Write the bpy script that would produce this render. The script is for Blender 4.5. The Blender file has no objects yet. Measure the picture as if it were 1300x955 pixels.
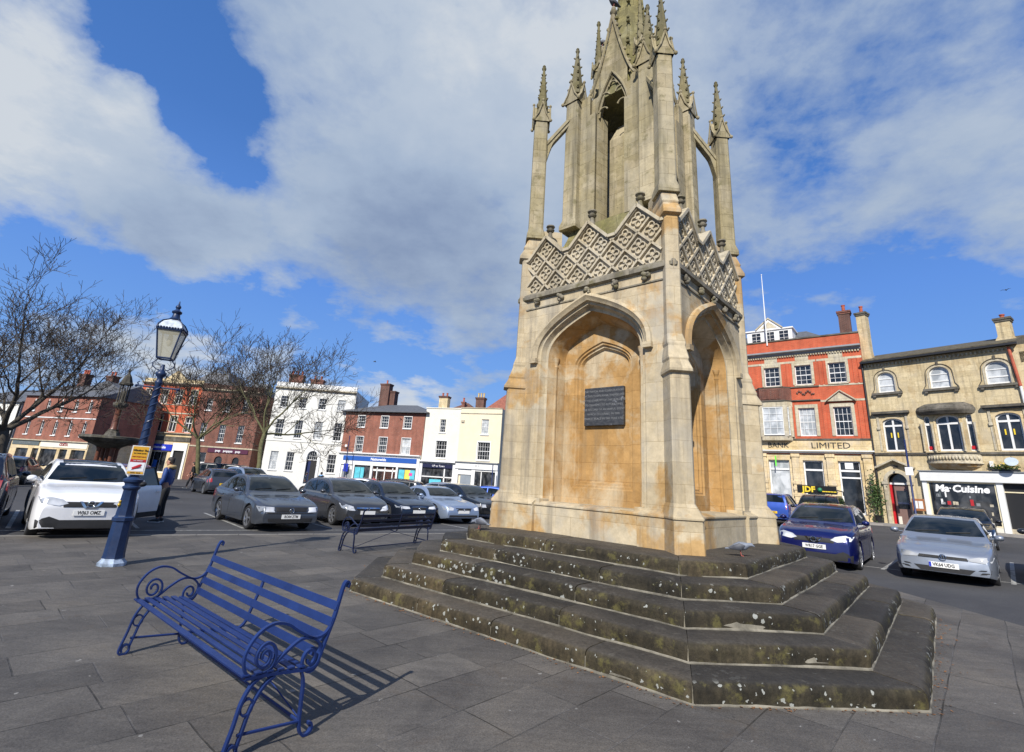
import bpy, bmesh, math, random
from mathutils import Vector, Matrix, noise
from mathutils.geometry import delaunay_2d_cdt
from mathutils.bvhtree import BVHTree
random.seed(7)
PI=math.pi; sin=math.sin; cos=math.cos; R_=math.radians
scene=bpy.context.scene
COL=scene.collection
# ------------------------------------------------------------------ materials
def nodes(name):
    m=bpy.data.materials.new(name); m.use_nodes=True
    nt=m.node_tree; b=nt.nodes['Principled BSDF']; return m,nt,b
def N(nt,t,**kw):
    n=nt.nodes.new(t)
    for k,v in kw.items():
        if k in n.inputs: n.inputs[k].default_value=v
        else: setattr(n,k,v)
    return n
def ramp(nt,fac,stops,interp='LINEAR'):
    r=N(nt,'ShaderNodeValToRGB'); r.color_ramp.interpolation=interp
    e=r.color_ramp.elements
    while len(e)>len(stops): e.remove(e[-1])
    while len(e)<len(stops): e.new(1.0)
    for i,(p,c) in enumerate(stops):
        e[i].position=p; e[i].color=(*c,1) if len(c)==3 else c
    nt.links.new(fac,r.inputs[0]); return r
def mix(nt,fac,a,b,blend='MIX'):
    m=nt.nodes.new('ShaderNodeMix'); m.data_type='RGBA'; m.blend_type=blend
    for s,v in ((m.inputs[0],fac),(m.inputs[6],a),(m.inputs[7],b)):
        if isinstance(v,(int,float)): s.default_value=v
        elif isinstance(v,tuple): s.default_value=(*v,1) if len(v)==3 else v
        else: nt.links.new(v,s)
    return m.outputs[2]
def math_(nt,op,a,b=0.,c=None):
    m=nt.nodes.new('ShaderNodeMath'); m.operation=op
    for i,v in enumerate((a,b,c)):
        if v is None: continue
        if isinstance(v,(int,float)): m.inputs[i].default_value=v
        else: nt.links.new(v,m.inputs[i])
    return m.outputs[0]
def coords(nt,scale=(1,1,1),world=False,rot=(0,0,0)):
    mp=N(nt,'ShaderNodeMapping'); mp.inputs['Scale'].default_value=scale; mp.inputs['Rotation'].default_value=rot
    if world:
        g=N(nt,'ShaderNodeNewGeometry'); nt.links.new(g.outputs['Position'],mp.inputs[0])
    else:
        g=N(nt,'ShaderNodeTexCoord'); nt.links.new(g.outputs['Object'],mp.inputs[0])
    return mp.outputs[0]
def noise_(nt,vec,scale,detail=5,rough=.6,dist=0.):
    n=N(nt,'ShaderNodeTexNoise'); n.inputs['Scale'].default_value=scale; n.inputs['Detail'].default_value=detail
    n.inputs['Roughness'].default_value=rough; n.inputs['Distortion'].default_value=dist
    nt.links.new(vec,n.inputs['Vector']); return n.outputs['Fac']
def bump(nt,b,h,strength=.3,dist=.02):
    n=N(nt,'ShaderNodeBump'); n.inputs['Strength'].default_value=strength; n.inputs['Distance'].default_value=dist
    nt.links.new(h,n.inputs['Height']); nt.links.new(n.outputs[0],b.inputs['Normal'])
def wallvec(nt):
    """(x+y, z) so courses run level round a building"""
    tc=N(nt,'ShaderNodeTexCoord'); s=N(nt,'ShaderNodeSeparateXYZ'); nt.links.new(tc.outputs['Object'],s.inputs[0])
    c=N(nt,'ShaderNodeCombineXYZ'); nt.links.new(math_(nt,'ADD',s.outputs[0],s.outputs[1]),c.inputs[0]); nt.links.new(s.outputs[2],c.inputs[1])
    return c.outputs[0], tc.outputs['Object'], s.outputs[2]
def plain(name,col,rough=.6,metal=0.,var=.12,scale=3.,coat=0.,spec=.5,bumpy=0.):
    m,nt,b=nodes(name); v=coords(nt); n=noise_(nt,v,scale,6,.65)
    c0=tuple(x*(1-var) for x in col); c1=tuple(min(1,x*(1+var)) for x in col)
    r=ramp(nt,n,[(.3,c0),(.7,c1)]); nt.links.new(r.outputs[0],b.inputs['Base Color'])
    b.inputs['Roughness'].default_value=rough; b.inputs['Metallic'].default_value=metal
    b.inputs['Coat Weight'].default_value=coat; b.inputs['Coat Roughness'].default_value=.04; b.inputs['Specular IOR Level'].default_value=spec
    if bumpy: bump(nt,b,n,bumpy,.01)
    return m
def brick(name,c1,c2,mortar,bw=.225,bh=.075,ms=.012,dirt=.35):
    m,nt,b=nodes(name); uv,ob,z=wallvec(nt)
    t=N(nt,'ShaderNodeTexBrick'); nt.links.new(uv,t.inputs['Vector'])
    t.inputs['Scale'].default_value=1; t.inputs['Brick Width'].default_value=bw; t.inputs['Row Height'].default_value=bh
    t.inputs['Mortar Size'].default_value=ms; t.inputs['Color1'].default_value=(*c1,1); t.inputs['Color2'].default_value=(*c2,1); t.inputs['Mortar'].default_value=(*mortar,1)
    n=noise_(nt,ob,.9,8,.7); st=coords(nt,(2.2,2.2,.35)); n2=noise_(nt,st,1.,5,.6)
    k=ramp(nt,n,[(.3,(1-dirt,)*3),(.6,(1,1,1)),(.8,(1.12,1.08,1.05))]); k2=ramp(nt,n2,[(.35,(1-dirt*.7,)*3),(.55,(1,1,1))])
    c=mix(nt,1.,t.outputs['Color'],k.outputs[0],'MULTIPLY'); c=mix(nt,1.,c,k2.outputs[0],'MULTIPLY')
    nt.links.new(c,b.inputs['Base Color']); b.inputs['Roughness'].default_value=.85
    bump(nt,b,t.outputs['Fac'],-.25,.01); return m
def stone(name,base,alt,grime,bw=.55,bh=.27,joint=.25,ochre=.5,lichen=0.,ms=.006,gz=1.,grey=(.30,.28,.24)):
    m,nt,b=nodes(name); uv,ob,z=wallvec(nt)
    t=N(nt,'ShaderNodeTexBrick'); nt.links.new(uv,t.inputs['Vector'])
    t.inputs['Scale'].default_value=1; t.inputs['Brick Width'].default_value=bw; t.inputs['Row Height'].default_value=bh
    t.inputs['Mortar Size'].default_value=ms; t.inputs['Color1'].default_value=(1,1,1,1); t.inputs['Color2'].default_value=(.82,.8,.76,1); t.inputs['Mortar'].default_value=(joint,joint*.9,joint*.75,1)
    n=noise_(nt,ob,.55,6,.62,.35); p=ramp(nt,n,[(ochre-.02,base),(ochre+.025,alt)])
    nb=noise_(nt,ob,7.,8,.7); fine=ramp(nt,nb,[(.25,(.72,.72,.72)),(.7,(1.15,1.15,1.15))])
    c=mix(nt,1.,p.outputs[0],t.outputs['Color'],'MULTIPLY'); c=mix(nt,1.,c,fine.outputs[0],'MULTIPLY')
    w=coords(nt,(.9,.9,.6)); nw=noise_(nt,w,1.7,7,.65,.2); gw=ramp(nt,nw,[(.48,(0,0,0)),(.68,(.75,.75,.75))]); c=mix(nt,gw.outputs[0],c,grey)
    st=coords(nt,(4.5,4.5,.28)); ns=noise_(nt,st,1.,6,.62); g=ramp(nt,ns,[(.5,(0,0,0)),(.72,(gz,gz,gz))])
    c=mix(nt,g.outputs[0],c,grime)
    if lichen>0:
        nl=noise_(nt,ob,3.2,9,.72); l=ramp(nt,nl,[(.62-lichen*.22,(0,0,0)),(.74-lichen*.2,(.85,.85,.85))]); c=mix(nt,l.outputs[0],c,(.13,.115,.055))
        nd=noise_(nt,ob,11.,6,.7); l2=ramp(nt,nd,[(.6,(0,0,0)),(.72,(.6,.6,.6))]); c=mix(nt,l2.outputs[0],c,(.06,.055,.045))
    nt.links.new(c,b.inputs['Base Color']); b.inputs['Roughness'].default_value=.9; b.inputs['Specular IOR Level'].default_value=.2
    h=math_(nt,'ADD',math_(nt,'MULTIPLY',t.outputs['Fac'],-.6),nb); bump(nt,b,h,.45,.012)
    return m
def paint(name,col,metal=.0,rough=.28,coat=1.):
    m,nt,b=nodes(name); v=coords(nt); n=noise_(nt,v,2.5,7,.7)
    r=ramp(nt,n,[(.35,tuple(x*.93 for x in col)),(.7,tuple(min(1,x*1.05) for x in col))]); nt.links.new(r.outputs[0],b.inputs['Base Color'])
    rr=ramp(nt,n,[(.35,(rough*1.5,)*3),(.7,(rough,)*3)]); nt.links.new(rr.outputs[0],b.inputs['Roughness'])
    b.inputs['Metallic'].default_value=metal; b.inputs['Coat Weight'].default_value=coat; b.inputs['Coat Roughness'].default_value=.06
    return m
def glass(name,col=(.012,.014,.016),rough=.06,spec=.6,var=0.):
    m,nt,b=nodes(name)
    if var:
        v=coords(nt,(1.3,1.3,.8)); n=noise_(nt,v,1.6,3,.5,.4)
        r=ramp(nt,n,[(.42,col),(.62,tuple(x+var for x in col))]); nt.links.new(r.outputs[0],b.inputs['Base Color'])
    else: b.inputs['Base Color'].default_value=(*col,1)
    b.inputs['Roughness'].default_value=rough; b.inputs['Specular IOR Level'].default_value=spec
    return m
M={}
# ------------------------------------------------------------------ mesh builder
class MB:
    def __init__(s): s.v=[]; s.f=[]; s.T=Matrix.Identity(4)
    def add(s,vs,fs):
        o=len(s.v); s.v+= [tuple(s.T@Vector(p)) for p in vs]; s.f+=[tuple(o+i for i in f) for f in fs]; return s
    def box(s,x0,x1,y0,y1,z0,z1):
        v=[(x0,y0,z0),(x1,y0,z0),(x1,y1,z0),(x0,y1,z0),(x0,y0,z1),(x1,y0,z1),(x1,y1,z1),(x0,y1,z1)]
        return s.add(v,[(0,3,2,1),(4,5,6,7),(0,1,5,4),(1,2,6,5),(2,3,7,6),(3,0,4,7)])
    def loft(s,rings,cap0=True,cap1=True,closed=True):
        n=len(rings[0]); vs=[p for r in rings for p in r]; fs=[]
        for i in range(len(rings)-1):
            for j in range(n if closed else n-1):
                a=i*n+j; b=i*n+(j+1)%n; fs.append((a,b,b+n,a+n))
        if closed and cap0: fs.append(tuple(reversed(range(n))))
        if closed and cap1: fs.append(tuple(range((len(rings)-1)*n,len(rings)*n)))
        return s.add(vs,fs)
    def poly(s,pts,z0,z1,pts2=None):
        return s.loft([[(x,y,z0) for x,y in pts],[(x,y,z1) for x,y in (pts2 or pts)]])
    def lathe(s,prof,n=16,cx=0,cy=0,cap=True,rot=0.):
        rings=[[(cx+r*cos(2*PI*k/n+rot),cy+r*sin(2*PI*k/n+rot),z) for k in range(n)] for r,z in prof]
        return s.loft(rings,cap,cap)
    def tube(s,pts,r,n=8,cap=True,flat=None):
        pts=[Vector(p) for p in pts]; rings=[]; up=None
        rs=r if isinstance(r,(list,tuple)) else [r]*len(pts)
        for i,p in enumerate(pts):
            t=(pts[min(i+1,len(pts)-1)]-pts[max(i-1,0)]); t=t.normalized() if t.length>1e-9 else Vector((0,0,1))
            if up is None:
                up=Vector(flat) if flat else (Vector((0,0,1)) if abs(t.z)<.9 else Vector((1,0,0)))
            u=(up-t*up.dot(t)); u=u.normalized() if u.length>1e-6 else t.orthogonal().normalized()
            if not flat: up=u
            w=t.cross(u)
            a,b=(rs[i],rs[i]) if not isinstance(rs[i],(tuple,list)) else rs[i]
            if n==4: rings.append([tuple(p+u*a*sx+w*b*sy) for sx,sy in ((1,1),(-1,1),(-1,-1),(1,-1))])
            else: rings.append([tuple(p+u*a*cos(2*PI*k/n)+w*b*sin(2*PI*k/n)) for k in range(n)])
        return s.loft(rings,cap,cap)
    def ball(s,c,r,n=8,m=5,sz=1.):
        rings=[[(c[0]+r*sin(PI*i/m)*cos(2*PI*k/n),c[1]+r*sin(PI*i/m)*sin(2*PI*k/n),c[2]-r*sz*cos(PI*i/m)) for k in range(n)] for i in range(1,m)]
        rings=[[(c[0],c[1],c[2]-r*sz)]*n]+rings+[[(c[0],c[1],c[2]+r*sz)]*n]
        return s.loft(rings,False,False)
    def extrude_xz(s,pts,y0,y1):
        """outline in (x,z) counter-clockwise seen from -y; thickness y0..y1"""
        return s.loft([[(x,y0,z) for x,z in pts],[(x,y1,z) for x,z in pts]])
    def obj(s,name,mat,parent=None,smooth=None,bevel=0.,world=None):
        me=bpy.data.meshes.new(name); me.from_pydata(s.v,[],s.f)
        bm=bmesh.new(); bm.from_mesh(me); bmesh.ops.remove_doubles(bm,verts=bm.verts,dist=1e-5); 
        bmesh.ops.dissolve_degenerate(bm,edges=bm.edges,dist=1e-6); bmesh.ops.recalc_face_normals(bm,faces=bm.faces)
        bm.to_mesh(me); bm.free()
        if smooth is not None:
            me.shade_smooth(); me.set_sharp_from_angle(angle=R_(smooth))
        ms=mat if isinstance(mat,(list,tuple)) else [mat]
        for x in ms: me.materials.append(x)
        o=bpy.data.objects.new(name,me); COL.objects.link(o)
        if parent: o.parent=parent
        if world is not None: o.matrix_world=world
        if bevel:
            b=o.modifiers.new('bevel','BEVEL'); b.width=bevel; b.segments=2; b.limit_method='ANGLE'; b.angle_limit=R_(40)
        return o
def tag(o,label=None,cat=None,group=None,kind=None):
    if label: o['label']=label
    if cat: o['category']=cat
    if group: o['group']=group
    if kind: o['kind']=kind
    return o
def empty(name,loc,rz=0,label=None,cat=None,group=None):
    o=bpy.data.objects.new(name,None); COL.objects.link(o); o.location=loc; o.rotation_euler=(0,0,rz); o.empty_display_size=.2
    return tag(o,label,cat,group)
def copy_tree(o,parent=None):
    c=o.copy(); COL.objects.link(c); c.parent=parent
    for ch in [x for x in o.children]: copy_tree(ch,c)
    return c
def text(s,size,mat,parent,loc,rot=(PI/2,0,0),ext=.004,align='CENTER',bold=0.,sx=1.,name='lettering',shear=0.):
    cu=bpy.data.curves.new(name,'FONT'); cu.body=s; cu.size=size; cu.align_x=align; cu.align_y='CENTER'; cu.extrude=ext; cu.offset=bold; cu.resolution_u=2; cu.shear=shear
    t=bpy.data.objects.new(name,cu); COL.objects.link(t); bpy.context.view_layer.update()
    me=bpy.data.meshes.new_from_object(t.evaluated_get(bpy.context.evaluated_depsgraph_get())); bpy.data.objects.remove(t); bpy.data.curves.remove(cu)
    me.name=name; me.materials.clear(); me.materials.append(mat)
    o=bpy.data.objects.new(name,me); COL.objects.link(o); o.parent=parent; o.location=loc; o.rotation_euler=rot; o.scale=(sx,1,1); return o
def ss(t): t=max(0.,min(1.,t)); return t*t*(3-2*t)
def gz(x,y): return .6*ss((x-6)/18)-.35*ss((y-26)/25)*(1-ss((x+2)/12))
ASPH=-.03
def gl(x,y): return gz(x,y)+ASPH
# ------------------------------------------------------------------ camera, world, sun
cd=bpy.data.cameras.new('camera'); cam=bpy.data.objects.new('camera',cd); COL.objects.link(cam); scene.camera=cam
up=Vector((140.,2200.,-628.)).normalized(); fw=Vector((0,0,-1)); yy=(fw-up*fw.dot(up)).normalized(); xx=yy.cross(up)
Rm=Matrix((xx,yy,up))      # world <- camera
cam.matrix_world=Matrix.Translation((0,0,1.7))@Rm.to_4x4()
cd.sensor_fit='HORIZONTAL'; cd.sensor_width=36; cd.lens=628/1300*36; cd.shift_y=-(955/2-432)/1300; cd.clip_end=3000; cd.clip_start=.05
SUN_AZ=19.; SUN_EL=38.   # azimuth the shadows point to, clockwise from +Y
sd=bpy.data.lights.new('sun','SUN'); sd.energy=5.0; sd.angle=R_(.5); sd.color=(1,.95,.87); so=bpy.data.objects.new('sun',sd); COL.objects.link(so)
dirv=Vector((sin(R_(SUN_AZ))*cos(R_(SUN_EL)),cos(R_(SUN_AZ))*cos(R_(SUN_EL)),-sin(R_(SUN_EL)))); so.rotation_euler=dirv.to_track_quat('-Z','Y').to_euler(); so.location=(-10,-20,30)
w=bpy.data.worlds.new('World'); scene.world=w; w.use_nodes=True; nt=w.node_tree; bg=nt.nodes['Background']
sky=N(nt,'ShaderNodeTexSky'); sky.sky_type='NISHITA'; sky.sun_disc=False; sky.sun_elevation=R_(SUN_EL); sky.sun_rotation=R_(SUN_AZ+180); sky.dust_density=.3; sky.air_density=1.; sky.ozone_density=2.2
tc=N(nt,'ShaderNodeTexCoord'); D=tc.outputs['Generated']
sp=N(nt,'ShaderNodeSeparateXYZ'); nt.links.new(D,sp.inputs[0])
# domain-warped direction so that cloud banks get ragged, natural edges
def warp(vec,scale,amt,detail=4):
    n=N(nt,'ShaderNodeTexNoise'); n.inputs['Scale'].default_value=scale; n.inputs['Detail'].default_value=detail; n.inputs['Roughness'].default_value=.6; nt.links.new(vec,n.inputs['Vector'])
    s=N(nt,'ShaderNodeVectorMath',operation='SUBTRACT'); nt.links.new(n.outputs['Color'],s.inputs[0]); s.inputs[1].default_value=(.5,.5,.5)
    m=N(nt,'ShaderNodeVectorMath',operation='SCALE'); nt.links.new(s.outputs[0],m.inputs[0]); m.inputs['Scale'].default_value=amt
    a_=N(nt,'ShaderNodeVectorMath',operation='ADD'); nt.links.new(vec,a_.inputs[0]); nt.links.new(m.outputs[0],a_.inputs[1]); return a_.outputs[0]
zc=math_(nt,'ADD',math_(nt,'MAXIMUM',sp.outputs[2],0.),.20)
cb=N(nt,'ShaderNodeCombineXYZ'); nt.links.new(math_(nt,'DIVIDE',sp.outputs[0],zc),cb.inputs[0]); nt.links.new(math_(nt,'DIVIDE',sp.outputs[1],zc),cb.inputs[1])
n1=noise_(nt,cb.outputs[0],1.9,14,.60,.15); n2=noise_(nt,cb.outputs[0],1.1,6,.55,.3); n3=noise_(nt,cb.outputs[0],6.5,10,.62,.1)
Dw=warp(warp(D,2.6,.17,3),8.,.11,7); Dw2=warp(D,3.,.25,6)
def blobs(lst,V_):
    tot=None
    for (x,y,z),inner,outer,wt in lst:
        v=N(nt,'ShaderNodeVectorMath',operation='DISTANCE'); nt.links.new(V_,v.inputs[0]); v.inputs[1].default_value=Vector((x,y,z)).normalized()
        mr=N(nt,'ShaderNodeMapRange'); mr.interpolation_type='SMOOTHSTEP'; nt.links.new(v.outputs['Value'],mr.inputs[0])
        mr.inputs[1].default_value=2*sin(R_(outer)/2); mr.inputs[2].default_value=2*sin(R_(inner)/2); mr.inputs[3].default_value=0; mr.inputs[4].default_value=wt
        tot=mr.outputs[0] if tot is None else math_(nt,'ADD',tot,mr.outputs[0])
    return tot
CL=[((-.583,.639,.501),.3,3.5,.75),((-.645,.53,.55),.3,5,.5),((-.684,.552,.476),2,9,.7),((-.636,.613,.440),2,8,.65),((-.679,.627,.383),2,9,.65),((-.606,.699,.375),2,8,1.1),((-.539,.755,.365),1.5,7,1.2),((-.468,.795,.376),1,6.5,1.0),((-.583,.68,.430),1,6,.5),((-.80,.5,.36),3,12,.5),
 ((-.263,.723,.639),8,19,.75),((-.094,.846,.524),8,21,.7),((-.28,.87,.44),3,10,.6),((.038,.702,.711),8,24,.8),((-.10,.92,.40),3,10,.6),((-.37,.60,.70),4,11,.5),((-.36,.80,.47),2,8,.5),
 ((.36,.627,.691),5,24,.45),((.573,.569,.59),4,18,.38),((.65,.61,.46),3,12,.50),((.22,.82,.5),3,18,.5),((.458,.745,.485),2,9,.12),
 ((-.59,.785,.187),1,6,.75),((-.543,.824,.16),1,5,.7),((-.64,.74,.16),1,6,.6),((-.211,.962,.174),1.2,5,.75),((-.427,.886,.172),1,4.5,.65),((-.31,.93,.15),1,4,.4),((-.089,.98,.170),1,4,.5),((-.80,.58,.14),2,9,.6),((.3,.94,.16),2,7,.4),((.45,.87,.2),2,7,.3),
 ((-.655,.516,.552),1,5,-.2),((-.590,.57,.575),1.5,6,-.35),((-.526,.605,.598),2,8,-.62),((-.510,.66,.548),2,7,-.58),((-.474,.735,.490),1,4.5,-.5),
 ((-.685,.659,.29),2,8,-.7),((-.617,.737,.27),2,6,-.55),((-.49,.822,.28),2,7,-.7),((-.333,.899,.284),2,6,-.5),((-.202,.944,.255),1,5,-.4),
 ((.609,.701,.34),2,9,-.35),((.671,.673,.30),2,8,-.3),((.45,.703,.548),1,6,-.2),((.481,.814,.325),2,7,-.25),((.62,.76,.2),2,8,-.35)]
msk=blobs(CL,Dw)
dens=math_(nt,'ADD',math_(nt,'MULTIPLY',msk,.62),math_(nt,'MULTIPLY',math_(nt,'SUBTRACT',n1,.5),2.1)); dens=math_(nt,'ADD',dens,math_(nt,'MULTIPLY',math_(nt,'SUBTRACT',n3,.5),1.25))
cov=ramp(nt,dens,[(-.0,(.0,.0,.0)),(.16,(.38,.38,.38)),(.42,(.80,.80,.80)),(.75,(1,1,1))])
bri=blobs([((.03,.66,.75),2,26,.42),((-.67,.6,.47),3,14,.4),((-.263,.70,.66),4,14,.22),((-.13,.90,.41),2,18,-.26),((-.22,.86,.47),3,16,-.12),((-.56,.81,.2),2,14,.45),((-.212,.96,.19),2,9,.5),((-.60,.70,.35),2,7,-.22),((-.28,.85,.47),2,12,-.06),((.25,.85,.45),5,16,-.15)],Dw2)
bb=math_(nt,'ADD',math_(nt,'ADD',bri,.50),math_(nt,'MULTIPLY',math_(nt,'SUBTRACT',n2,.5),.95)); bb=math_(nt,'ADD',bb,math_(nt,'MULTIPLY',math_(nt,'SUBTRACT',n1,.5),.75)); bb=math_(nt,'ADD',bb,math_(nt,'MULTIPLY',math_(nt,'SUBTRACT',n3,.5),.55))
cc=ramp(nt,bb,[(.0,(.33,.44,.67)),(.45,(.52,.65,.86)),(.85,(.68,.79,.95)),(1.15 if 0 else 1.,(.86,.93,1.02))])
WS=.062
el=ramp(nt,sp.outputs[2],[(0.,(.34,.58,.98)),(.18,(.20,.46,1.05)),(.34,(.145,.37,1.0)),(.55,(.085,.255,.74)),(.8,(.06,.20,.60))])
se=N(nt,'ShaderNodeVectorMath',operation='SCALE'); nt.links.new(el.outputs[0],se.inputs[0]); se.inputs['Scale'].default_value=11.3
skyc=mix(nt,.8,sky.outputs[0],se.outputs[0])
sc_=N(nt,'ShaderNodeVectorMath',operation='SCALE'); nt.links.new(cc.outputs[0],sc_.inputs[0]); sc_.inputs['Scale'].default_value=9.3
col=mix(nt,cov.outputs[0],skyc,sc_.outputs[0]); nt.links.new(col,bg.inputs[0]); bg.inputs[1].default_value=WS
scene.view_settings.view_transform='Standard'; scene.view_settings.look='None'; scene.view_settings.exposure=.32; scene.view_settings.gamma=1
# ------------------------------------------------------------------ ground
def asphalt():
    m,nt,b=nodes('asphalt'); v=coords(nt,world=True); n=noise_(nt,v,.35,7,.65,.3); n2=noise_(nt,v,40,4,.7)
    r=ramp(nt,n,[(.35,(.034,.034,.037)),(.6,(.058,.057,.058))]); f=ramp(nt,n2,[(.3,(.75,)*3),(.7,(1.25,)*3)])
    nt.links.new(mix(nt,1.,r.outputs[0],f.outputs[0],'MULTIPLY'),b.inputs['Base Color']); b.inputs['Roughness'].default_value=.85; bump(nt,b,n2,.5,.006); return m
def paving():
    m,nt,b=nodes('flagstone'); v=coords(nt,world=True,rot=(0,0,R_(-47))); 
    t=N(nt,'ShaderNodeTexBrick'); nd=noise_(nt,v,.45,3,.5); 
    wv=N(nt,'ShaderNodeVectorMath',operation='MULTIPLY_ADD'); nn=N(nt,'ShaderNodeTexNoise'); nn.inputs['Scale'].default_value=.8; nt.links.new(v,nn.inputs['Vector'])
    nt.links.new(nn.outputs['Color'],wv.inputs[0]); wv.inputs[1].default_value=(.055,.055,0); nt.links.new(v,wv.inputs[2]); nt.links.new(wv.outputs[0],t.inputs['Vector'])
    t.inputs['Scale'].default_value=1; t.inputs['Brick Width'].default_value=.78; t.inputs['Row Height'].default_value=.53; t.offset=.37; t.offset_frequency=2; t.squash=1.5; t.squash_frequency=3
    t.inputs['Mortar Size'].default_value=.007; t.inputs['Mortar Smooth'].default_value=.3; t.inputs['Bias'].default_value=-.1
    t.inputs['Color1'].default_value=(.090,.083,.075,1); t.inputs['Color2'].default_value=(.132,.121,.107,1); t.inputs['Mortar'].default_value=(.04,.037,.031,1)
    # joints partly pointed level with the stone, so they fade in and out
    nj=noise_(nt,v,1.1,4,.6); jf=ramp(nt,nj,[(.42,(0,0,0)),(.56,(1,1,1))]); t2=mix(nt,jf.outputs[0],(.112,.106,.10),t.outputs['Color'])
    jm=mix(nt,t.outputs['Fac'],t.outputs['Color'],t2)
    n=noise_(nt,v,.7,8,.68,.4); r=ramp(nt,n,[(.3,(.58,.58,.60)),(.5,(.95,.95,.95)),(.72,(1.32,1.27,1.18))])
    sc=coords(nt,(1.,5.,1.),world=True,rot=(0,0,R_(-30))); n4=noise_(nt,sc,2.2,8,.7); r4=ramp(nt,n4,[(.3,(.8,.8,.8)),(.7,(1.14,1.14,1.14))])
    n2=noise_(nt,v,26,6,.75); f=ramp(nt,n2,[(.3,(.8,.8,.8)),(.7,(1.2,1.2,1.2))])
    c=mix(nt,1.,jm,r.outputs[0],'MULTIPLY'); c=mix(nt,1.,c,f.outputs[0],'MULTIPLY'); c=mix(nt,1.,c,r4.outputs[0],'MULTIPLY')
    n3=noise_(nt,v,9,2,.5); g=ramp(nt,n3,[(.735,(0,0,0)),(.75,(.45,.45,.45))]); c=mix(nt,g.outputs[0],c,(.42,.41,.38))
    ng=noise_(nt,v,70,3,.8); gg=ramp(nt,ng,[(.35,(.72,.72,.72)),(.65,(1.25,1.25,1.25))]); c=mix(nt,1.,c,gg.outputs[0],'MULTIPLY')
    nst=noise_(nt,v,1.9,9,.75,1.2); gs=ramp(nt,nst,[(.56,(0,0,0)),(.7,(.5,.5,.5))]); c=mix(nt,gs.outputs[0],c,(.075,.058,.042))
    vg=N(nt,'ShaderNodeTexVoronoi'); vg.inputs['Scale'].default_value=3.1; nt.links.new(v,vg.inputs['Vector']); gm_=math_(nt,'LESS_THAN',vg.outputs['Distance'],.055); c=mix(nt,math_(nt,'MULTIPLY',gm_,.45),c,(.035,.033,.03))
    nt.links.new(c,b.inputs['Base Color']); b.inputs['Roughness'].default_value=.7; b.inputs['Specular IOR Level'].default_value=.3
    h=math_(nt,'ADD',math_(nt,'MULTIPLY',t.outputs['Fac'],-1.2),math_(nt,'ADD',math_(nt,'MULTIPLY',n,1.4),math_(nt,'MULTIPLY',n2,.35))); bump(nt,b,h,.55,.02); return m
M['asphalt']=asphalt(); M['paving']=paving()
M['kerb']=plain('kerb_stone',(.16,.15,.135),.8,var=.3,scale=5,bumpy=.4)
M['white_line']=plain('worn_white_paint',(.26,.26,.25),.8,var=.6,scale=7)
def axis_vals(lo,hi,near,fine,coarse):
    v=[]; x=lo
    while x<hi: v.append(x); x+= fine if abs(x)<near else coarse
    return v+[hi]
mb=MB(); xs=axis_vals(-900,900,70,2.,60.); ys=axis_vals(-400,1200,80,2.,60.)
g=[(x,y,gl(x,y)) for y in ys for x in xs]; n=len(xs)
mb.add(g,[(j*n+i,j*n+i+1,(j+1)*n+i+1,(j+1)*n+i) for j in range(len(ys)-1) for i in range(n-1)])
tag(mb.obj('ground',M['asphalt'],smooth=60),kind='structure')
pv=[(-41.2,-10.1),(1.8,18.9),(4.8,18.9),(11.2,12.05),(37.,-15.6)]
def ring_offset(pts,d):   # shift the open chain outwards (towards the car park)
    out=[]
    for i,p in enumerate(pts):
        ns=[]
        for a,b in ((i-1,i),(i,i+1)):
            if a<0 or b>=len(pts): continue
            dx,dy=pts[b][0]-pts[a][0],pts[b][1]-pts[a][1]; l=math.hypot(dx,dy); ns.append((-dy/l,dx/l))
        nx=sum(q[0] for q in ns)/len(ns); ny=sum(q[1] for q in ns)/len(ns); l=math.hypot(nx,ny); k=1/l
        out.append((p[0]+nx/l*d*k,p[1]+ny/l*d*k))
    return out
mb=MB(); mb.poly(pv+[(37.,-40.),(-41.2,-40.)],-.3,0.); pav=mb.obj('pavement',M['paving']); tag(pav,kind='structure')
k1=ring_offset(pv,.004); k2=ring_offset(pv,.154)
mb=MB()
for i in range(len(pv)-1):
    a,b,c,d=k1[i],k1[i+1],k2[i+1],k2[i]; L=math.dist(a,b); nst=int(L/.9)
    for k in range(nst):
        t0=k/nst+.004/L*1.; t1=(k+1)/nst-.004/L
        q=[tuple(p[j]+(r[j]-p[j])*t for j in (0,1)) for p,r,t in ((a,b,t0),(a,b,t1),(d,c,t1),(d,c,t0))]
        mb.poly(q,-.3,.006+.006*random.random())
tag(mb.obj('kerb',M['kerb'],bevel=.008),kind='structure')
# bay lines
def line(mb,x0,y0,x1,y1,w=.09,z=.004):
    L=math.hypot(x1-x0,y1-y0); nx,ny=-(y1-y0)/L*w/2,(x1-x0)/L*w/2; n=max(1,int(L/1.2))
    for i in range(n):
        a=i/n; b=(i+1)/n; P=lambda t,s:(x0+(x1-x0)*t+nx*s,y0+(y1-y0)*t+ny*s)
        q=[P(a,-1),P(b,-1),P(b,1),P(a,1)]; mb.add([(x,y,gl(x,y)+z) for x,y in q],[(0,1,2,3)])
mb=MB()
ux,uy=.829,.56; hx,hy=-.66,.75
for k in range(-6,7):
    bx,by=-8.6+ux*2.42*k+hx*.9,12.9+uy*2.42*k+hy*.9
    line(mb,bx,by,bx+hx*4.9,by+hy*4.9)
line(mb,-24,3.0,2.,20.6)
for k in range(-2,7):
    bx,by=11.9+.68*2.5*k,12.3-.73*2.5*k
    line(mb,bx,by,bx+.7*4.9,by+.71*4.9)
line(mb,5.6,19.5,24.,-.4)
tag(mb.obj('bay_markings',M['white_line']),kind='structure')
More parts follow.
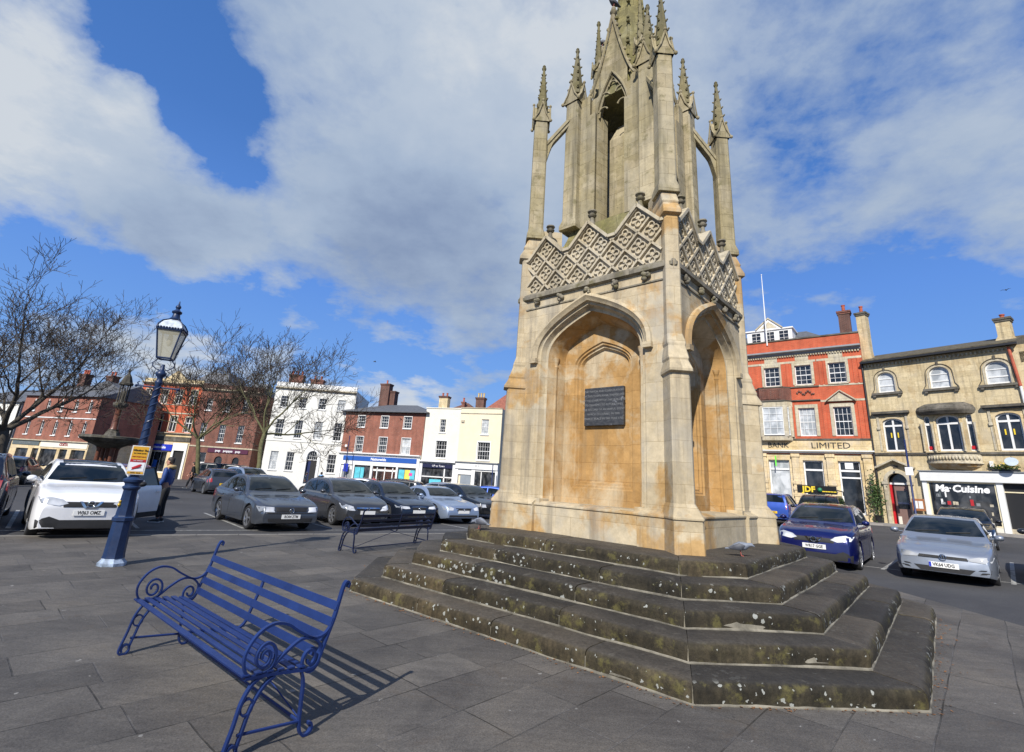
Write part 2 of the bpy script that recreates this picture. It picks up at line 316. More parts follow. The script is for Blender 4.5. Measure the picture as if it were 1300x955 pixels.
# pale footway along the right-hand row of buildings
mb=MB()
for (a,b,c,d) in (((16.9,35.4),(22.6,30.7),(28.9,21.6),(30.9,18.)),):
    o=[(a[0]+1.6,a[1]+1.8),(b[0]+2.,b[1]+2.),(c[0]+3,c[1]+2),(d[0]+4,d[1]+2)]; i_=[(a[0]-.6,a[1]-.8),(b[0]-.6,b[1]-.8),(c[0]-.9,c[1]-.6),(d[0]-.9,d[1]-.5)]
    for k in range(3):
        for t in range(5):
            P=lambda u,A:tuple(A[k][j]+(A[k+1][j]-A[k][j])*u for j in (0,1))
            p0,p1,p2,p3=P(t/5,i_),P((t+1)/5,i_),P((t+1)/5,o),P(t/5,o)
            q=[p0,p1,p2,p3]; mb.add([(x,y,gl(x,y)+.1) for x,y in q]+[(x,y,gl(x,y)-.2) for x,y in q],[(0,1,2,3),(0,4,5,1)])
M['footway']=plain('footway_paving',(.26,.24,.215),.85,var=.2,scale=1.5)
tag(mb.obj('footway',M['footway']),kind='structure')
# ------------------------------------------------------------------ market cross
M['limestone']=stone('weathered_limestone',(.50,.42,.285),(.45,.29,.125),(.17,.15,.12),.62,.30,.62,.56,0.,.0025,.75,grey=(.36,.335,.28))
M['niche_stone']=stone('ochre_niche_limestone',(.41,.245,.095),(.49,.40,.27),(.20,.15,.09),.62,.30,.6,.53,0.,.0025,.6,grey=(.50,.43,.30))
M['upper_stone']=stone('lichened_limestone',(.40,.345,.23),(.32,.275,.165),(.09,.08,.055),.5,.30,.4,.5,.30,.003,.85,grey=(.30,.27,.20))
M['tip_stone']=stone('olive_lichened_limestone',(.24,.21,.12),(.175,.155,.08),(.06,.055,.035),.5,.3,.3,.5,.55,.003,.9,grey=(.18,.165,.12))
M['carved_stone']=stone('pale_carved_limestone',(.50,.44,.33),(.50,.43,.30),(.16,.145,.11),.8,.4,.5,.56,.12,.002,.6,grey=(.42,.39,.32))
M['mossy_stone']=stone('mossy_limestone',(.27,.24,.11),(.19,.175,.07),(.06,.06,.025),.5,.3,.2,.5,.75,.004,.8,grey=(.22,.21,.14))
M['drip_stone']=stone('blackened_string_limestone',(.30,.27,.21),(.22,.20,.16),(.06,.055,.045),.8,.3,.15,.5,.5,.003,1.,grey=(.17,.16,.135))
M['lichen_top']=None
def step_mat():
    m,nt,b=nodes('worn_step_stone'); g=N(nt,'ShaderNodeNewGeometry'); s=N(nt,'ShaderNodeSeparateXYZ'); nt.links.new(g.outputs['Normal'],s.inputs[0])
    v=coords(nt,world=True); n=noise_(nt,v,2.6,9,.75,.3); n2=noise_(nt,v,30,6,.75)
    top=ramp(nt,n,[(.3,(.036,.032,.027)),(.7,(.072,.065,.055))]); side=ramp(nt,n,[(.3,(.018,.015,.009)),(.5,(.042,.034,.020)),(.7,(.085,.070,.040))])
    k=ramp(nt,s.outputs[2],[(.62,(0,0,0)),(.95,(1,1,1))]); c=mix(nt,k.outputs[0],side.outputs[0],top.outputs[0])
    f=ramp(nt,n2,[(.3,(.65,.65,.65)),(.7,(1.35,1.35,1.35))]); c=mix(nt,1.,c,f.outputs[0],'MULTIPLY')
    nb_=noise_(nt,v,.9,6,.6,.3); fb=ramp(nt,nb_,[(.32,(.68,.69,.7)),(.5,(1,1,1)),(.7,(1.25,1.2,1.12))]); c=mix(nt,1.,c,fb.outputs[0],'MULTIPLY')
    ri=ramp(nt,g.outputs['Random Per Island'],[(0.,(.58,.59,.60)),(.5,(1,.98,.95)),(1.,(1.45,1.36,1.22))]); c=mix(nt,1.,c,ri.outputs[0],'MULTIPLY')
    nl_=noise_(nt,v,3.7,8,.75,.5); ll=ramp(nt,nl_,[(.58,(0,0,0)),(.68,(.4,.4,.4))]); c=mix(nt,math_(nt,'MULTIPLY',ll.outputs[0],k.outputs[0]),c,(.15,.14,.115))
    vs=coords(nt,(16,16,5),world=True); st=noise_(nt,vs,1.,5,.6); r3=ramp(nt,st,[(.38,(.6,.62,.6)),(.6,(1,1,1))]); c=mix(nt,k.outputs[0],mix(nt,1.,c,r3.outputs[0],'MULTIPLY'),c)
    vo=N(nt,'ShaderNodeTexVoronoi'); vo.inputs['Scale'].default_value=13; vo.inputs['Randomness'].default_value=1.
    wn=N(nt,'ShaderNodeVectorMath',operation='MULTIPLY_ADD'); nn=N(nt,'ShaderNodeTexNoise'); nn.inputs['Scale'].default_value=22; nn.inputs['Detail'].default_value=5; nt.links.new(v,nn.inputs['Vector']); nt.links.new(nn.outputs['Color'],wn.inputs[0]); wn.inputs[1].default_value=(.07,.07,.07); nt.links.new(v,wn.inputs[2]); nt.links.new(wn.outputs[0],vo.inputs['Vector'])
    sz=noise_(nt,v,1.6,3,.6); thr=math_(nt,'MULTIPLY',math_(nt,'SUBTRACT',sz,.40),1.3)
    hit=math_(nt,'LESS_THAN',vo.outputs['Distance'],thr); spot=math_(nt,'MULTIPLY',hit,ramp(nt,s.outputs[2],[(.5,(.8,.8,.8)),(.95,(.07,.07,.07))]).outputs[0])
    c=mix(nt,spot,c,(.34,.35,.32)); n5=noise_(nt,v,5.5,6,.7); my=ramp(nt,n5,[(.55,(0,0,0)),(.66,(.55,.55,.55))]); c=mix(nt,math_(nt,'MULTIPLY',my.outputs[0],math_(nt,'SUBTRACT',1.,k.outputs[0])),c,(.13,.115,.035))
    nt.links.new(c,b.inputs['Base Color']); b.inputs['Roughness'].default_value=.75; b.inputs['Specular IOR Level'].default_value=.3
    bump(nt,b,math_(nt,'ADD',n,math_(nt,'MULTIPLY',n2,.4)),.6,.02); return m
M['step']=step_mat(); M['mortar']=plain('patchy_lime_mortar',(.17,.155,.12),.9,var=.85,scale=3.,bumpy=.5)
cross=empty('market_cross',(2.40,9.49,0),R_(47.2-90),'tall gothic limestone market cross with pinnacles and niches on octagonal steps','market cross')
stepsP=(2.379,9.523); PHI=R_(49.4-90)
RS=.1833
def octo(s,d):
    q=math.sqrt(2)*d-s; return [(-q,-s),(q,-s),(s,-q),(s,q),(q,s),(-q,s),(-s,q),(-s,-q)]
rel=Matrix.Rotation(PHI-R_(47.2-90),4,'Z')
def clipline(p,n,c):  # keep n.x<=c
    out=[]
    for i in range(len(p)):
        a=p[i]; b=p[(i+1)%len(p)]; da=a[0]*n[0]+a[1]*n[1]-c; db=b[0]*n[0]+b[1]*n[1]-c
        if da<=0: out.append(a)
        if (da<0)!=(db<0): t=da/(da-db); out.append((a[0]+(b[0]-a[0])*t,a[1]+(b[1]-a[1])*t))
    return out
for k in range(5):
    z0=(4-k)*RS; rnd=random.Random(k*5+3)
    O=octo(2.409+.408*k,2.973+.42*k); mb=MB()
    for i in range(8):
        a=Vector((*O[i],0)); b=Vector((*O[(i+1)%8],0)); L=(b-a).length; e=(b-a)/L; nin=Vector((-e.y,e.x,0))
        nb=max(1,round(L/1.45)); cuts=[0.]+sorted((j+rnd.uniform(-.22,.22))/nb for j in range(1,nb))+[1.]
        for j in range(nb):
            t0=cuts[j]*L; t1=cuts[j+1]*L; m0=0 if j else math.tan(PI/8); m1=0 if j<nb-1 else -math.tan(PI/8)
            g0=.006; g1=.006; n=max(2,int((t1-t0)/.09)); rings=[]
            prof=[(.0,-.01),(.004,.04),(.0,.095),(.005,.128),(.016,.153),(.036,.171),(.07,.1795),(.12,RS),(.58,RS)]
            if k==0: prof[-1]=(1.2,RS)
            dz=rnd.uniform(-.004,.004)
            for q in range(n+1):
                t=q/n; r=[]; em=min(t,1-t)*(t1-t0)
                er=max(0,1-em/.05)
                for (o,z) in prof:
                    u=t0+g0+(t1-t0-g0-g1)*t+ o*(m0*(1-t)+m1*t)
                    p=a+e*u+nin*o; nz=noise.noise(Vector((p.x*1.3+k*7,p.y*1.3,z*4)))*.012+noise.noise(Vector((p.x*6,p.y*6+k*3,z*14)))*.007
                    oo=o+ (nz*1.25 if o<.12 else 0)+(er*.007 if z>.09 else 0)
                    p=a+e*u+nin*oo; zz=z0+z+(noise.noise(Vector((p.x*1.1,p.y*1.1,k)))*.008 if z>.1 else 0)-(er*.004 if z>.1 else 0)+(dz if z>.1 else 0)
                    r.append((p.x,p.y,zz))
                r.append((r[-1][0],r[-1][1],z0-.01)); rings.append(r)
            mb.T=rel; mb.loft(rings,True,True)
    mb.obj('step',M['step'],cross,smooth=50)
    mb=MB(); mb.T=rel; P=octo(2.409+.408*k-.012,2.973+.42*k-.012); Pb=octo(2.409+.408*k+.009,2.973+.42*k+.009)
    mb.loft([[(x,y,z0-.006) for x,y in Pb],[(x,y,z0+.008) for x,y in Pb],[(x,y,z0+.02) for x,y in P],[(x,y,z0+.11) for x,y in P]])
    mb.obj('mortar_joint',M['mortar'],cross)
Z0=5*RS
H=1.6
def each(fn,name,mat,smooth=None):
    for k in range(4):
        mb=MB(); mb.T=Matrix.Rotation(k*PI/2,4,'Z'); fn(mb,k); mb.obj(name,mat,cross,smooth=smooth)
def four(fn):
    mb=MB()
    for k in range(4): mb.T=Matrix.Rotation(k*PI/2,4,'Z'); fn(mb,k)
    return mb
def arch(a,zs,h,n=26,p=.42):
    xs_=[-a*cos(PI*i/n) for i in range(n+1)]
    return [(x,zs+h*max(0.,1-abs(x)/a)**p) for x in xs_]
def arch_wall(mb,a,zs,h,W0,W1,z0,z1,y):
    P=arch(a,zs,h)
    for i in range(len(P)-1):
        (x0,q0),(x1,q1)=P[i],P[i+1]; mb.add([(x0,y,q0),(x1,y,q1),(x1,y,z1),(x0,y,z1)],[(0,1,2,3)])
    mb.add([(W0,y,z0),(-a,y,z0),(-a,y,zs),(-a,y,z1),(W0,y,z1)],[(0,1,2,3,4)]); mb.add([(a,y,z0),(W1,y,z0),(W1,y,z1),(a,y,z1),(a,y,zs)],[(0,1,2,3,4)])
def arch_rings(mb,a,zs,h,z0,steps,zb=None):
    """steps: (inset, y); sweeps a moulding round jambs and arch"""
    rings=[]
    for o,y in steps:
        P=arch(a-o,zs,h-o*1.05); zz=z0
        rings.append([(-(a-o),y,zz)]+[(x,y,z) for x,z in P]+[((a-o),y,zz)])
    mb.loft(rings,False,False,closed=False)
ZT=5.2
def body(mb,k):
    arch_wall(mb,1.1,3.95,.95,-H,H,1.40,ZT,-H)
    arch_rings(mb,1.1,3.95,.95,1.40,[(0,-H),(.02,-H+.03),(.055,-H+.03),(.075,-H+.09),(.10,-H+.13),(.15,-H+.135)])
each(body,'wall',M['limestone'],30)
def niche(mb,k):
    arch_rings(mb,1.1,3.95,.95,1.40,[(.15,-H+.135),(.17,-H+.2),(.235,-H+.30),(.25,-H+.36),(.29,-H+.5)])
    # back wall with the inner moulded panel
    P=arch(.81,3.95,.645); q=arch(.60,3.82,.44)
    for i in range(len(P)-1):
        (x0,a0),(x1,a1)=P[i],P[i+1]; (u0,b0),(u1,b1)=q[i],q[i+1]; mb.add([(x0,-1.1,a0),(u0,-1.1,b0),(u1,-1.1,b1),(x1,-1.1,a1)],[(0,1,2,3)])
    for sgn in (-1,1):
        mb.add([(sgn*.81,-1.1,1.4),(sgn*.6,-1.1,1.66),(sgn*.6,-1.1,3.82),(sgn*.81,-1.1,3.95)],[(0,1,2,3)])
    mb.add([(-.81,-1.1,1.4),(.81,-1.1,1.4),(.6,-1.1,1.66),(-.6,-1.1,1.66)],[(0,1,2,3)])
    rings=[]
    for o,y in ((0,-1.1),(.02,-1.07),(.05,-1.07),(.07,-1.03),(.10,-1.03),(.13,-.97)):
        A=arch(.6-o,3.82,.44-o); rings.append([(-(.6-o),y,1.66+o)]+[(x,y,z) for x,z in A]+[((.6-o),y,1.66+o)])
    mb.loft(rings,False,False,closed=True)
    A=rings[-1]; mb.add([(x,-.97,z) for x,_,z in A],[tuple(range(len(A)))])
each(niche,'niche',M['niche_stone'],30)
def colonnette(sgn):
    def f(mb,k):
        x=sgn*.885; y=-H+.30
        mb.lathe([(.05,1.40),(.05,1.5),(.035,1.54),(.035,3.80),(.045,3.82),(.032,3.84),(.04,3.88),(.062,3.95),(.066,3.99),(.045,4.0)],10,x,y)
    return f
for s_ in (-1,1): each(colonnette(s_),'colonnette',M['niche_stone'],50)
def hood(mb,k):
    rings=[]
    for o,y in ((-.13,-H),(-.125,-H-.05),(-.07,-H-.085),(-.03,-H-.05),(0,-H-.035),(0.004,-H)):
        P=arch(1.1-o,3.95,.95-o*1.15); rings.append([(x,y,z) for x,z in P])
    mb.loft(rings,False,False,closed=False)
    for sgn in (-1,1): mb.box(*sorted((sgn*1.09,sgn*1.24)),-H-.08,-H,3.86,3.95)
each(hood,'hood_mould',M['limestone'],40)
# plinth
def plinth(mb,k):
    for x0,x1,hh in ((-1.62,-.98,1.70),(.98,1.62,1.70),(-.98,.98,1.64)):
        mb.loft([[(x0,-hh,Z0-.01),(x1,-hh,Z0-.01),(x1,-.9,Z0-.01),(x0,-.9,Z0-.01)],[(x0,-hh,1.33),(x1,-hh,1.33),(x1,-.9,1.33),(x0,-.9,1.33)],
          [(x0,-hh-.02,1.34),(x1,-hh-.02,1.34),(x1,-.9,1.34),(x0,-.9,1.34)],[(x0,-hh-.02,1.37),(x1,-hh-.02,1.37),(x1,-.9,1.37),(x0,-.9,1.37)],
          [(x0,-hh+.12,1.45 if hh>1.66 else 1.405),(x1,-hh+.12,1.45 if hh>1.66 else 1.405),(x1,-.9,1.45 if hh>1.66 else 1.405),(x0,-.9,1.45 if hh>1.66 else 1.405)]])
four(plinth).obj('plinth',M['limestone'],cross,bevel=.006)
mb=MB(); mb.box(-.96,.96,-.96,.96,1.,5.2); mb.box(-1.58,1.58,-1.58,1.58,5.1,5.2); mb.obj('core',M['niche_stone'],cross)
# diagonal buttresses
for k in range(4):
    mb=MB(); mb.T=Matrix.Rotation(k*PI/2-PI/4,4,'Z')   # local +x points out along a diagonal
    def sec(r,w,z,c=.0): return [(1.5,-w/2,z),(r-c,-w/2,z),(r,-w/2+c,z),(r,w/2-c,z),(r-c,w/2,z),(1.5,w/2,z)]
    mb.loft([sec(2.60,.42,Z0-.01,.03),sec(2.58,.41,1.34,.03),sec(2.60,.43,1.345,.03),sec(2.60,.43,1.37,.03),sec(2.50,.34,1.50,.03),sec(2.46,.31,1.55,.03),sec(2.44,.30,3.38,.03),
      sec(2.50,.35,3.40,.02),sec(2.50,.35,3.44,.02),sec(2.42,.29,3.58,.02),sec(2.42,.31,3.62,.02),sec(2.40,.31,3.66,.02),sec(2.35,.27,3.82,.02),sec(2.35,.29,3.86,.02),sec(2.34,.29,3.90,.02),sec(2.30,.25,4.02,.03),sec(2.29,.24,6.06,.03),
      sec(2.35,.31,6.09,.02),sec(2.35,.31,6.15,.02),sec(2.27,.27,6.30,.02),sec(2.28,.29,6.34,.02),sec(2.26,.29,6.38,.02),sec(2.17,.27,6.58,.02),sec(2.12,.25,6.75,.02)])
    mb.obj('buttress',M['limestone'],cross,bevel=.005)
# string course, bosses, parapet
def string(mb,k):
    W=1.62
    rings=[]
    for y,z in ((-H,4.955),(-H-.02,4.96),(-H-.02,4.985),(-H,4.99)): rings.append([(-1.45,y,z),(1.45,y,z)])
    mb.loft([[r[0] for r in rings],[r[1] for r in rings]])
    pr=[(-H+.02,5.14),(-H-.07,5.17),(-H-.075,5.23),(-H-.05,5.245),(-H-.05,5.27),(-H-.0,5.31),(-H+.02,5.31)]
    mb.loft([[(-W,y,z) for y,z in pr],[(W,y,z) for y,z in pr]])
each(string,'string_course',M['drip_stone'],None)
def boss(i):
    def f(mb,k):
        x=-1.16+i*.58; rr=random.Random(i+k*9)
        for q in range(7):
            mb.ball((x+rr.uniform(-.055,.055),-H-.035-rr.uniform(0,.03),5.09+rr.uniform(-.07,.04)),rr.uniform(.026,.05),7,5)
    return f
for i_ in range(5): each(boss(i_),'carved_boss',M['drip_stone'],60)
PB,PK=5.30,.50
def par_top(x):
    d=min(abs(x+1),abs(x),abs(x-1)); return max(6.02,6.45-d*1.02)
def parapet(mb,k):
    n=96; pts=[(-1.5+3*i/n) for i in range(n+1)]
    for i in range(n):
        a,b=pts[i],pts[i+1]; mb.add([(a,-H+.03,PB),(b,-H+.03,PB),(b,-H+.03,par_top(b)),(a,-H+.03,par_top(a)),(a,-H+.2,PB),(b,-H+.2,PB),(b,-H+.2,par_top(b)),(a,-H+.2,par_top(a))],[(0,1,2,3),(7,6,5,4),(3,2,6,7)])
each(parapet,'parapet_panel',M['carved_stone'],None)
def lattice(mb,k):
    # raking ribs clipped to the outline
    for sg in (-1,1):
        for j in range(-14,15):
            c=j*.5*1.02 ; run=[]
            prev=None
            for i in range(0,121):
                x=-1.45+2.9*i/120; z=6.45+sg*1.02*x+c
                inside = z>PB+.01 and z<par_top(x)-.012
                if inside and prev is None: prev=(x,z)
                if (not inside or i==120) and prev is not None:
                    if abs(last[0]-prev[0])>.06:
                        mb.tube([(prev[0],-H+.01,prev[1]),(last[0],-H+.01,last[1])],[(.035,.019)]*2,4,flat=(0,1,0))
                    prev=None
                last=(x,z)
    # coping
    cp=[-1.5,-1.42,-1,-.58,-.42,0,.42,.58,1,1.42,1.5]
    for a,b in zip(cp[:-1],cp[1:]):
        mb.tube([(a,-H+.07,par_top(a)+.01),(b,-H+.07,par_top(b)+.01)],[(.13,.028)]*2,4,flat=(0,1,0))
        mb.tube([(a,-H+.045,par_top(a)-.03),(b,-H+.045,par_top(b)-.03)],[(.07,.014)]*2,4,flat=(0,1,0))
each(lattice,'lattice',M['carved_stone'],None)
def quatre(mb,k):
    for i in range(-8,9):
        for j in range(-8,4):
            if (i+j)%2: continue
            x=i*.25; z=6.45-.255+j*.255 
            if z>par_top(x)-.17 or z<PB+.12 or abs(x)>1.36: continue
            for q in range(4):
                an=q*PI/2; cx,cz=x+.075*cos(an),z+.078*sin(an)
                mb.tube([(cx+.052*cos(an+t),-H+.018,cz+.055*sin(an+t)) for t in [(-2.1+4.2*s/8) for s in range(9)]],[(.026,.010)]*9,4,flat=(0,1,0))
            mb.ball((x,-H+.02,z),.024,6,4)
            for q in range(4):
                an=q*PI/2+PI/4; mb.tube([(x+.02*cos(an),-H+.02,z+.02*sin(an)),(x+.07*cos(an),-H+.02,z+.07*sin(an))],[(.022,.012),(.02,.006)],4,flat=(0,1,0))
each(quatre,'tracery',M['carved_stone'],None)
def finial(x):
    def f(mb,k): mb.lathe([(.05,6.42),(.055,6.5),(.04,6.53),(.04,6.60),(.075,6.62),(.085,6.65),(.05,6.67),(.06,6.70),(.09,6.715),(.085,6.74),(.03,6.75)],10,x,-H+.09)
    return f
for x_ in (-1,0,1): each(finial(x_),'parapet_finial',M['drip_stone'],50)
mb=MB(); mb.loft([[(sx*1.45,sy*1.45,z) for sx,sy in ((-1,-1),(1,-1),(1,1),(-1,1))] for z in (5.2,5.98)]); mb.loft([[(sx*a,sy*a,z) for sx,sy in ((-1,-1),(1,-1),(1,1),(-1,1))] for a,z in ((1.44,5.98),(1.02,6.5),(.98,6.62),(.9,6.9),(.55,6.92))]); mb.obj('roof_slab',M['mossy_stone'],cross)
# pinnacles
def pinnacle(mb,mt,x,y,z0,z1,zt,w,rot,gab=.48,cro=5):
    T=mb.T.copy(); mb.T=T@Matrix.Translation((x,y,0))@Matrix.Rotation(rot,4,'Z'); h=w/2
    sq=lambda a,z:[(-a,-a,z),(a,-a,z),(a,a,z),(-a,a,z)]
    ch=lambda a,c,z:[(-a+c,-a,z),(a-c,-a,z),(a,-a+c,z),(a,a-c,z),(a-c,a,z),(-a+c,a,z),(-a,a-c,z),(-a,-a+c,z)]
    mb.loft([ch(h*1.25,.02,z0),ch(h*1.25,.02,z0+.1),ch(h,.03,z0+.25),ch(h*.97,.03,z1)])
    for q in range(4):
        S=mb.T.copy(); mb.T=S@Matrix.Rotation(q*PI/2,4,'Z'); hh=h*1.12
        mb.loft([[(-hh,-hh,z1),(hh,-hh,z1),(hh*.45,-hh-.0,z1+gab*.45),(0,-hh,z1+gab),(-hh*.45,-hh,z1+gab*.45)],[(-hh,-h*.3,z1),(hh,-h*.3,z1),(hh*.45,-h*.3,z1+gab*.45),(0,-h*.3,z1+gab),(-hh*.45,-h*.3,z1+gab*.45)]])
        for sg in (-1,1): 
            mb.tube([(sg*hh*1.1,-hh-.015,z1+.02),(sg*hh*.5,-hh-.02,z1+gab*.42),(0,-hh-.02,z1+gab*1.06)],.018,5)
        mb.ball((hh*1.12,-hh*1.12,z1+.01),h*.26,7,5); mb.ball((0,-hh-.02,z1+gab*1.12),h*.24,6,4)
        mb.T=S
    zs=z1+gab*.55; a0=h*.85; mo=mb; mt.T=mb.T.copy(); mb=mt
    mb.loft([ch(a0,a0*.4,zs),ch(.022,.009,zt-.1)])
    for lv in range(cro):
        t=(lv+.6)/(cro+.4); z=zs+(zt-.12-zs)*t; a=a0*(1-t)+.022*t
        for q in range(4):
            an=q*PI/2+PI/4; rr=a*1.16+.012; s_=h*.2*(1-t*.45)
            mb.ball((rr*cos(an),rr*sin(an),z),s_,6,4); mb.ball(((rr+s_*.9)*cos(an),(rr+s_*.9)*sin(an),z+s_*.7),s_*.75,6,4)
    mb.lathe([(.02,zt-.16),(.045,zt-.12),(.055,zt-.08),(.025,zt-.05),(.04,zt-.02),(.01,zt+.02)],7)
    mo.T=T
for k in range(4):
    mb=MB(); mt=MB(); mb.T=Matrix.Rotation(k*PI/2,4,'Z'); pinnacle(mb,mt,1.45,-1.45,6.55,9.45,11.12,.30,PI/4); pp_=mb.obj('outer_pinnacle',M['upper_stone'],cross,smooth=35); mt.obj('crocketed_tip',M['tip_stone'],pp_,smooth=35)
for k in range(4):
    mb=MB(); mt=MB(); mb.T=Matrix.Rotation(k*PI/2,4,'Z'); pinnacle(mb,mt,.90,-.90,6.85,10.05,11.72,.34,0,.5); pp_=mb.obj('inner_pinnacle',M['upper_stone'],cross,smooth=35); mt.obj('crocketed_tip',M['tip_stone'],pp_,smooth=35)
def flyer(mb,k):
    S=mb.T.copy(); mb.T=S@Matrix.Rotation(-PI/4,4,'Z')    # +x outwards along the diagonal
    n=14; up_=[(1.30+.68*i/n,9.78-.98*(i/n)) for i in range(n+1)]
    lo=[(1.30+.68*i/n,9.56-2.0*(1-math.sqrt(max(0,1-(i/n)**1.9)))) for i in range(n+1)]
    mb.loft([[(u[0],-.075,u[1]),(u[0],.075,u[1]),(l[0],.075,min(l[1],u[1]-.13)),(l[0],-.075,min(l[1],u[1]-.13))] for u,l in zip(up_,lo)])
    mb.tube([(x,0,z+.03) for x,z in up_],[(.1,.03)]*len(up_),4,flat=(0,1,0))
    mb.T=S
for k in range(4):
    mb=MB(); mb.T=Matrix.Rotation(k*PI/2,4,'Z'); flyer(mb,k); mb.obj('flying_buttress',M['upper_stone'],cross,smooth=35)
# lantern stage
V=.80
def lant(mb,k):
    P=arch(.36,9.55,.95,22,.55)
    a=.36
    for i in range(len(P)-1):
        (x0,q0),(x1,q1)=P[i],P[i+1]
        # ogee gable above
        zt=lambda x:10.0+2.0*max(0.,1-abs(x)/.62)**1.55+.12
        mb.add([(x0,-V,q0),(x1,-V,q1),(x1,-V,max(zt(x1),q1+.05)),(x0,-V,max(zt(x0),q0+.05)),(x0,-V+.16,q0),(x1,-V+.16,q1),(x1,-V+.16,max(zt(x1),q1+.05)),(x0,-V+.16,max(zt(x0),q0+.05))],[(0,1,2,3),(7,6,5,4),(3,2,6,7),(0,4,5,1)])
    for sg in (-1,1):
        # jambs splay to the opening
        mb.loft([[(sg*.36,-V,z),(sg*.40,-V-.05,z),(sg*.46,-V-.05,z),(sg*.50,-V,z),(sg*.92,-V,z),(sg*.92,-V+.45,z),(sg*.30,-V+.3,z)] for z in (6.88,9.60)])
        mb.loft([[(sg*.36,-V,z),(sg*.92,-V,z),(sg*.92,-V+.3,z),(sg*.36,-V+.16,z)] for z in (9.60,10.1)])
each(lant,'lantern_wall',M['upper_stone'],30)
def cusp(mb,k):
    P=arch(.40,9.52,1.05,22,.55); mb.tube([(x,-V-.03,z) for x,z in P],.03,6)
    P=arch(.34,9.52,.93,22,.55); mb.tube([(x,-V+.02,z) for x,z in P],.022,6)
    for (cx,cz,r,a0,a1) in ((-.235,9.62,.115,.3,2.9),(.235,9.62,.115,.25,2.85),(-.19,9.98,.12,.2,2.8),(.19,9.98,.12,.35,2.95),(0,10.22,.10,.0,PI)):
        mb.tube([(cx+r*cos(a0+(a1-a0)*s/9),-V+.0,cz+r*sin(a0+(a1-a0)*s/9)) for s in range(10)],.02,6)
    # raking ogee moulding with crockets
    zt=lambda x:10.02+2.0*max(0.,1-abs(x)/.62)**1.55+.14
    for sg in (-1,1):
        pts=[(sg*.62*(1-i/16),-V-.04,zt(.62*(1-i/16))) for i in range(17)]; mb.tube(pts,.032,6)
        for i in (3,6,9,12,14): mb.ball((pts[i][0]+sg*.035,-V-.03,pts[i][2]+.02),.042,6,4)
        mb.tube([(sg*.46,-V-.04,6.9),(sg*.46,-V-.04,9.5)],.03,6)
        mb.ball((sg*.55,-V-.06,10.12),.055,6,4)
    mb.lathe([(.04,12.1),(.035,12.2),(.08,12.25),(.09,12.3),(.04,12.34),(.055,12.40),(.02,12.46)],7,0,-V+.02)
each(cusp,'cusped_gable',M['upper_stone'],40)
mb=MB(); mb.loft([[(sx*a,sy*a,z) for sx,sy in ((-1,-1),(1,-1),(1,1),(-1,1))] for a,z in ((.34,6.9),(.34,9.2),(.2,9.6))]); mb.lathe([(.19,9.2),(.19,9.25),(.08,9.6)],8); mb.obj('lantern_core',M['upper_stone'],cross)
mb=MB(); o8=lambda a,z:[(a*cos(PI/8+k*PI/4),a*sin(PI/8+k*PI/4),z) for k in range(8)]
mb.loft([o8(.86,10.0),o8(.80,10.35),o8(.58,10.9),o8(.50,11.2),o8(.30,13.0),o8(.05,16.9)])
for k in range(8):
    an=PI/8+k*PI/4
    mb.tube([(.5*cos(an),.5*sin(an),11.2),(.30*cos(an),.30*sin(an),13.),(.05*cos(an),.05*sin(an),16.9)],[.035,.03,.02],5)
for lv in range(17):
    z=10.9+lv*.34; a=.52-(z-11.)*.098 if z<13 else .30-(z-13)*.064
    for k in range(0,8,1):
        if (k+lv)%2: continue
        an=PI/8+k*PI/4; mb.ball(((a+.05)*cos(an),(a+.05)*sin(an),z),.055,6,4); mb.ball(((a+.1)*cos(an),(a+.1)*sin(an),z+.05),.038,6,4)
mb.lathe([(.05,16.8),(.12,16.9),(.14,17.),(.05,17.1),(.09,17.2),(.02,17.3)],8); mb.obj('spire',M['mossy_stone'],cross,smooth=35)
# spirelets behind the gables
for k in range(4):
    mb=MB(); mt=MB(); mb.T=Matrix.Rotation(k*PI/2,4,'Z'); pinnacle(mb,mt,.55,-.55,9.9,11.0,12.6,.2,PI/4,.3,5); pp_=mb.obj('spirelet',M['upper_stone'],cross,smooth=35); mt.obj('crocketed_tip',M['tip_stone'],pp_,smooth=35)
# plaque
def plaque_mat():
    m,nt,b=nodes('dark_slate'); v=coords(nt); n=noise_(nt,v,9,8,.75); n2=noise_(nt,v,2.1,4,.7)
    w_=coords(nt,(14,1,27)); wr=noise_(nt,w_,1.,2,.5)
    c=ramp(nt,wr,[(.45,(.028,.03,.034)),(.6,(.05,.052,.056))]); l=ramp(nt,math_(nt,'ADD',n,math_(nt,'MULTIPLY',n2,.4)),[(.82,(0,0,0)),(.9,(.8,.8,.8))])
    nt.links.new(mix(nt,l.outputs[0],c.outputs[0],(.32,.33,.36)),b.inputs['Base Color']); b.inputs['Roughness'].default_value=.5; return m
M['plaque']=plaque_mat(); mb=MB(); mb.box(-.40,.40,-1.045,-.97,2.74,3.42); pq=mb.obj('plaque',M['plaque'],cross,bevel=.008)
M['plaque_text']=plain('faded_lettering',(.16,.165,.17),.7,var=.3,scale=20)
L_=['THE MAYOR AND CORPORATION','OF THIS TOWN AVAIL THEMSELVES','OF THE STABILITY OF THIS BUILDING','TO TRANSMIT TO FUTURE TIMES','THE RECORD OF AN AWFUL EVENT','WHICH OCCURRED IN THIS','MARKET PLACE IN THE YEAR 1753']
for i,s in enumerate(L_): text(s,.052,M['plaque_text'],pq,(0,-1.0455,3.35-i*.082),ext=.0015)
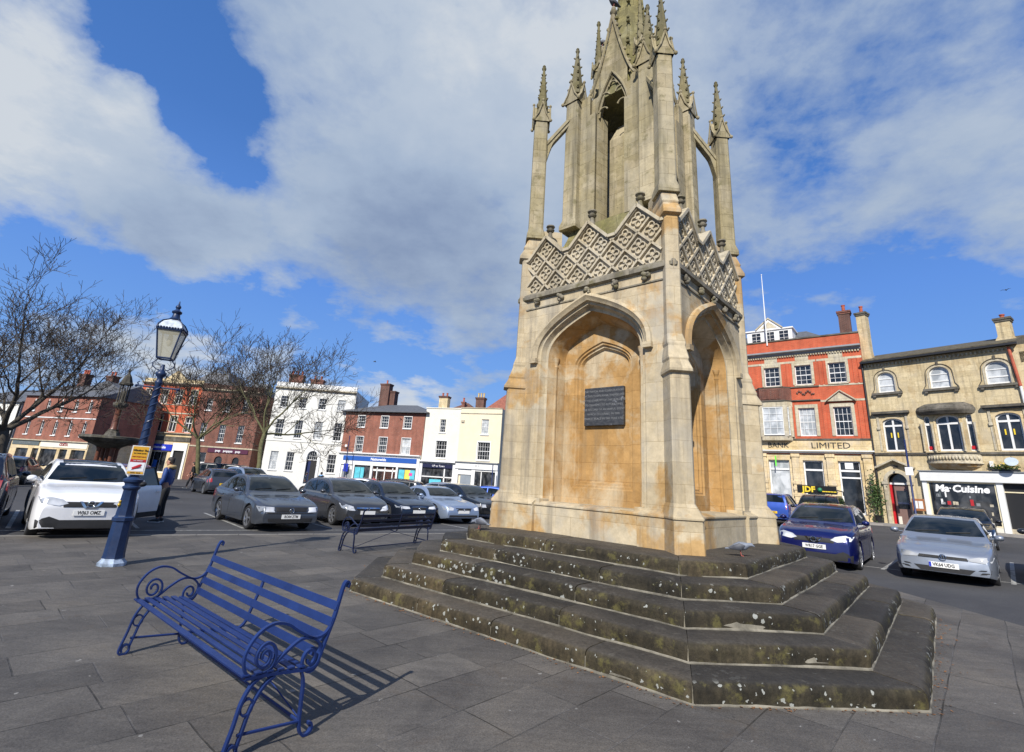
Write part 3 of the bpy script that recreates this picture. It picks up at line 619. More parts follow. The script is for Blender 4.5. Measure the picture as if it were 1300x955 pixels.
# ------------------------------------------------------------------ pigeons
M['pigeon']=plain('grey_feathers',(.17,.19,.23),.7,var=.35,scale=14); M['pigeon_dark']=plain('dark_feathers',(.06,.065,.08),.6,var=.3,scale=14); M['pink']=plain('pink_leg',(.35,.09,.07),.6)
def pigeon(loc,rz,label,mat,down=0.,grp=None):
    e=empty('pigeon',loc,rz,label,'pigeon',grp)
    mb=MB(); P=[(-.19,0,.085),(-.12,0,.095),(-.06,0,.115),(0,0,.13),(.06,0,.15-.03*down),(.10,0,.185-.06*down),(.12,0,.215-.1*down),(.145,0,.222-.11*down),(.16,0,.215-.11*down),(.185,0,.207-.12*down)]
    mb.tube(P,[(.008,.022),(.016,.032),(.045,.048),(.058,.058),(.05,.05),(.03,.03),(.024,.024),(.024,.022),(.014,.012),(.002,.002)],10); b=mb.obj('body',mat,e,smooth=60)
    for sg in (-1,1):
        mb=MB(); mb.tube([(.06,sg*.045,.14),(0,sg*.06,.125),(-.07,sg*.045,.11),(-.15,sg*.02,.095)],[(.01,.008),(.045,.012),(.032,.01),(.006,.004)],8,flat=(0,0,1)); mb.obj('wing',M['pigeon_dark'],e,smooth=60)
        mb=MB(); mb.tube([(.0,sg*.022,.08),(.01,sg*.024,.01),(.04,sg*.026,.004)],[.006,.005,.003],6); mb.obj('leg',M['pink'],e)
    return e
pigeon((-.33,8.62,5*RS),R_(150),'grey pigeon leaning down at the left corner of the top step',M['pigeon'],1.)
pigeon((3.27,7.18,5*RS),R_(-20),'pale pigeon standing on the top step below the right hand buttress',M['pigeon'],.6)
fx=Matrix.Translation((2.40,9.49,0))@Matrix.Rotation(R_(47.2-90),4,'Z')
p=fx@Vector((0,-V+.02,12.45)); pigeon(p,R_(200),'dark pigeon perched on the topmost gable finial of the stone cross',M['pigeon_dark'])
p=fx@Vector((-V+.02,0,12.45)); pigeon(p,R_(160),'small dark pigeon perched on the gable finial on the left side of the spire',M['pigeon_dark'])
# ------------------------------------------------------------------ benches
def worn_paint(name,col,fade,chip):
    m,nt,b=nodes(name); v=coords(nt); n=noise_(nt,v,3.,6,.7); n2=noise_(nt,v,26,8,.75); g=N(nt,'ShaderNodeNewGeometry'); s=N(nt,'ShaderNodeSeparateXYZ'); nt.links.new(g.outputs['Normal'],s.inputs[0])
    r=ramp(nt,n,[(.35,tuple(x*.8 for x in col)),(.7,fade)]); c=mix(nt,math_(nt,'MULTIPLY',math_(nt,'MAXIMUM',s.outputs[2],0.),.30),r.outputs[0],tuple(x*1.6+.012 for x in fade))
    k=ramp(nt,math_(nt,'ADD',n2,math_(nt,'MULTIPLY',n,.25)),[(chip,(0,0,0)),(chip+.02,(1,1,1))]); c=mix(nt,k.outputs[0],c,(.055,.024,.014)); nt.links.new(c,b.inputs['Base Color'])
    rr=ramp(nt,n2,[(.3,(.55,)*3),(.7,(.33,)*3)]); nt.links.new(rr.outputs[0],b.inputs['Roughness']); bump(nt,b,n2,.25,.004); b.inputs['Specular IOR Level'].default_value=.4; return m
M['blue_iron']=worn_paint('chipped_royal_blue_paint',(.006,.017,.085),(.010,.028,.125),.80)
M['blue_dark']=paint('worn_navy_paint',(.006,.012,.045),0,.4,.4)
def spiral(cx,cz,r0,r1,a0,a1,n=22): return [(cx+(r0+(r1-r0)*i/n)*cos(a0+(a1-a0)*i/n),cz+(r0+(r1-r0)*i/n)*sin(a0+(a1-a0)*i/n)) for i in range(n+1)]
def smooth_path(P,n=8):
    out=[]
    for i in range(len(P)-1):
        p0=P[max(i-1,0)];p1=P[i];p2=P[i+1];p3=P[min(i+2,len(P)-1)]
        for j in range(n):
            t=j/n; out.append(tuple(.5*((2*p1[k])+(-p0[k]+p2[k])*t+(2*p0[k]-5*p1[k]+4*p2[k]-p3[k])*t*t+(-p0[k]+3*p1[k]-3*p2[k]+p3[k])*t**3) for k in range(2)))
    return out+[P[-1]]
def bench(loc,rz,L,label,mat):
    """x along the seat, +y towards the backrest"""
    e=empty('bench',loc,rz,label,'bench'); h=L/2; e.scale=(1,.8,1)
    rod=[(.013,.008)]
    def bar(mb,pts,x,w=.016,t=.008): mb.tube([(x,y,z) for y,z in pts],[(w,t)]*len(pts),4,flat=(1,0,0))
    for sg in (-1,1):
        x=sg*(h-.02)
        mb=MB()  # scrolled arm
        bar(mb,smooth_path([(.30,.66),(.24,.60),(.14,.585),(.0,.64),(-.12,.70),(-.24,.715),(-.35,.67),(-.42,.58),(-.42,.50),(-.37,.44),(-.28,.43)],6)+spiral(-.265,.53,.10,.022,-PI*.5,PI*3.1,40),x,.014,.008)
        bar(mb,smooth_path([(-.28,.435),(-.20,.46),(-.10,.53),(.02,.59),(.13,.585),(.21,.53),(.22,.46)],6)+spiral(.13,.46,.088,.02,0,-PI*3.,34),x,.014,.008)
        mb.obj('arm',mat,e,smooth=50)
        mb=MB()  # front legs: two converging bars, ring and foot scroll
        bar(mb,smooth_path([(-.26,.425),(-.33,.39),(-.39,.30),(-.42,.18),(-.46,.05),(-.455,.012),(-.42,.008)],6)+spiral(-.405,.045,.04,.035,-PI*.5,PI*1.2,12),x)
        bar(mb,smooth_path([(-.16,.41),(-.24,.36),(-.31,.26),(-.345,.15),(-.375,.05)],6),x)
        bar(mb,[(-.345+.045*cos(t*PI/8),.27+.045*sin(t*PI/8)) for t in range(17)],x,.012,.006); mb.obj('leg',mat,e,smooth=50)
        mb=MB()
        bar(mb,smooth_path([(.06,.41),(.10,.33),(.11,.2),(.12,.08),(.15,.02),(.20,.012),(.235,.035),(.225,.07),(.195,.075)],6),x); mb.obj('leg',mat,e,smooth=50)
        mb=MB()  # back post running into the seat rail
        bar(mb,smooth_path([(-.40,.43),(-.2,.425),(0,.41),(.12,.40),(.19,.42),(.23,.50),(.27,.60),(.31,.70),(.335,.80),(.36,.89),(.385,.92),(.41,.905),(.40,.88)],6),x,.018,.009); mb.obj('end_frame',mat,e,smooth=50)
    for x in (0,):
        mb=MB(); bar(mb,smooth_path([(-.38,.425),(-.15,.415),(.10,.392),(.19,.42),(.23,.50),(.27,.60),(.31,.70),(.33,.79)],6),x,.016,.008); mb.obj('middle_frame',mat,e,smooth=50)
    for i,(y,z) in enumerate(((-.40,.437),(-.30,.436),(-.21,.433),(-.12,.429),(-.03,.423),(.06,.414))):
        mb=MB(); w=.03 if i==0 else .026; mb.tube([(-h,y,z+.012),(h,y,z+.012)],[(w,.006)]*2,4,flat=(0,1,0)); mb.obj('seat_slat',mat,e,bevel=.002)
    for i,(y,z) in enumerate(((.225,.475),(.262,.57),(.297,.665),(.327,.765))):
        mb=MB(); mb.tube([(-h+.01,y-.012,z),(h-.01,y-.012,z)],[(.029,.005)]*2,4,flat=(0,.33,.94)); mb.obj('back_slat',mat,e,bevel=.002)
    mb=MB(); mb.tube([(-h+.02,.115,.10),(h-.02,.115,.10)],.011,6); mb.tube([(-h+.04,.115,.12),(0,.09,.38)],.006,5); mb.tube([(h-.04,.115,.12),(0,.09,.38)],.006,5)
    for sg in (-1,1): mb.tube([(sg*(h-.02),-.38,.13),(sg*(h-.02),.115,.10)],.010,6)
    mb.obj('stretcher',mat,e)
    return e
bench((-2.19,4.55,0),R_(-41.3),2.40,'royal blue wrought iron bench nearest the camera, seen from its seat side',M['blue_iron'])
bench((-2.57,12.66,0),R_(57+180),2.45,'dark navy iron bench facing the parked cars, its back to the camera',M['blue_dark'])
# ------------------------------------------------------------------ street lamp
M['lamp_blue']=worn_paint('chipped_lamp_blue_paint',(.008,.022,.070),(.013,.034,.095),.80); M['worn_white']=plain('flaking_white_paint',(.50,.56,.62),.7,var=.45,scale=11,bumpy=.6)
M['worn_foot']=plain('half_stripped_white_paint',(.25,.31,.40),.7,var=.8,scale=7,bumpy=.6)
def lampglass():
    m,nt,b=nodes('hazy_lamp_glass'); b.inputs['Base Color'].default_value=(.42,.40,.30,1); b.inputs['Roughness'].default_value=.25; b.inputs['Alpha'].default_value=.62; return m
M['lamp_glass']=lampglass(); M['gold']=plain('gilded_crest',(.55,.36,.05),.4,.6,var=.2,scale=30)
LX,LY=-6.25,8.82
lamp=empty('street_lamp',(LX,LY,0),R_(20),'blue cast iron street lamp with a tapering glass lantern and flaking white foot','street lamp')
mb=MB(); o=lambda a,z,n=8:[(a*cos(PI/8+k*2*PI/n),a*sin(PI/8+k*2*PI/n),z) for k in range(n)]
mb.loft([o(.21,-.01),o(.21,.05),o(.165,.10),o(.15,.16)]); mb.obj('foot',M['worn_foot'],lamp,smooth=30)
mb=MB(); mb.loft([o(.165,.14),o(.155,.2),o(.14,.82),o(.165,.84),o(.165,.90),o(.14,.92),o(.135,.94)]); mb.loft([o(.13,.94),o(.105,1.42),o(.115,1.45)])
mb.lathe([(.115,1.44),(.135,1.47),(.135,1.50),(.11,1.52),(.115,1.56),(.15,1.60),(.155,1.64),(.11,1.67),(.085,1.70)],16); mb.obj('pedestal',M['lamp_blue'],lamp,smooth=30).scale=(1,1,.9)
mb=MB(); mb.lathe([(.08,1.45),(.075,1.68),(.065,1.9),(.062,2.5),(.048,3.28),(.06,3.30),(.06,3.33),(.045,3.36),(.05,3.42),(.085,3.46),(.09,3.50),(.06,3.54),(.035,3.58),(.028,3.68)],14)
pts=[]
for k in range(2):
    pts=[(.064*cos(t*.42+k*PI)*(1-.2*t/60),.064*sin(t*.42+k*PI)*(1-.2*t/60),2.0+t*.021) for t in range(60)]; mb.tube(pts,.013,5)
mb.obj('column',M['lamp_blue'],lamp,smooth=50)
mb=MB(); mb.tube([(-.34,0,3.22),(.34,0,3.22)],.016,8); mb.ball((-.34,0,3.22),.028); mb.ball((.34,0,3.22),.028); mb.tube([(-.30,0,3.22),(-.33,0,3.28),(-.30,0,3.31)],.012,6)
mb.tube([(.3,0,3.22),(.33,0,3.17),(.3,0,3.14)],.012,6); mb.obj('ladder_bar',M['lamp_blue'],lamp,smooth=60)
mb=MB()
for sg in (-1,1):
    mb.tube([(sg*(.03+.0),0,3.56),(sg*.10,0,3.58),(sg*.17,0,3.64),(sg*.18,0,3.70),(sg*.13,0,3.76),(sg*.12,0,3.80)],.010,6)
mb.obj('bracket',M['lamp_blue'],lamp,smooth=60)
def lan(n=4): 
    return lambda a,z:[(a*cos(PI/4+k*2*PI/n),a*sin(PI/4+k*2*PI/n),z) for k in range(n)]
q=lan(); mb=MB(); mb.loft([q(.155,3.82),q(.275,4.36)],False,False); mb.obj('glass',M['lamp_glass'],lamp)
mb=MB()
for k in range(4):
    an=PI/4+k*PI/2; an2=an+PI/2; mb.tube([(.16*cos(an),.16*sin(an),3.80),(.28*cos(an),.28*sin(an),4.37)],.014,5)
    mb.tube([(.16*cos(an),.16*sin(an),3.80),(.16*cos(an2),.16*sin(an2),3.80)],.018,5); mb.tube([(.285*cos(an),.285*sin(an),4.37),(.285*cos(an2),.285*sin(an2),4.37)],.022,5)
    for j in range(9):
        t=(j+.5)/9; x=.30*(cos(an)*(1-t)+cos(an2)*t); y=.30*(sin(an)*(1-t)+sin(an2)*t); mb.ball((x,y,4.40),.02,5,4)
mb.obj('lantern_frame',M['lamp_blue'],lamp)
mb=MB(); mb.loft([q(.285,4.38),q(.275,4.45),q(.21,4.54),q(.10,4.60),q(.075,4.61)]); mb.obj('lantern_roof',M['worn_white'],lamp,smooth=60)
mb=MB()
for k in range(4):
    an=PI/4+k*PI/2; mb.tube([(r*cos(an),r*sin(an),z) for r,z in ((.295,4.38),(.285,4.46),(.215,4.55),(.1,4.61))],.012,5)
mb.lathe([(.085,4.60),(.10,4.63),(.075,4.66),(.06,4.74),(.085,4.76),(.09,4.79),(.05,4.82),(.03,4.85),(.05,4.88),(.045,4.91),(.02,4.94),(.008,5.02)],10); mb.obj('vent_cap',M['lamp_blue'],lamp,smooth=50)
M['bulb']=plain('frosted_bulb',(.6,.58,.5),.3); mb=MB(); mb.lathe([(.02,4.34),(.03,4.3),(.05,4.2),(.05,4.12),(.02,4.06)],10); mb.obj('bulb',M['bulb'],lamp,smooth=60)
mb=MB(); mb.tube([(.118,-.0,1.0),(.122,-.0,1.1)],[(.03,.012),(.02,.012)],6); mb.ball((.125,0,1.03),.03); mb.ball((.12,0,1.09),.02)
cr=mb.obj('crest',M['gold'],lamp,smooth=50); cr.rotation_euler=(0,0,R_(225))
lamp.scale=(.95,.95,.907)
# poster board strapped to the lamp
M['board_white']=plain('aluminium_board',(.62,.62,.60),.5); M['yel']=plain('yellow_print',(.62,.33,.02),.5,var=.08); M['redp']=plain('red_print',(.42,.02,.025),.5,var=.1); M['ink']=plain('black_print',(.02,.015,.01),.5); M['white']=plain('white_print',(.75,.76,.78),.5,var=.05)
def add_sign():
    s=empty('poster_board',(LX+.055,LY-.085,1.42),R_(36.),'yellow, red and white poster board strapped to the blue lamp post','sign')
    s.scale=(.66,1,.70)
    mb=MB(); mb.box(-.19,.19,-.012,.0,0,.68); b=mb.obj('board',M['board_white'],s,bevel=.003)
    mb=MB(); mb.box(-.165,.165,-.016,-.0125,.36,.66); mb.obj('yellow_panel',M['yel'],s); mb=MB(); mb.box(-.165,.165,-.016,-.0125,.02,.07); mb.obj('yellow_panel',M['yel'],s)
    mb=MB(); mb.box(-.165,.165,-.016,-.0125,.295,.357); mb.obj('red_panel',M['redp'],s)
    mb=MB(); mb.box(-.155,.155,-.016,-.0125,.085,.285); mb.obj('picture_panel',M['white'],s)
    mb=MB(); mb.tube([(-.09,-.02,.14),(.06,-.02,.215),(.09,-.02,.24)],[(.03,.003),(.034,.003),(.012,.002)],8,flat=(.4,0,-1)); mb.obj('picture',M['redp'],s)
    mb=MB(); mb.tube([(-.10,-.019,.12),(.10,-.019,.17)],[(.006,.002)]*2,6,flat=(0,0,1)); mb.obj('picture',M['ink'],s)
    text('Window Tax',.062,M['ink'],s,(0,-.017,.57),bold=.001,shear=.2); text('ON TOUR DATES',.034,M['ink'],s,(0,-.017,.50)); text('HIGH STREET EVENTS',.03,M['redp'],s,(0,-.017,.42)); text('THE MARKET',.036,M['white'],s,(0,-.017,.326)); text('WWW.  CO.UK',.03,M['ink'],s,(0,-.017,.046))
add_sign()

# leaves and grit gathered at the foot of the steps and in the paving
def leaves():
    rnd=random.Random(4); mb=MB(); S=[Matrix.Translation((2.379,9.523,0))@Matrix.Rotation(PHI,4,'Z')@Vector((*p,0)) for p in octo(2.409+.408*4+.03,2.973+.42*4+.03)]
    for a,b,n,w in ((S[2],S[3],150,.10),(S[0],S[1],170,.05),(S[7],S[0],30,.06),(S[1],S[2],60,.05)):
        d=(b-a); nrm=Vector((d.y,-d.x,0)).normalized()
        for _ in range(n):
            p=a+d*rnd.random()+nrm*abs(rnd.gauss(0,w)); s=rnd.uniform(.006,.02); an=rnd.random()*6.3; u=Vector((cos(an),sin(an),rnd.uniform(-.3,.3)))*s; v=Vector((-sin(an),cos(an),rnd.uniform(-.3,.3)))*s*.6; c=p+Vector((0,0,.008))
            mb.add([c-u,c+v,c+u,c-v],[(0,1,2,3)])
    tag(mb.obj('fallen_leaves',plain('dry_brown_leaves',(.22,.10,.035),.8,var=.6,scale=30)),kind='stuff')
leaves()
# ------------------------------------------------------------------ buildings
M['brick_red']=brick('red_brick',(.27,.055,.028),(.34,.085,.04),(.26,.19,.15))
M['brick_bright']=brick('orange_red_brick',(.50,.066,.022),(.58,.09,.032),(.46,.16,.08),dirt=.3)
M['brick_brown']=brick('brown_brick',(.10,.032,.020),(.15,.048,.03),(.16,.12,.10),dirt=.45)
M['brick_dull']=brick('dull_red_brick',(.17,.036,.018),(.24,.06,.03),(.22,.16,.13),dirt=.45)
M['bath']=stone('honey_bath_stone',(.63,.52,.32),(.54,.42,.24),(.13,.11,.08),.75,.32,.5,.55,0.,.004,.6,grey=(.46,.39,.27))
M['bath_clean']=stone('clean_bath_stone',(.70,.56,.34),(.62,.48,.26),(.30,.25,.18),.9,.36,.35,.55,0.,.005,.35,grey=(.50,.43,.33))
M['dressing']=stone('pale_stone_dressing',(.56,.50,.37),(.50,.43,.30),(.2,.18,.15),.6,.3,.4,.55,0.,.005,.6,grey=(.38,.35,.30))
M['soot']=stone('sooty_stone_ledge',(.14,.13,.11),(.10,.09,.075),(.05,.048,.04),.8,.3,.1,.5,.2,.004,.8,grey=(.2,.18,.15))
M['render_white']=plain('white_stucco',(.66,.65,.60),.75,var=.06,scale=1.2)
M['render_cream']=plain('cream_stucco',(.66,.59,.43),.75,var=.06,scale=1.)
M['render_ivory']=plain('ivory_stucco',(.67,.64,.54),.75,var=.06,scale=1.)
M['wpaint']=plain('white_joinery',(.70,.70,.68),.45,var=.05,scale=4)
M['cream_paint']=plain('cream_joinery',(.68,.60,.40),.5)
M['slate']=plain('slate_roof',(.095,.10,.11),.6,var=.3,scale=4,bumpy=.5)
M['stonetile']=plain('mossy_stone_tiles',(.085,.072,.045),.9,var=.55,scale=5,bumpy=1.)
M['clay']=plain('clay_tile_roof',(.24,.085,.055),.85,var=.4,scale=5,bumpy=.8)
M['claydark']=plain('dark_clay_tile_roof',(.13,.06,.04),.85,var=.4,scale=5,bumpy=.8)
M['lead']=plain('grey_lead',(.22,.23,.24),.5,var=.15)
M['pot']=plain('terracotta_pot',(.36,.085,.045),.8,var=.25); M['pot_buff']=plain('buff_pot',(.50,.38,.18),.8,var=.2)
M['iron']=plain('black_iron',(.012,.012,.014),.5)
M['glass']=glass('window_glass',(.010,.012,.015),.05,.7,.03)
M['blind']=glass('net_curtained_glass',(.30,.32,.33),.12,.5,.25)
M['dark']=plain('dark_interior',(.008,.008,.009),.6)
M['shop_in']=glass('shop_window_glass',(.012,.013,.015),.05,.6,.06)
M['blue_sign']=plain('blue_fascia',(.02,.09,.36),.4,var=.04); M['royal_sign']=plain('royal_blue_fascia',(.015,.035,.42),.4,var=.04); M['navy_sign']=plain('navy_fascia',(.012,.015,.05),.4,var=.04)
M['plum']=plain('plum_fascia',(.075,.012,.04),.4,var=.05); M['black_sign']=plain('black_fascia',(.012,.012,.012),.3); M['grey_sign']=plain('grey_fascia',(.10,.12,.12),.5)
M['letter_w']=plain('white_letters',(.82,.82,.82),.5,var=.01); M['letter_k']=plain('black_letters',(.02,.02,.02),.5,var=.01); M['letter_r']=plain('dark_red_letters',(.22,.01,.02),.5,var=.01); M['letter_y']=plain('yellow_letters',(.75,.55,.03),.5,var=.01)
M['teal']=plain('turquoise_poster',(.10,.46,.55),.5,var=.25,scale=2.5); M['yellow_poster']=plain('yellow_poster',(.8,.6,.1),.5,var=.2); M['pink_poster']=plain('magenta_poster',(.7,.05,.3),.5)
M['red_door']=plain('red_paint',(.50,.015,.02),.35); M['brown_door']=plain('mauve_brown_paint',(.19,.12,.10),.4); M['blue_door']=plain('dark_blue_door',(.01,.02,.09),.4); M['grey_door']=plain('grey_shutter',(.22,.25,.28),.5)
M['green']=plain('green_sign',(.02,.16,.07),.4); M['lime']=plain('lime_banner',(.15,.75,.05),.5)
M['leaf']=plain('green_leaves',(.045,.085,.02),.6,var=.5,scale=9)
M['flower']=plain('yellow_flowers',(.55,.42,.03),.6,var=.3,scale=9)
def building(name,P0,P1,zb,label,cat='building'):
    a=math.atan2(P1[1]-P0[1],P1[0]-P0[0]); e=empty(name,(P0[0],P0[1],zb),a,label,cat)
    e['_w']=math.hypot(P1[0]-P0[0],P1[1]-P0[1]); e['_z']=zb; return e
def mbz(e): m=MB(); m.T=Matrix.Translation((0,0,-e['_z'])); return m     # heights below are given as world z
def arc(s0,s1,z1,rise,n=12):
    """points along an arched head from right spring to left spring"""
    w=(s1-s0)/2; c=(s0+s1)/2; return [(c+w*cos(PI*i/n),z1-rise+rise*sin(PI*i/n)) for i in range(n+1)]
def facade(e,W,z1,ops,mat,name='wall',depth=9.,z0=None,y=0.,rev=.16,sides=True,back=True,x0=0.):
    """ops: (s0,s1,z0,z1,rise)"""
    mb=mbz(e); z0=e['_z']-.6 if z0 is None else z0
    xs=sorted({x0,W}|{o[0] for o in ops}|{o[1] for o in ops}); zs=sorted({z0,z1}|{o[2] for o in ops}|{o[3] for o in ops})
    for i in range(len(xs)-1):
        for j in range(len(zs)-1):
            cx,cz=(xs[i]+xs[i+1])/2,(zs[j]+zs[j+1])/2
            if any(o[0]<cx<o[1] and o[2]<cz<o[3] for o in ops): continue
            mb.add([(xs[i],y,zs[j]),(xs[i+1],y,zs[j]),(xs[i+1],y,zs[j+1]),(xs[i],y,zs[j+1])],[(0,1,2,3)])
    for o in ops:
        s0,s1,a,b,r=o
        if r>0:
            A=arc(s0,s1,b,r); h=len(A)//2
            for k in range(len(A)-1):
                cor=(s1,b) if k<h else (s0,b)
                mb.add([(A[k][0],y,A[k][1]),(cor[0],y,cor[1]),(A[k+1][0],y,A[k+1][1])],[(0,1,2)])
            ring=[(s0,a),(s1,a)]+A
        else: ring=[(s0,a),(s1,a),(s1,b),(s0,b)]
        for k in range(len(ring)):
            p,q=ring[k],ring[(k+1)%len(ring)]
            if p!=q: mb.add([(p[0],y,p[1]),(q[0],y,q[1]),(q[0],y+rev,q[1]),(p[0],y+rev,p[1])],[(0,1,2,3)])
    if sides:
        for x in (x0,W): mb.add([(x,y,z0),(x,depth,z0),(x,depth,z1),(x,y,z1)],[(0,1,2,3)])
    if back: mb.add([(x0,depth,z0),(W,depth,z0),(W,depth,z1),(x0,depth,z1)],[(0,1,2,3)])
    mb.add([(x0,y,z1),(W,y,z1),(W,depth,z1),(x0,depth,z1)],[(0,1,2,3)])
    return mb.obj(name,mat,e)
def window(e,s0,s1,a,b,rise=0,nx=3,nz=4,y=.10,fw=.055,bar=.022,frame=None,pane=None,sill=None,meet=True,cross=False,surround=None,sw=.12,name='window',trans=None):
    frame=frame or M['wpaint']; pane=pane or M['glass']; mb=mbz(e)
    def R(x0,x1,z0,z1,y0=y,y1=y+.05): mb.box(x0,x1,y0,y1,z0,z1)
    zt=b-rise
    R(s0,s0+fw,a,zt); R(s1-fw,s1,a,zt); R(s0+fw,s1-fw,a,a+fw*1.3)
    if rise==0: R(s0+fw,s1-fw,b-fw,b)
    else:
        A=arc(s0,s1,b,rise,12); B=arc(s0+fw,s1-fw,b-fw,rise-fw*.3,12)
        mb.loft([[(A[k][0],y,A[k][1]),(B[k][0],y,B[k][1]),(B[k][0],y+.05,B[k][1]),(A[k][0],y+.05,A[k][1])] for k in range(13)])
    c=(s0+s1)/2
    def ztop(x): return b-fw if rise==0 else (b-rise+rise*math.sqrt(max(0,1-((x-c)/((s1-s0)/2))**2))-fw*.8)
    if cross:
        R(c-fw*.6,c+fw*.6,a+fw,ztop(c),y-.01,y+.045); zz=trans or a+(b-a)*.72; R(s0+fw,s1-fw,zz-fw*.7,zz+fw*.7,y-.012,y+.04)
    else:
        for i in range(1,nx):
            x=s0+(s1-s0)*i/nx; R(x-bar/2,x+bar/2,a+fw,ztop(x),y+.012,y+.045)
        for j in range(1,nz):
            z=a+(zt-a)*j/nz if rise else a+(b-a)*j/nz
            hb=fw*.5 if (meet and j*2==nz) else bar/2; R(s0+fw,s1-fw,z-hb,z+hb,y+.008,y+.042)
        if rise: R(s0+fw,s1-fw,zt-bar/2,zt+bar/2,y+.012,y+.045)
    w=mb.obj(name,frame,e)
    mb=mbz(e)
    if rise: A=arc(s0+.02,s1-.02,b-.02,rise,12); pts=[(s0+.02,a+.02),(s1-.02,a+.02)]+A; mb.add([(x,y+.04,z) for x,z in pts],[tuple(range(len(pts)))])
    else: mb.add([(s0+.01,y+.04,a+.01),(s1-.01,y+.04,a+.01),(s1-.01,y+.04,b-.01),(s0+.01,y+.04,b-.01)],[(0,1,2,3)])
    mb.obj('pane',pane,w)
    if sill:
        mb=mbz(e); mb.box(s0-.08,s1+.08,-.09,y,a-.1,a-.003); mb.obj('sill',sill,w)
    if surround:
        mb=mbz(e); mb.box(s0-sw,s0-.002,-.035,.01,a,zt); mb.box(s1+.002,s1+sw,-.035,.01,a,zt)
        if rise:
            A=arc(s0-sw,s1+sw,b+sw,rise+sw,12); B=arc(s0-.002,s1+.002,b,rise,12); mb.loft([[(A[k][0],-.035,A[k][1]),(B[k][0],-.035,B[k][1]),(B[k][0],.01,B[k][1]),(A[k][0],.01,A[k][1])] for k in range(13)])
        else: mb.box(s0-sw,s1+sw,-.037,.01,b+.002,b+sw*1.2)
        mb.obj('surround',surround,w)
    return w
def band(e,W,z0,z1,out,mat,name='cornice',x0=0.,steps=1,ret=True):
    mb=mbz(e)
    if steps==1: mb.box(x0-.02,W+.02,-out,.0,z0,z1)
    else:
        pr=[(.0,z0),(-out*.35,z0+(z1-z0)*.1),(-out*.4,z0+(z1-z0)*.35),(-out*.8,z0+(z1-z0)*.6),(-out,z0+(z1-z0)*.65),(-out,z1-.02),(-out*.9,z1),(0,z1)]
        mb.loft([[(x0-.02,yy,z) for yy,z in pr],[(W+.02,yy,z) for yy,z in pr]])
    return mb.obj(name,mat,e)
def slab(e,name,mat,*b,parent=None,bevel=0.):
    mb=mbz(e); mb.box(*b); return mb.obj(name,mat,parent or e,bevel=bevel)
def chimney(e,x,y,w,d,z0,z1,mat,pots,potm=None,cap=None,taper=0.,ph=.45):
    mb=mbz(e); mb.loft([[(x-w/2-taper,y-d/2,z0),(x+w/2+taper,y-d/2,z0),(x+w/2+taper,y+d/2,z0),(x-w/2-taper,y+d/2,z0)]]+[[(x-w/2,y-d/2,z),(x+w/2,y-d/2,z),(x+w/2,y+d/2,z),(x-w/2,y+d/2,z)] for z in ((z0+(z1-z0)*.3) if taper else z0+.01,z1)])
    c=mb.obj('chimney',mat,e)
    mb=mbz(e); mb.box(x-w/2-.09,x+w/2+.09,y-d/2-.09,y+d/2+.09,z1,z1+.12); mb.box(x-w/2-.05,x+w/2+.05,y-d/2-.05,y+d/2+.05,z1-.12,z1-.002); mb.obj('chimney_cap',cap or mat,c)
    for i in range(pots):
        px=x-w/2+w*(i+.5)/pots; mb=mbz(e); mb.lathe([(.11,z1+.1),(.10,z1+.1+ph),(.13,z1+.12+ph),(.13,z1+.18+ph),(.1,z1+.19+ph)],10,px,y); mb.obj('chimney_pot',potm or M['pot'],c,smooth=40)
    return c
def fascia_text(e,s,x,z,size,mat,y,name='lettering',parent=None,sx=1.,bold=0.,ext=.01,align='CENTER',shear=0.):
    return text(s,size,mat,parent or e,(x,y,z-e['_z']),ext=ext,bold=bold,sx=sx,name=name,align=align,shear=shear)
def pipe(e,pts,r,mat,name='drainpipe'):
    mb=mbz(e); mb.tube(pts,r,8); return mb.obj(name,mat,e)
def hip_roof(e,x0,x1,y0,y1,z0,z1,i,mat,name='roof',ov=.3):
    mb=mbz(e); ym=(y0+y1)/2
    mb.add([(x0-ov,y0-ov,z0),(x1+ov,y0-ov,z0),(x1+ov,y1+ov,z0),(x0-ov,y1+ov,z0),(x0+i,ym,z1),(x1-i,ym,z1),(x0-ov,y0-ov,z0-.1),(x1+ov,y0-ov,z0-.1),(x1+ov,y1+ov,z0-.1),(x0-ov,y1+ov,z0-.1)],
       [(0,1,5,4),(1,2,5),(2,3,4,5),(3,0,4),(6,7,1,0),(7,8,2,1),(8,9,3,2),(9,6,0,3),(9,8,7,6)])
    return mb.obj(name,mat,e)
# ---- A: bank on the right -------------------------------------------------
b=building('bank_building',(17.2,36.95),(23.45,31.79),.55,'orange red brick bank with stone bay, pilasters and fascia reading BANK LIMITED')
b.location=(18.07,36.24,.55); b.rotation_euler[2]=math.atan2(31.79-36.24,23.45-18.07)
W=6.98; X0=-1.5
up3=[(.97,1.98,9.5,10.9,0),(2.97,3.98,9.5,10.9,0),(5.01,6.02,9.5,10.9,0)]
mid=[(2.95,3.95,5.92,7.85,0),(5.03,6.03,5.92,7.85,0)]
facade(b,W,12.85,up3+mid,M['brick_bright'],z0=4.7,x0=X0,depth=9)
gr=[(.78,2.1,1.4,4.3,0),(2.92,4.1,1.4,4.3,0),(4.95,6.15,1.0,4.3,0)]
facade(b,W,4.7,gr,M['bath_clean'],'ground_storey_wall',x0=X0,y=.02,sides=False,back=False,rev=.25)
for o in up3: window(b,*o[:4],nx=3,nz=4,surround=M['dressing'],sw=.17,sill=M['dressing'])
for o in mid: window(b,*o[:4],nx=4,nz=4,surround=M['dressing'],sw=.2,pane=M['blind'] if o[0]<4 else M['glass'])
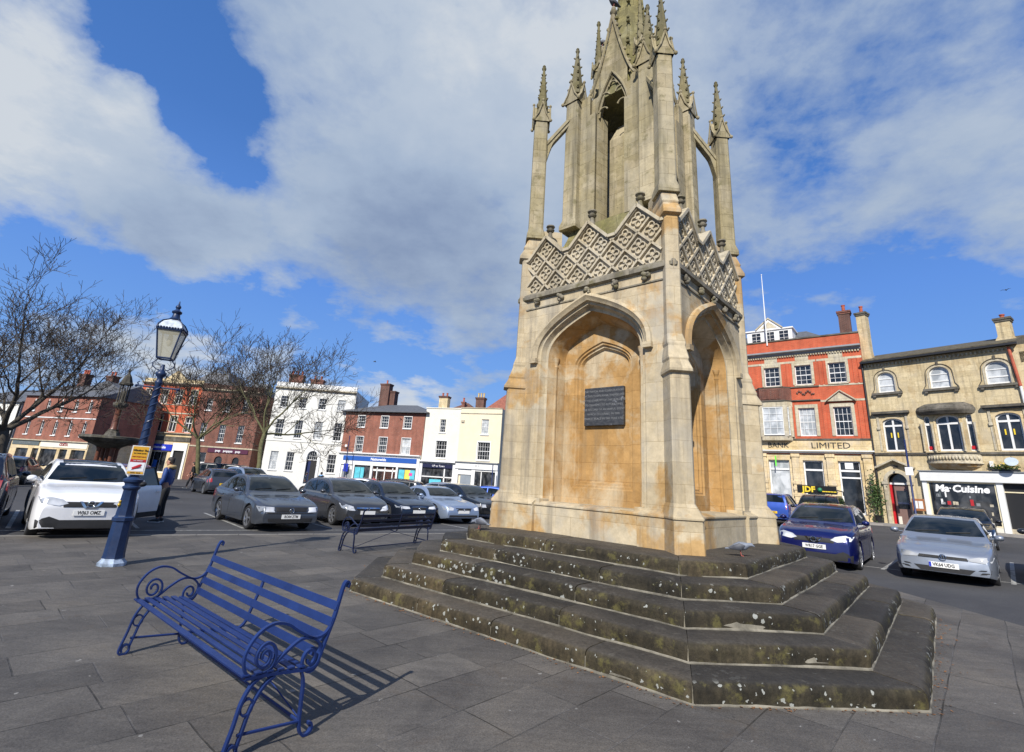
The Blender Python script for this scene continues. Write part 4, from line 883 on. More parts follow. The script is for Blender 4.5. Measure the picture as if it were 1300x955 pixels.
window(b,*gr[0][:4],nx=1,nz=1,fw=.09,y=.2,pane=M['blind']); window(b,*gr[1][:4],nx=1,nz=1,fw=.09,y=.2); window(b,*gr[2][:4],nx=1,nz=1,fw=.09,y=.2)
for g_ in gr: slab(b,'transom',M['wpaint'],g_[0]+.05,g_[1]-.05,.17,.24,3.62,3.74)
slab(b,'transom',M['wpaint'],5.0,6.1,.17,.24,3.2,3.3); slab(b,'notice',M['wpaint'],5.3,5.75,.15,.168,3.8,4.25)
# bay
mb=mbz(b); A=[(.35,0),(.62,-.5),(2.2,-.5),(2.62,0)]; 
def bayring(z,k=1.): return [(x,y*k,z) for x,y in A]
mb.loft([bayring(5.6),bayring(5.88)]); mb.loft([bayring(7.95),bayring(8.32)]); 
for (x,y) in A[1:3]: mb.box(x-.13,x+.13,y-.01,y+.13,5.85,7.98)
mb.box(.33,.5,-.25,.02,5.85,7.98); mb.box(2.42,2.6,-.25,.02,5.85,7.98); mb.obj('bay_window_surround',M['dressing'],b)
mb=mbz(b); mb.loft([bayring(8.42,.9),bayring(9.3,.9)]); bp=mb.obj('carved_brick_panel',M['brick_dull'],b)
mb=mbz(b)
for (x0,x1,yy) in ((.75,1.25,-.46),(1.35,2.0,-.46)):
    for i in range(5): mb.box(x0+.03+i*(x1-x0)/5,x0+.09+i*(x1-x0)/5,yy-.03,yy,8.52,9.2)
    mb.box(x0,x1,yy-.035,yy,8.5,8.56); mb.box(x0,x1,yy-.035,yy,9.16,9.22)
for i in range(10): mb.ball((3.0+i*.11,-.02,8.92+.12*sin(i*1.3)),.08,6,4)
mb.obj('terracotta_relief',M['brick_dull'],bp)
def baywin(s0,s1,p,q):
    """sash set on a canted bay side between plan points p and q"""
    L=math.dist(p,q); r=math.atan2(q[1]-p[1],q[0]-p[0]); w=window(b,.13,L-.13,5.95,7.93,nx=3 if L>1 else 2,nz=4,y=.02,pane=M['blind'])
    w.location=(p[0],p[1],0); w.rotation_euler=(0,0,r)
baywin(0,0,A[1],A[2]); baywin(0,0,A[2],A[3]); baywin(0,0,A[0],A[1])
mb=mbz(b); pr=[(0,8.30),(-.07,8.32),(-.12,8.36),(-.12,8.42),(0,8.44)]; mb.loft([[(2.4,y,z) for y,z in pr],[(4.35,y,z) for y,z in pr]]); mb.loft([bayring(8.32,1.12),bayring(8.42,1.16)]); mb.loft([bayring(9.3,.95),bayring(9.38,1.0)]); mb.box(X0,4.35,-.08,0,9.3,9.38); mb.obj('string_course',M['soot'],b)
mb=mbz(b)
for z0,z1 in ((8.22,8.36),(9.3,9.42),(11.1,11.25)):
    mb.box(4.36,W-.0,-.025,0,z0,z1)
mb.box(X0,4.3,-.025,0,11.1,11.25)
for x in (1.47,3.47,5.51): mb.box(x-.42,x+.42,-.03,0,11.26,11.68)
mb.obj('stone_bands',M['dressing'],b)
mb=mbz(b)
for x0,x1,za_,zb_ in ((4.45,4.62,9.4,11.1),(4.72,4.9,9.4,11.1),(6.42,6.60,9.4,11.1),(6.70,6.92,9.4,11.1),(2.1,2.3,9.4,11.1),(2.42,2.62,9.4,11.1),(6.42,6.6,5.72,8.2),(6.7,6.92,5.72,8.2),(4.4,4.62,5.72,8.2)): slab(b,'pilaster',M['brick_bright'],x0,x1,-.045,0,za_,zb_)
mb=mbz(b); mb.add([(4.72,-.2,8.22),(6.34,-.2,8.22),(5.53,-.2,8.86),(4.72,0,8.22),(6.34,0,8.22),(5.53,0,8.86)],[(0,1,2),(0,3,4,1),(1,4,5,2),(2,5,3,0)]); pd=mb.obj('pediment',M['dressing'],b)
mb=mbz(b); mb.tube([(4.66,-.22,8.24),(5.53,-.22,8.92),(6.40,-.22,8.24)],[(.10,.035)]*3,4,flat=(0,1,0)); mb.obj('raking_moulding',M['dressing'],pd)
band(b,W,5.62,5.74,.16,M['soot'],'sill_band',X0); fz=slab(b,'fascia',M['bath_clean'],X0,W,-.12,.02,4.98,5.61); band(b,W,4.76,4.96,.28,M['wpaint'],'shop_cornice',X0,2)
fascia_text(b,'BANK',1.52,5.27,.50,M['letter_k'],-.125,parent=fz); fascia_text(b,'LIMITED',4.65,5.26,.56,M['letter_k'],-.125,parent=fz,sx=1.12)
for l in [o for o in fz.children]: pass
for x in (.45,2.5,4.53,6.55):
    mb=mbz(b); mb.box(x-.26,x+.26,-.14,.02,.2,1.5); mb.box(x-.22,x+.22,-.11,.02,1.5,4.55); mb.box(x-.27,x+.27,-.16,.02,4.5,4.72)
    for z in (1.9,2.3,2.7): mb.box(x-.25,x+.25,-.15,.02,z,z+.22)
    mb.obj('stone_pilaster',M['bath_clean'],b,bevel=.015)
band(b,W,11.68,12.02,.36,M['lead'],'cornice',X0,2)
mb=mbz(b); 
for i in range(52): mb.box(X0+i*.163,X0+i*.163+.09,-.12,0,11.58,11.68)
mb.obj('dentils',M['dressing'],b)
band(b,W,12.85,12.95,.06,M['soot'],'coping',X0)
mb=mbz(b); mb.loft([[(X0,.6,12.7),(5.5,.6,12.7),(5.5,8,12.7),(X0,8,12.7)],[(X0,2.6,14.15),(3.6,2.6,14.15),(3.6,6,14.15),(X0,6,14.15)]]); rf=mb.obj('mansard_roof',M['slate'],b)
dm=slab(b,'dormer',M['wpaint'],-.15,2.95,.6,2.6,12.85,13.95); slab(b,'dormer_cornice',M['wpaint'],-.25,3.05,.5,2.6,13.95,14.05,parent=dm)
mb=mbz(b); mb.add([(.55,.5,14.05),(2.3,.5,14.05),(1.43,.5,14.85),(.55,2.6,14.05),(2.3,2.6,14.05),(1.43,2.6,14.85)],[(0,1,2),(5,4,3),(0,3,4,1),(1,4,5,2),(2,5,3,0)]); mb.obj('dormer_pediment',M['wpaint'],dm)
mb=mbz(b); mb.add([(.85,.49,14.1),(2.0,.49,14.1),(1.43,.49,14.62)],[(0,1,2)]); mb.tube([(.5,.48,14.05),(1.43,.48,14.9),(2.36,.48,14.05)],[(.05,.05)]*3,4,flat=(0,1,0)); mb.obj('pediment_panel',M['dressing'],dm)
for x0,x1 in ((.15,.85),(1.1,1.8),(2.05,2.75)): window(b,x0,x1,12.98,13.85,nx=2,nz=3,y=.55,fw=.05)
chimney(b,6.25,.9,.68,.62,12.2,14.6,M['brick_brown'],1,cap=M['brick_dull'])
mb=mbz(b); mb.tube([(1.34,-.05,12.6),(1.34,-.05,15.2),(1.34,-.05,18.3)],[.05,.04,.022],8); mb.ball((1.34,-.05,18.33),.05); fp=mb.obj('flagpole',M['wpaint'],b)
slab(b,'banner',M['lime'],1.28,1.36,-.30,-.28,3.85,4.55)
# ---- B: honey stone building --------------------------------------------
s2=building('stone_building',(23.46,31.78),(27.7,25.73),.5,'honey stone building with arched windows, stone oriel and shop reading Ma Cuisine')
W=9.4
top=[(.68,1.58,8.62,9.92,.42),(3.36,4.32,8.6,9.9,.45),(5.88,6.87,8.55,9.85,.46)]
m2=[(.62,1.70,4.92,6.95,.28),(3.3,4.37,4.92,6.98,.28),(2.74,3.02,4.92,6.98,.14),(4.66,4.94,4.92,6.98,.14),(5.90,6.92,4.92,6.95,.28),(8.0,9.,4.92,6.95,.28)]
door=[(.48,1.50,.45,3.62,.5)]
facade(s2,W,10.6,top+m2+door,M['bath'],depth=8)
for o in top: 
    w_=window(s2,*o,nx=1,nz=2,surround=M['dressing'],sw=.09,fw=.07,pane=M['blind'],bar=.05)
    mb=mbz(s2); mb.box(o[0]-.36,o[1]+.36,-.16,0,o[2]-.16,o[2]-.02); mb.obj('stone_sill',M['soot'],w_); slab(s2,'bracket',M['soot'],o[0]-.30,o[0]-.14,-.13,0,o[2]-.28,o[2]-.163,parent=w_); slab(s2,'bracket',M['soot'],o[1]+.14,o[1]+.30,-.13,0,o[2]-.28,o[2]-.163,parent=w_); slab(s2,'keystone',M['soot'],(o[0]+o[1])/2-.05,(o[0]+o[1])/2+.05,-.07,0,o[3]+.09,o[3]+.32,parent=w_)
    A=arc(o[0]-.16,o[1]+.16,o[3]+.15,o[4]+.12,14); mb=mbz(s2); c=(o[0]+o[1])/2; mb.tube([(o[1]+.34,-.03,o[2])]+[(o[1]+.2,-.03,o[2]+.25)]+[(x,-.03,z) for x,z in A]+[(o[0]-.2,-.03,o[2]+.25),(o[0]-.34,-.03,o[2])],.022,5); mb.obj('label_mould',M['soot'],w_)
for o in m2: 
    wide=o[1]-o[0]>.6
    window(s2,*o,nx=1,nz=1,cross=wide,fw=.08 if wide else .05,trans=6.5,surround=M['bath_clean'] if wide else None,sw=.1)
    if not wide: slab(s2,'transom',M['wpaint'],o[0]+.03,o[1]-.03,.08,.14,6.42,6.56)
    mb=mbz(s2)
    if wide and not 3<o[0]<4:
        mb.box(o[0]-.45,o[1]+.42,-.26,0,7.24,7.38); mb.box(o[0]-.38,o[1]+.35,-.16,0,7.14,7.24); mb.obj('window_hood',M['soot'],s2)
        mb=mbz(s2)
        for x in (o[0]-.28,o[1]+.12):
            mb.box(x,x+.16,-.10,0,6.28,6.45); mb.box(x+.02,x+.14,-.06,0,6.45,7.14); mb.box(x+.03,x+.12,-.03,0,4.95,6.28)
        mb.obj('bracket',M['dressing'],s2)
for x in (1.0,1.35,6.2,6.55): fascia_text(s2,'I',x,5.9,.42,M['letter_y'],.095,name='gilt_emblem',bold=.01)
slab(s2,'red_sticker',M['red_door'],2.8,2.97,.06,.09,5.02,5.2); slab(s2,'red_sticker',M['red_door'],4.70,4.9,.06,.09,5.02,5.2)
# oriel canopy and balcony
def seg_ring(x0,x1,d,z,n=12): return [(x0+(x1-x0)*i/n,-d*math.sin(PI*i/n)**.6 if 0<i<n else 0.,z) for i in range(n+1)]
mb=mbz(s2); mb.loft([seg_ring(2.55,5.1,.45,7.02),seg_ring(2.42,5.18,.6,7.2),seg_ring(2.42,5.18,.62,7.3),seg_ring(2.5,5.1,.5,7.48),seg_ring(2.9,4.75,.2,7.68)]); mb.obj('oriel_canopy',M['soot'],s2)
mb=mbz(s2)
for x in (2.62,3.12,4.46,5.03): mb=mbz(s2); mb.lathe([(.07,4.9),(.05,5.),(.05,6.3),(.085,6.45),(.09,6.5)],10,x,-.12); mb.obj('column',M['dressing'],s2,smooth=40)
mb=mbz(s2); mb.loft([seg_ring(2.62,5.12,.62,4.74),seg_ring(2.62,5.12,.66,4.78),seg_ring(2.62,5.12,.6,4.80)]); mb.obj('balcony_coping',M['soot'],s2)
mb=mbz(s2); mb.loft([seg_ring(3.0,4.7,.15,3.88),seg_ring(2.8,4.95,.42,4.04),seg_ring(2.68,5.06,.58,4.22)]); mb.obj('balcony_corbel',M['niche_stone'],s2)
mb=mbz(s2); mb.loft([seg_ring(2.68,5.06,.56,4.26),seg_ring(2.66,5.08,.58,4.74)]); mb.loft([seg_ring(2.62,5.12,.64,4.2),seg_ring(2.62,5.12,.64,4.27)])
for i in range(16):
    t=(i+.7)/16.4; x=2.68+2.38*t; y=-.58*math.sin(PI*t)**.6; mb.ball((x,y-.0,4.5),.075,7,5,1.7)
bal=mb.obj('carved_balcony',M['dressing'],s2,smooth=50)
band(s2,W,4.72,4.84,.10,M['soot'],'sill_band')
# doorway
mb=mbz(s2); mb.tube([(-.02,-.16,3.92),(.98,-.18,4.42),(1.98,-.16,3.92)],[(.16,.05)]*3,4,flat=(0,1,0)); mb.obj('door_gable_coping',M['dressing'],s2)
mb=mbz(s2); P=arc(.30,1.68,3.82,.66,14); Q=arc(.48,1.50,3.62,.5,14); mb.loft([[(P[k][0],-.10,P[k][1]),(Q[k][0],-.10,Q[k][1]),(Q[k][0],.01,Q[k][1]),(P[k][0],.01,P[k][1])] for k in range(15)]); mb.box(.27,.46,-.12,.0,.4,3.12); mb.box(1.52,1.71,-.12,.0,.4,3.12); mb.box(.2,.5,-.16,0,2.95,3.12); mb.box(1.48,1.78,-.16,0,2.95,3.12); mb.obj('door_surround',M['dressing'],s2)
slab(s2,'date_stone',M['soot'],.88,1.1,-.05,0,3.93,4.08)
dr=slab(s2,'door',M['brown_door'],.62,1.46,.3,.36,.5,2.92); slab(s2,'door_glass',M['glass'],.76,1.32,.28,.298,1.55,2.6,parent=dr); slab(s2,'open_door_leaf',M['red_door'],.5,.6,.12,.3,.5,2.95); slab(s2,'fanlight_bar',M['wpaint'],.5,1.48,.2,.3,2.95,3.06)
mb=mbz(s2); mb.add([(.49,.34,2.95),(1.49,.34,2.95),(1.49,.34,3.62),(.49,.34,3.62)],[(0,1,2,3)]); mb.obj('fanlight',M['glass'],s2); slab(s2,'doorstep',M['dressing'],.35,1.65,-.35,.2,.2,.46)
slab(s2,'milk_white_panel',M['render_ivory'],.66,.86,.26,.279,.5,1.1)
# shopfront
sf=slab(s2,'shop_cornice',M['wpaint'],2.2,W,-.34,.0,3.2,3.74,bevel=.03); slab(s2,'lead_flashing',M['lead'],2.15,W,-.40,0,3.745,3.80)
slab(s2,'shop_post',M['wpaint'],2.24,2.46,-.22,.0,.3,3.2); slab(s2,'shop_post',M['wpaint'],5.44,5.70,-.22,0,.3,3.2); slab(s2,'stall_riser',M['render_ivory'],2.46,5.44,-.16,0,.3,.92); slab(s2,'stall_riser',M['dressing'],5.7,W,-.1,0,.3,.9)
mb=mbz(s2); mb.box(2.46,5.44,-.13,-.02,.92,3.2); wn_=mb.obj('shop_window',M['shop_in'],s2); mb=mbz(s2)
for (a,b_,c,d) in ((2.46,2.54,.92,3.2),(5.36,5.44,.92,3.2),(2.54,5.36,.92,.99),(2.54,5.36,3.13,3.2)): mb.box(a,b_,-.17,-.131,c,d)
mb.obj('shop_window_frame',M['cream_paint'],wn_)
fascia_text(s2,'Ma Cuisine',3.95,2.82,.52,M['letter_w'],-.145,parent=wn_,bold=.02,shear=.15,ext=.006); mb=mbz(s2); mb.ball((3.47,-.14,2.84),.045); mb.obj('lettering',M['letter_w'],wn_)
rr=random.Random(5)
for i in range(22):
    x=2.75+rr.random()*2.4; z=1.05+rr.choice((0,.45,.9,1.3)); ww=rr.uniform(.06,.16); hh=rr.uniform(.12,.34)
    slab(s2,'display_item',rr.choice([M['lead'],M['wpaint'],M['grey_sign'],M['dressing'],M['redp']]),x,x+ww,-.139,-.1305,z,z+hh,parent=wn_)
mb=mbz(s2); mb.box(5.7,W,-.02,.0,.9,3.2); mb.obj('open_shopfront',M['dark'],s2); slab(s2,'awning_rail',M['cream_paint'],5.7,W,-.06,-.021,2.72,2.78)
# roof: shallow stone-tiled slope behind eaves
mb=mbz(s2); mb.loft([[(0,-.32,10.62),(0,-.32,10.78),(0,2.6,11.75),(0,8,10.7),(0,8,10.6)],[(7.4,-.32,10.62),(7.4,-.32,10.78),(7.4,2.6,11.75),(7.4,8,10.7),(7.4,8,10.6)]]); rf=mb.obj('roof',M['stonetile'],s2)
mb=mbz(s2); mb.box(-.05,7.45,-.40,-.30,10.58,10.70); mb.obj('gutter',M['iron'],s2)
mb=mbz(s2); 
for i in range(38): mb.box(.1+i*.19,.18+i*.19,-.10,0,10.36,10.5)
mb.obj('corbel_table',M['dressing'],s2)
mb=mbz(s2); mb.box(7.4,W,.0,6,9.6,10.2); mb.obj('roof',M['stonetile'],s2)
chimney(s2,6.85,1.4,.62,.6,11.1,12.45,M['bath'],1,cap=M['soot'],taper=.22,ph=.2); chimney(s2,.0,1.0,.55,.6,10.6,14.35,M['bath'],1,cap=M['soot'],taper=.12)
pipe(s2,[(-.02,-.1,10.7),(-.02,-.1,.3)],.06,M['iron']); pipe(s2,[(7.05,-.12,10.5),(7.2,-.14,8.3)],.07,M['pot']); pipe(s2,[(7.2,-.12,8.3),(7.25,-.12,4.9)],.06,M['wpaint'])
slab(s2,'security_light',M['wpaint'],5.35,5.5,-.2,0,4.05,4.35)
# ---- C: cream and ivory pair -------------------------------------------
def place(P0,P1): return P0,P1
c1=building('ivory_house',(-9.31,57.25),(-5.2,55.96),-.3,'ivory stucco house over a navy shop front, right of the brick shop')
W1=4.31; ops=[(1.86,2.56,6.5,7.98,0),(1.62,2.92,3.7,5.58,0)]
facade(c1,W1,9.25,ops,M['render_ivory'],depth=8)
window(c1,*ops[0][:4],nx=3,nz=4,surround=None,sill=M['wpaint']); window(c1,*ops[1][:4],nx=4,nz=4,surround=M['wpaint'],sw=.14,sill=M['wpaint'])
band(c1,W1,9.2,9.3,.08,M['render_ivory'],'parapet_coping'); 
band(c1,W1,3.02,3.36,.55,M['wpaint'],'shop_cornice',0,2); sg=slab(c1,'fascia',M['navy_sign'],.35,W1-.3,-.3,0,2.62,3.0); fascia_text(c1,'UP to Town',2.3,2.82,.3,M['letter_w'],-.305,parent=sg)
slab(c1,'shop_post',M['wpaint'],0,.35,-.3,0,-.6,3.02); slab(c1,'shop_post',M['wpaint'],W1-.3,W1,-.3,0,-.6,3.02); slab(c1,'shop_post',M['wpaint'],2.95,3.1,-.2,0,-.6,2.6); slab(c1,'transom',M['wpaint'],.35,W1-.3,-.2,0,1.6,1.72)
mb=mbz(c1); mb.box(.35,W1-.3,-.12,-.02,-.4,2.6); mb.obj('shop_window',M['shop_in'],c1); slab(c1,'poster',M['teal'],1.3,2.7,-.16,-.121,.2,1.4)
chimney(c1,1.0,2.5,1.1,.8,8.8,10.9,M['bath'],2,cap=M['brick_brown'],ph=.35)
c2=building('cream_house',(-5.2,55.96),(-.56,54.5),-.3,'cream stucco house with plain white shop front beside the cross')
W2=4.87; ops=[(2.55,3.4,6.45,8.1,0),(2.3,3.72,3.7,5.6,0)]
facade(c2,W2,9.3,ops,M['render_cream'],depth=8)
window(c2,*ops[0][:4],nx=3,nz=4,sill=M['wpaint'],pane=M['blind']); window(c2,*ops[1][:4],nx=5,nz=4,surround=M['wpaint'],sw=.1,sill=M['wpaint'])
band(c2,W2,9.3,9.38,.08,M['dressing'],'parapet_coping'); band(c2,W2,8.7,8.78,.06,M['dressing'],'string_course'); slab(c2,'alarm_box',M['dressing'],.15,.5,-.12,0,7.7,7.95)
sg=slab(c2,'fascia',M['wpaint'],0,W2,-.35,0,2.7,3.35); band(c2,W2,3.36,3.46,.5,M['lead'],'shop_cornice'); fascia_text(c2,'30 31',2.6,3.05,.28,M['lead'],-.355,parent=sg)
for a_,b_ in ((0,.35),(1.9,2.3),(4.6,4.87)): slab(c2,'shop_post',M['wpaint'],a_,b_,-.25,0,-.6,2.7)
slab(c2,'door',M['grey_door'],.6,1.8,-.08,0,-.4,2.1); slab(c2,'door_head',M['wpaint'],.35,1.9,-.16,0,2.1,2.7); mb=mbz(c2); mb.box(2.3,4.6,-.1,-.02,.2,2.5); mb.obj('shop_window',M['shop_in'],c2); slab(c2,'mullion',M['wpaint'],2.95,3.05,-.14,-.101,.2,2.5); slab(c2,'stall_riser',M['wpaint'],2.3,4.6,-.2,0,-.6,.2); slab(c2,'shop_head',M['wpaint'],2.3,4.6,-.2,0,2.5,2.7)
chimney(c2,1.3,2.6,1.0,.8,9.0,10.8,M['brick_brown'],3,M['pot_buff'],cap=M['brick_brown'],ph=.5)
r1=building('rear_roof_building',(-8.2,61.2),(-3.6,59.9),-.3,'dark clay tiled roof rising behind the ivory house'); mb=mbz(r1); mb.box(0,4.6,0,6,-.3,9.2); mb.obj('wall',M['brick_brown'],r1); hip_roof(r1,0,4.6,0,6,9.2,11.0,2.2,M['claydark']); chimney(r1,2.3,1.6,.4,.4,9.8,10.8,M['brick_dull'],1)
r2=building('rear_roof_building',(-3.2,59.8),(3.4,57.8),-.3,'steep orange clay tiled roof rising behind the cream house'); mb=mbz(r2); mb.box(0,6.6,0,7,-.3,9.2); mb.obj('wall',M['brick_brown'],r2); hip_roof(r2,0,6.6,0,7,9.2,13.0,3.0,M['clay'])
# ---- D: brick shop ------------------------------------------------------
d=building('brick_shop',(-19.47,60.44),(-9.36,57.24),-.3,'red brick shop with hipped slate roof and white and blue shop front')
W=10.6; t_=[(1.80,2.78,6.82,8.15,0),(4.92,5.9,6.82,8.15,0),(7.93,8.93,6.82,8.15,0)]; m_=[(1.88,2.88,3.9,5.7,0),(4.98,6.04,3.9,5.7,0),(7.95,9.08,3.9,5.7,0)]
facade(d,W,8.62,t_+m_,M['brick_red'],depth=8)
for o in t_: window(d,*o[:4],nx=3,nz=2 if 0 else 4,sill=M['wpaint'],surround=M['wpaint'],sw=.06)
for i,o in enumerate(m_): window(d,*o[:4],nx=4,nz=4,sill=M['wpaint'],surround=M['wpaint'],sw=.06,pane=M['blind'] if i==2 else M['glass'])
hip_roof(d,0,W,0,8,8.7,10.1,3.3,M['slate'],ov=.5); band(d,W,8.55,8.66,.4,M['iron'],'gutter')
chimney(d,1.9,5.2,1.3,.9,8.9,12.9,M['brick_brown'],1,cap=M['brick_brown']); chimney(d,2.9,5.6,.7,.9,8.9,12.0,M['brick_brown'],0)
band(d,W,3.5,3.85,.5,M['wpaint'],'shop_cornice',0,2); sg=slab(d,'fascia',M['blue_sign'],.7,W-.35,-.3,0,2.92,3.45); slab(d,'fascia_surround',M['wpaint'],0,W,-.26,0,2.45,3.5); fascia_text(d,'Nationwide',5.4,3.16,.42,M['letter_w'],-.306,parent=sg,bold=.01)
for a_,b_ in ((0,.5),(2.15,2.35),(4.45,4.75),(7.75,8.0),(10.25,10.6)): slab(d,'shop_post',M['wpaint'],a_,b_,-.25,0,-.6,2.45)
slab(d,'white_panel',M['wpaint'],.5,2.15,-.12,0,-.6,2.45); slab(d,'shutter',M['lead'],.7,1.95,-.15,-.121,.3,1.9)
mb=mbz(d); mb.box(2.35,4.45,-.1,-.02,0,2.4); mb.box(8.0,10.25,-.1,-.02,0,2.4); mb.box(4.75,7.75,.0,.05,-.6,2.4); mb.obj('shop_window',M['shop_in'],d)
for x0,x1,m in ((2.4,3.1,'teal'),(3.15,3.6,'teal'),(8.1,8.8,'teal'),(8.85,9.5,'yellow_poster'),(9.5,10.1,'teal')): slab(d,'poster',M[m],x0,x1,-.13,-.101,.3,2.2)
slab(d,'poster',M['pink_poster'],9.4,9.8,-.16,-.131,1.6,1.9)
for x in (5.2,6.2,7.2): slab(d,'door_frame',M['wpaint'],x,x+.12,-.06,0,-.6,2.4)
slab(d,'door_frame',M['wpaint'],4.75,7.75,-.06,0,1.9,2.1); mb=mbz(d); mb.lathe([(.16,0),(.16,.04)],14); o_=mb.obj('wall_plaque',M['wpaint'],d); o_.rotation_euler=(PI/2,0,0); o_.location=(.85,0,4.55+.3+.0); o_.location.z=4.85; 
# ---- E: white Georgian house ----------------------------------------------
e_=building('white_house',(-28.12,59.71),(-18.65,60.7),-.3,'white stuccoed Georgian house with an arched blue door')
W=9.52; cols=[(.80,1.66),(2.98,3.82),(5.24,6.14),(7.5,8.42)]
ops=[(a,b_,8.62,9.95,0) for a,b_ in cols]+[(a,b_,5.05,7.15,0) for a,b_ in cols]+[(a,b_,1.32,3.42,0) for a,b_ in (cols[0],(2.62,3.46),(7.33,8.26))]+[(4.95,6.15,-.25,3.72,.6)]
facade(e_,W,11.2,ops,M['render_white'],depth=9)
for i,o in enumerate(ops[:-1]): window(e_,*o[:4],nx=3,nz=4,sill=M['wpaint'],pane=M['blind'] if i in (3,6,8) else M['glass'])
mb=mbz(e_); P=arc(4.65,6.45,4.02,.9,14); Q=arc(4.95,6.15,3.72,.6,14); mb.loft([[(P[k][0],-.08,P[k][1]),(Q[k][0],-.08,Q[k][1]),(Q[k][0],.01,Q[k][1]),(P[k][0],.01,P[k][1])] for k in range(15)]); mb.box(4.65,4.948,-.08,0,-.4,3.12); mb.box(6.152,6.45,-.08,0,-.4,3.12); mb.obj('door_surround',M['wpaint'],e_)
slab(e_,'door',M['blue_door'],4.97,6.13,.25,.3,-.3,2.6); window(e_,4.97,6.13,2.65,3.7,.58,nx=5,nz=1,name='fanlight'); slab(e_,'open_doorway',M['dark'],5.4,6.1,.2,.249,-.3,2.55)
band(e_,W,10.75,11.0,.32,M['dressing'],'cornice',0,2); band(e_,W,4.62,4.75,.06,M['render_white'],'string_course'); slab(e_,'parapet',M['wpaint'],0,W,.0,.3,11.0,11.65); slab(e_,'roof',M['slate'],.2,W-.2,.4,8,11.0,11.25)
chimney(e_,1.4,2.6,1.7,.9,11.,12.9,M['brick_dull'],3); chimney(e_,4.0,2.6,1.5,.9,11.,12.5,M['brick_dull'],2)
# ---- F: brick block with plum sign --------------------------------------
f=building('brick_block',(-36.54,59.12),(-29.7,60.06),-.35,'dull red brick block with a plum shop sign, behind the bare tree')
W=6.9; t_=[(.85,1.47,7.6,9.05,0),(2.88,3.48,7.6,9.1,0),(4.9,5.52,7.65,9.2,0)]; m_=[(.75,1.42,4.1,6.1,0),(2.85,3.5,4.05,6.0,0),(4.87,5.55,4.05,6.1,0)]; g_=[(1.3,2.0,1.6,2.75,0),(3.0,3.84,.2,2.42,.42),(4.95,5.68,.2,2.42,.4)]
facade(f,W,10.1,t_+m_+g_,M['brick_dull'],depth=12)
for o in t_+m_: window(f,*o[:4],nx=3,nz=4,sill=M['wpaint'])
window(f,*g_[0][:4],nx=1,nz=1,sill=M['wpaint']); window(f,*g_[1],nx=1,nz=1,frame=M['iron']); window(f,*g_[2],nx=1,nz=1,frame=M['iron'])
band(f,W,9.9,10.15,.3,M['dressing'],'cornice',0,2); slab(f,'parapet',M['brick_brown'],0,W,0,.3,10.15,10.75); band(f,W,3.35,3.5,.06,M['dressing'],'string_course'); sg=slab(f,'fascia',M['plum'],2.1,6.5,-.08,0,2.82,3.3); fascia_text(f,'pop   poppys   pop',4.3,3.05,.36,M['letter_w'],-.085,parent=sg,bold=.008)
slab(f,'string_course_return',M['dressing'],W,W+.05,0,9,3.35,3.5); slab(f,'roof',M['slate'],.3,W-.2,.5,11,10.1,10.9); slab(f,'roof_tank',M['lead'],4.6,6.2,3,5,10.9,11.7)
# ---- G: stone and brick bank at left -------------------------------------
g=building('corner_block',(-43.93,59.55),(-36.54,59.12),-.4,'orange brick and stone block with pediment and a blue shop sign')
W=7.4; t_=[(.55,1.25,8.05,9.7,0),(2.58,3.32,8.05,9.7,0),(4.35,5.12,8.08,9.75,0),(6.2,6.95,8.1,9.8,0)]; m_=[(.55,1.3,4.85,6.6,0),(2.6,3.4,4.85,6.65,0),(4.37,5.2,4.85,6.65,0),(6.27,7.08,4.85,6.6,0)]
facade(g,W,10.4,t_+m_,M['brick_bright'],depth=10,z0=4.5); facade(g,W,4.5,[(2.6,5.0,.2,2.6,0),(5.75,7.0,-.4,2.75,0)],M['bath_clean'],'ground_storey_wall',sides=True,back=False,depth=10)
for o in t_+m_: window(g,*o[:4],nx=2,nz=2,cross=True,surround=M['dressing'],sw=.1,trans=o[2]+(o[3]-o[2])*.62)
window(g,2.6,5.0,.2,2.6,nx=3,nz=1,fw=.1); slab(g,'door_surround',M['wpaint'],5.5,5.75,-.1,0,-.4,3.6); slab(g,'door_surround',M['wpaint'],7.0,7.25,-.1,0,-.4,3.6); slab(g,'door_surround',M['wpaint'],5.75,7.0,-.1,0,2.75,3.6); slab(g,'door',M['dark'],5.75,7.0,.1,.15,-.4,2.75)
sg=slab(g,'fascia',M['royal_sign'],2.2,5.5,-.18,0,2.68,3.38); fascia_text(g,'nationwide',3.85,3.03,.42,M['letter_w'],-.185,parent=sg,bold=.01); slab(g,'poster',M['blue_sign'],3.5,3.95,.06,.09,.4,1.6)
band(g,W,10.3,10.6,.4,M['dressing'],'cornice',0,2); slab(g,'parapet',M['bath'],0,W,0,.3,10.6,11.05); band(g,W,4.5,4.75,.25,M['dressing'],'string_course',0,2); band(g,W,3.8,4.3,.12,M['soot'],'ironwork_frieze'); band(g,W,7.95,8.03,.05,M['dressing'],'sill_band'); band(g,W,6.95,7.08,.05,M['dressing'],'string_course')
mb=mbz(g); mb.loft([[(2.5,.0,11.05),(5.2,.0,11.05),(3.85,.0,12.1)],[(2.5,.4,11.05),(5.2,.4,11.05),(3.85,.4,12.1)]]); mb.obj('pediment',M['bath'],g)
mb=mbz(g); mb.loft([[(2.5,2.5,10.5),(9.,2.5,10.5),(9.,8.5,10.5),(2.5,8.5,10.5)],[(5.3,4,12.8),(7.6,4,12.8),(7.6,7,12.8),(5.3,7,12.8)]]); rr_=mb.obj('roof',M['slate'],g)
mb=mbz(g); 
for i in range(18):
    for yy in (4.1,6.9): mb.tube([(5.4+i*.13,yy,12.8),(5.4+i*.13,yy,13.55)],.018,4)
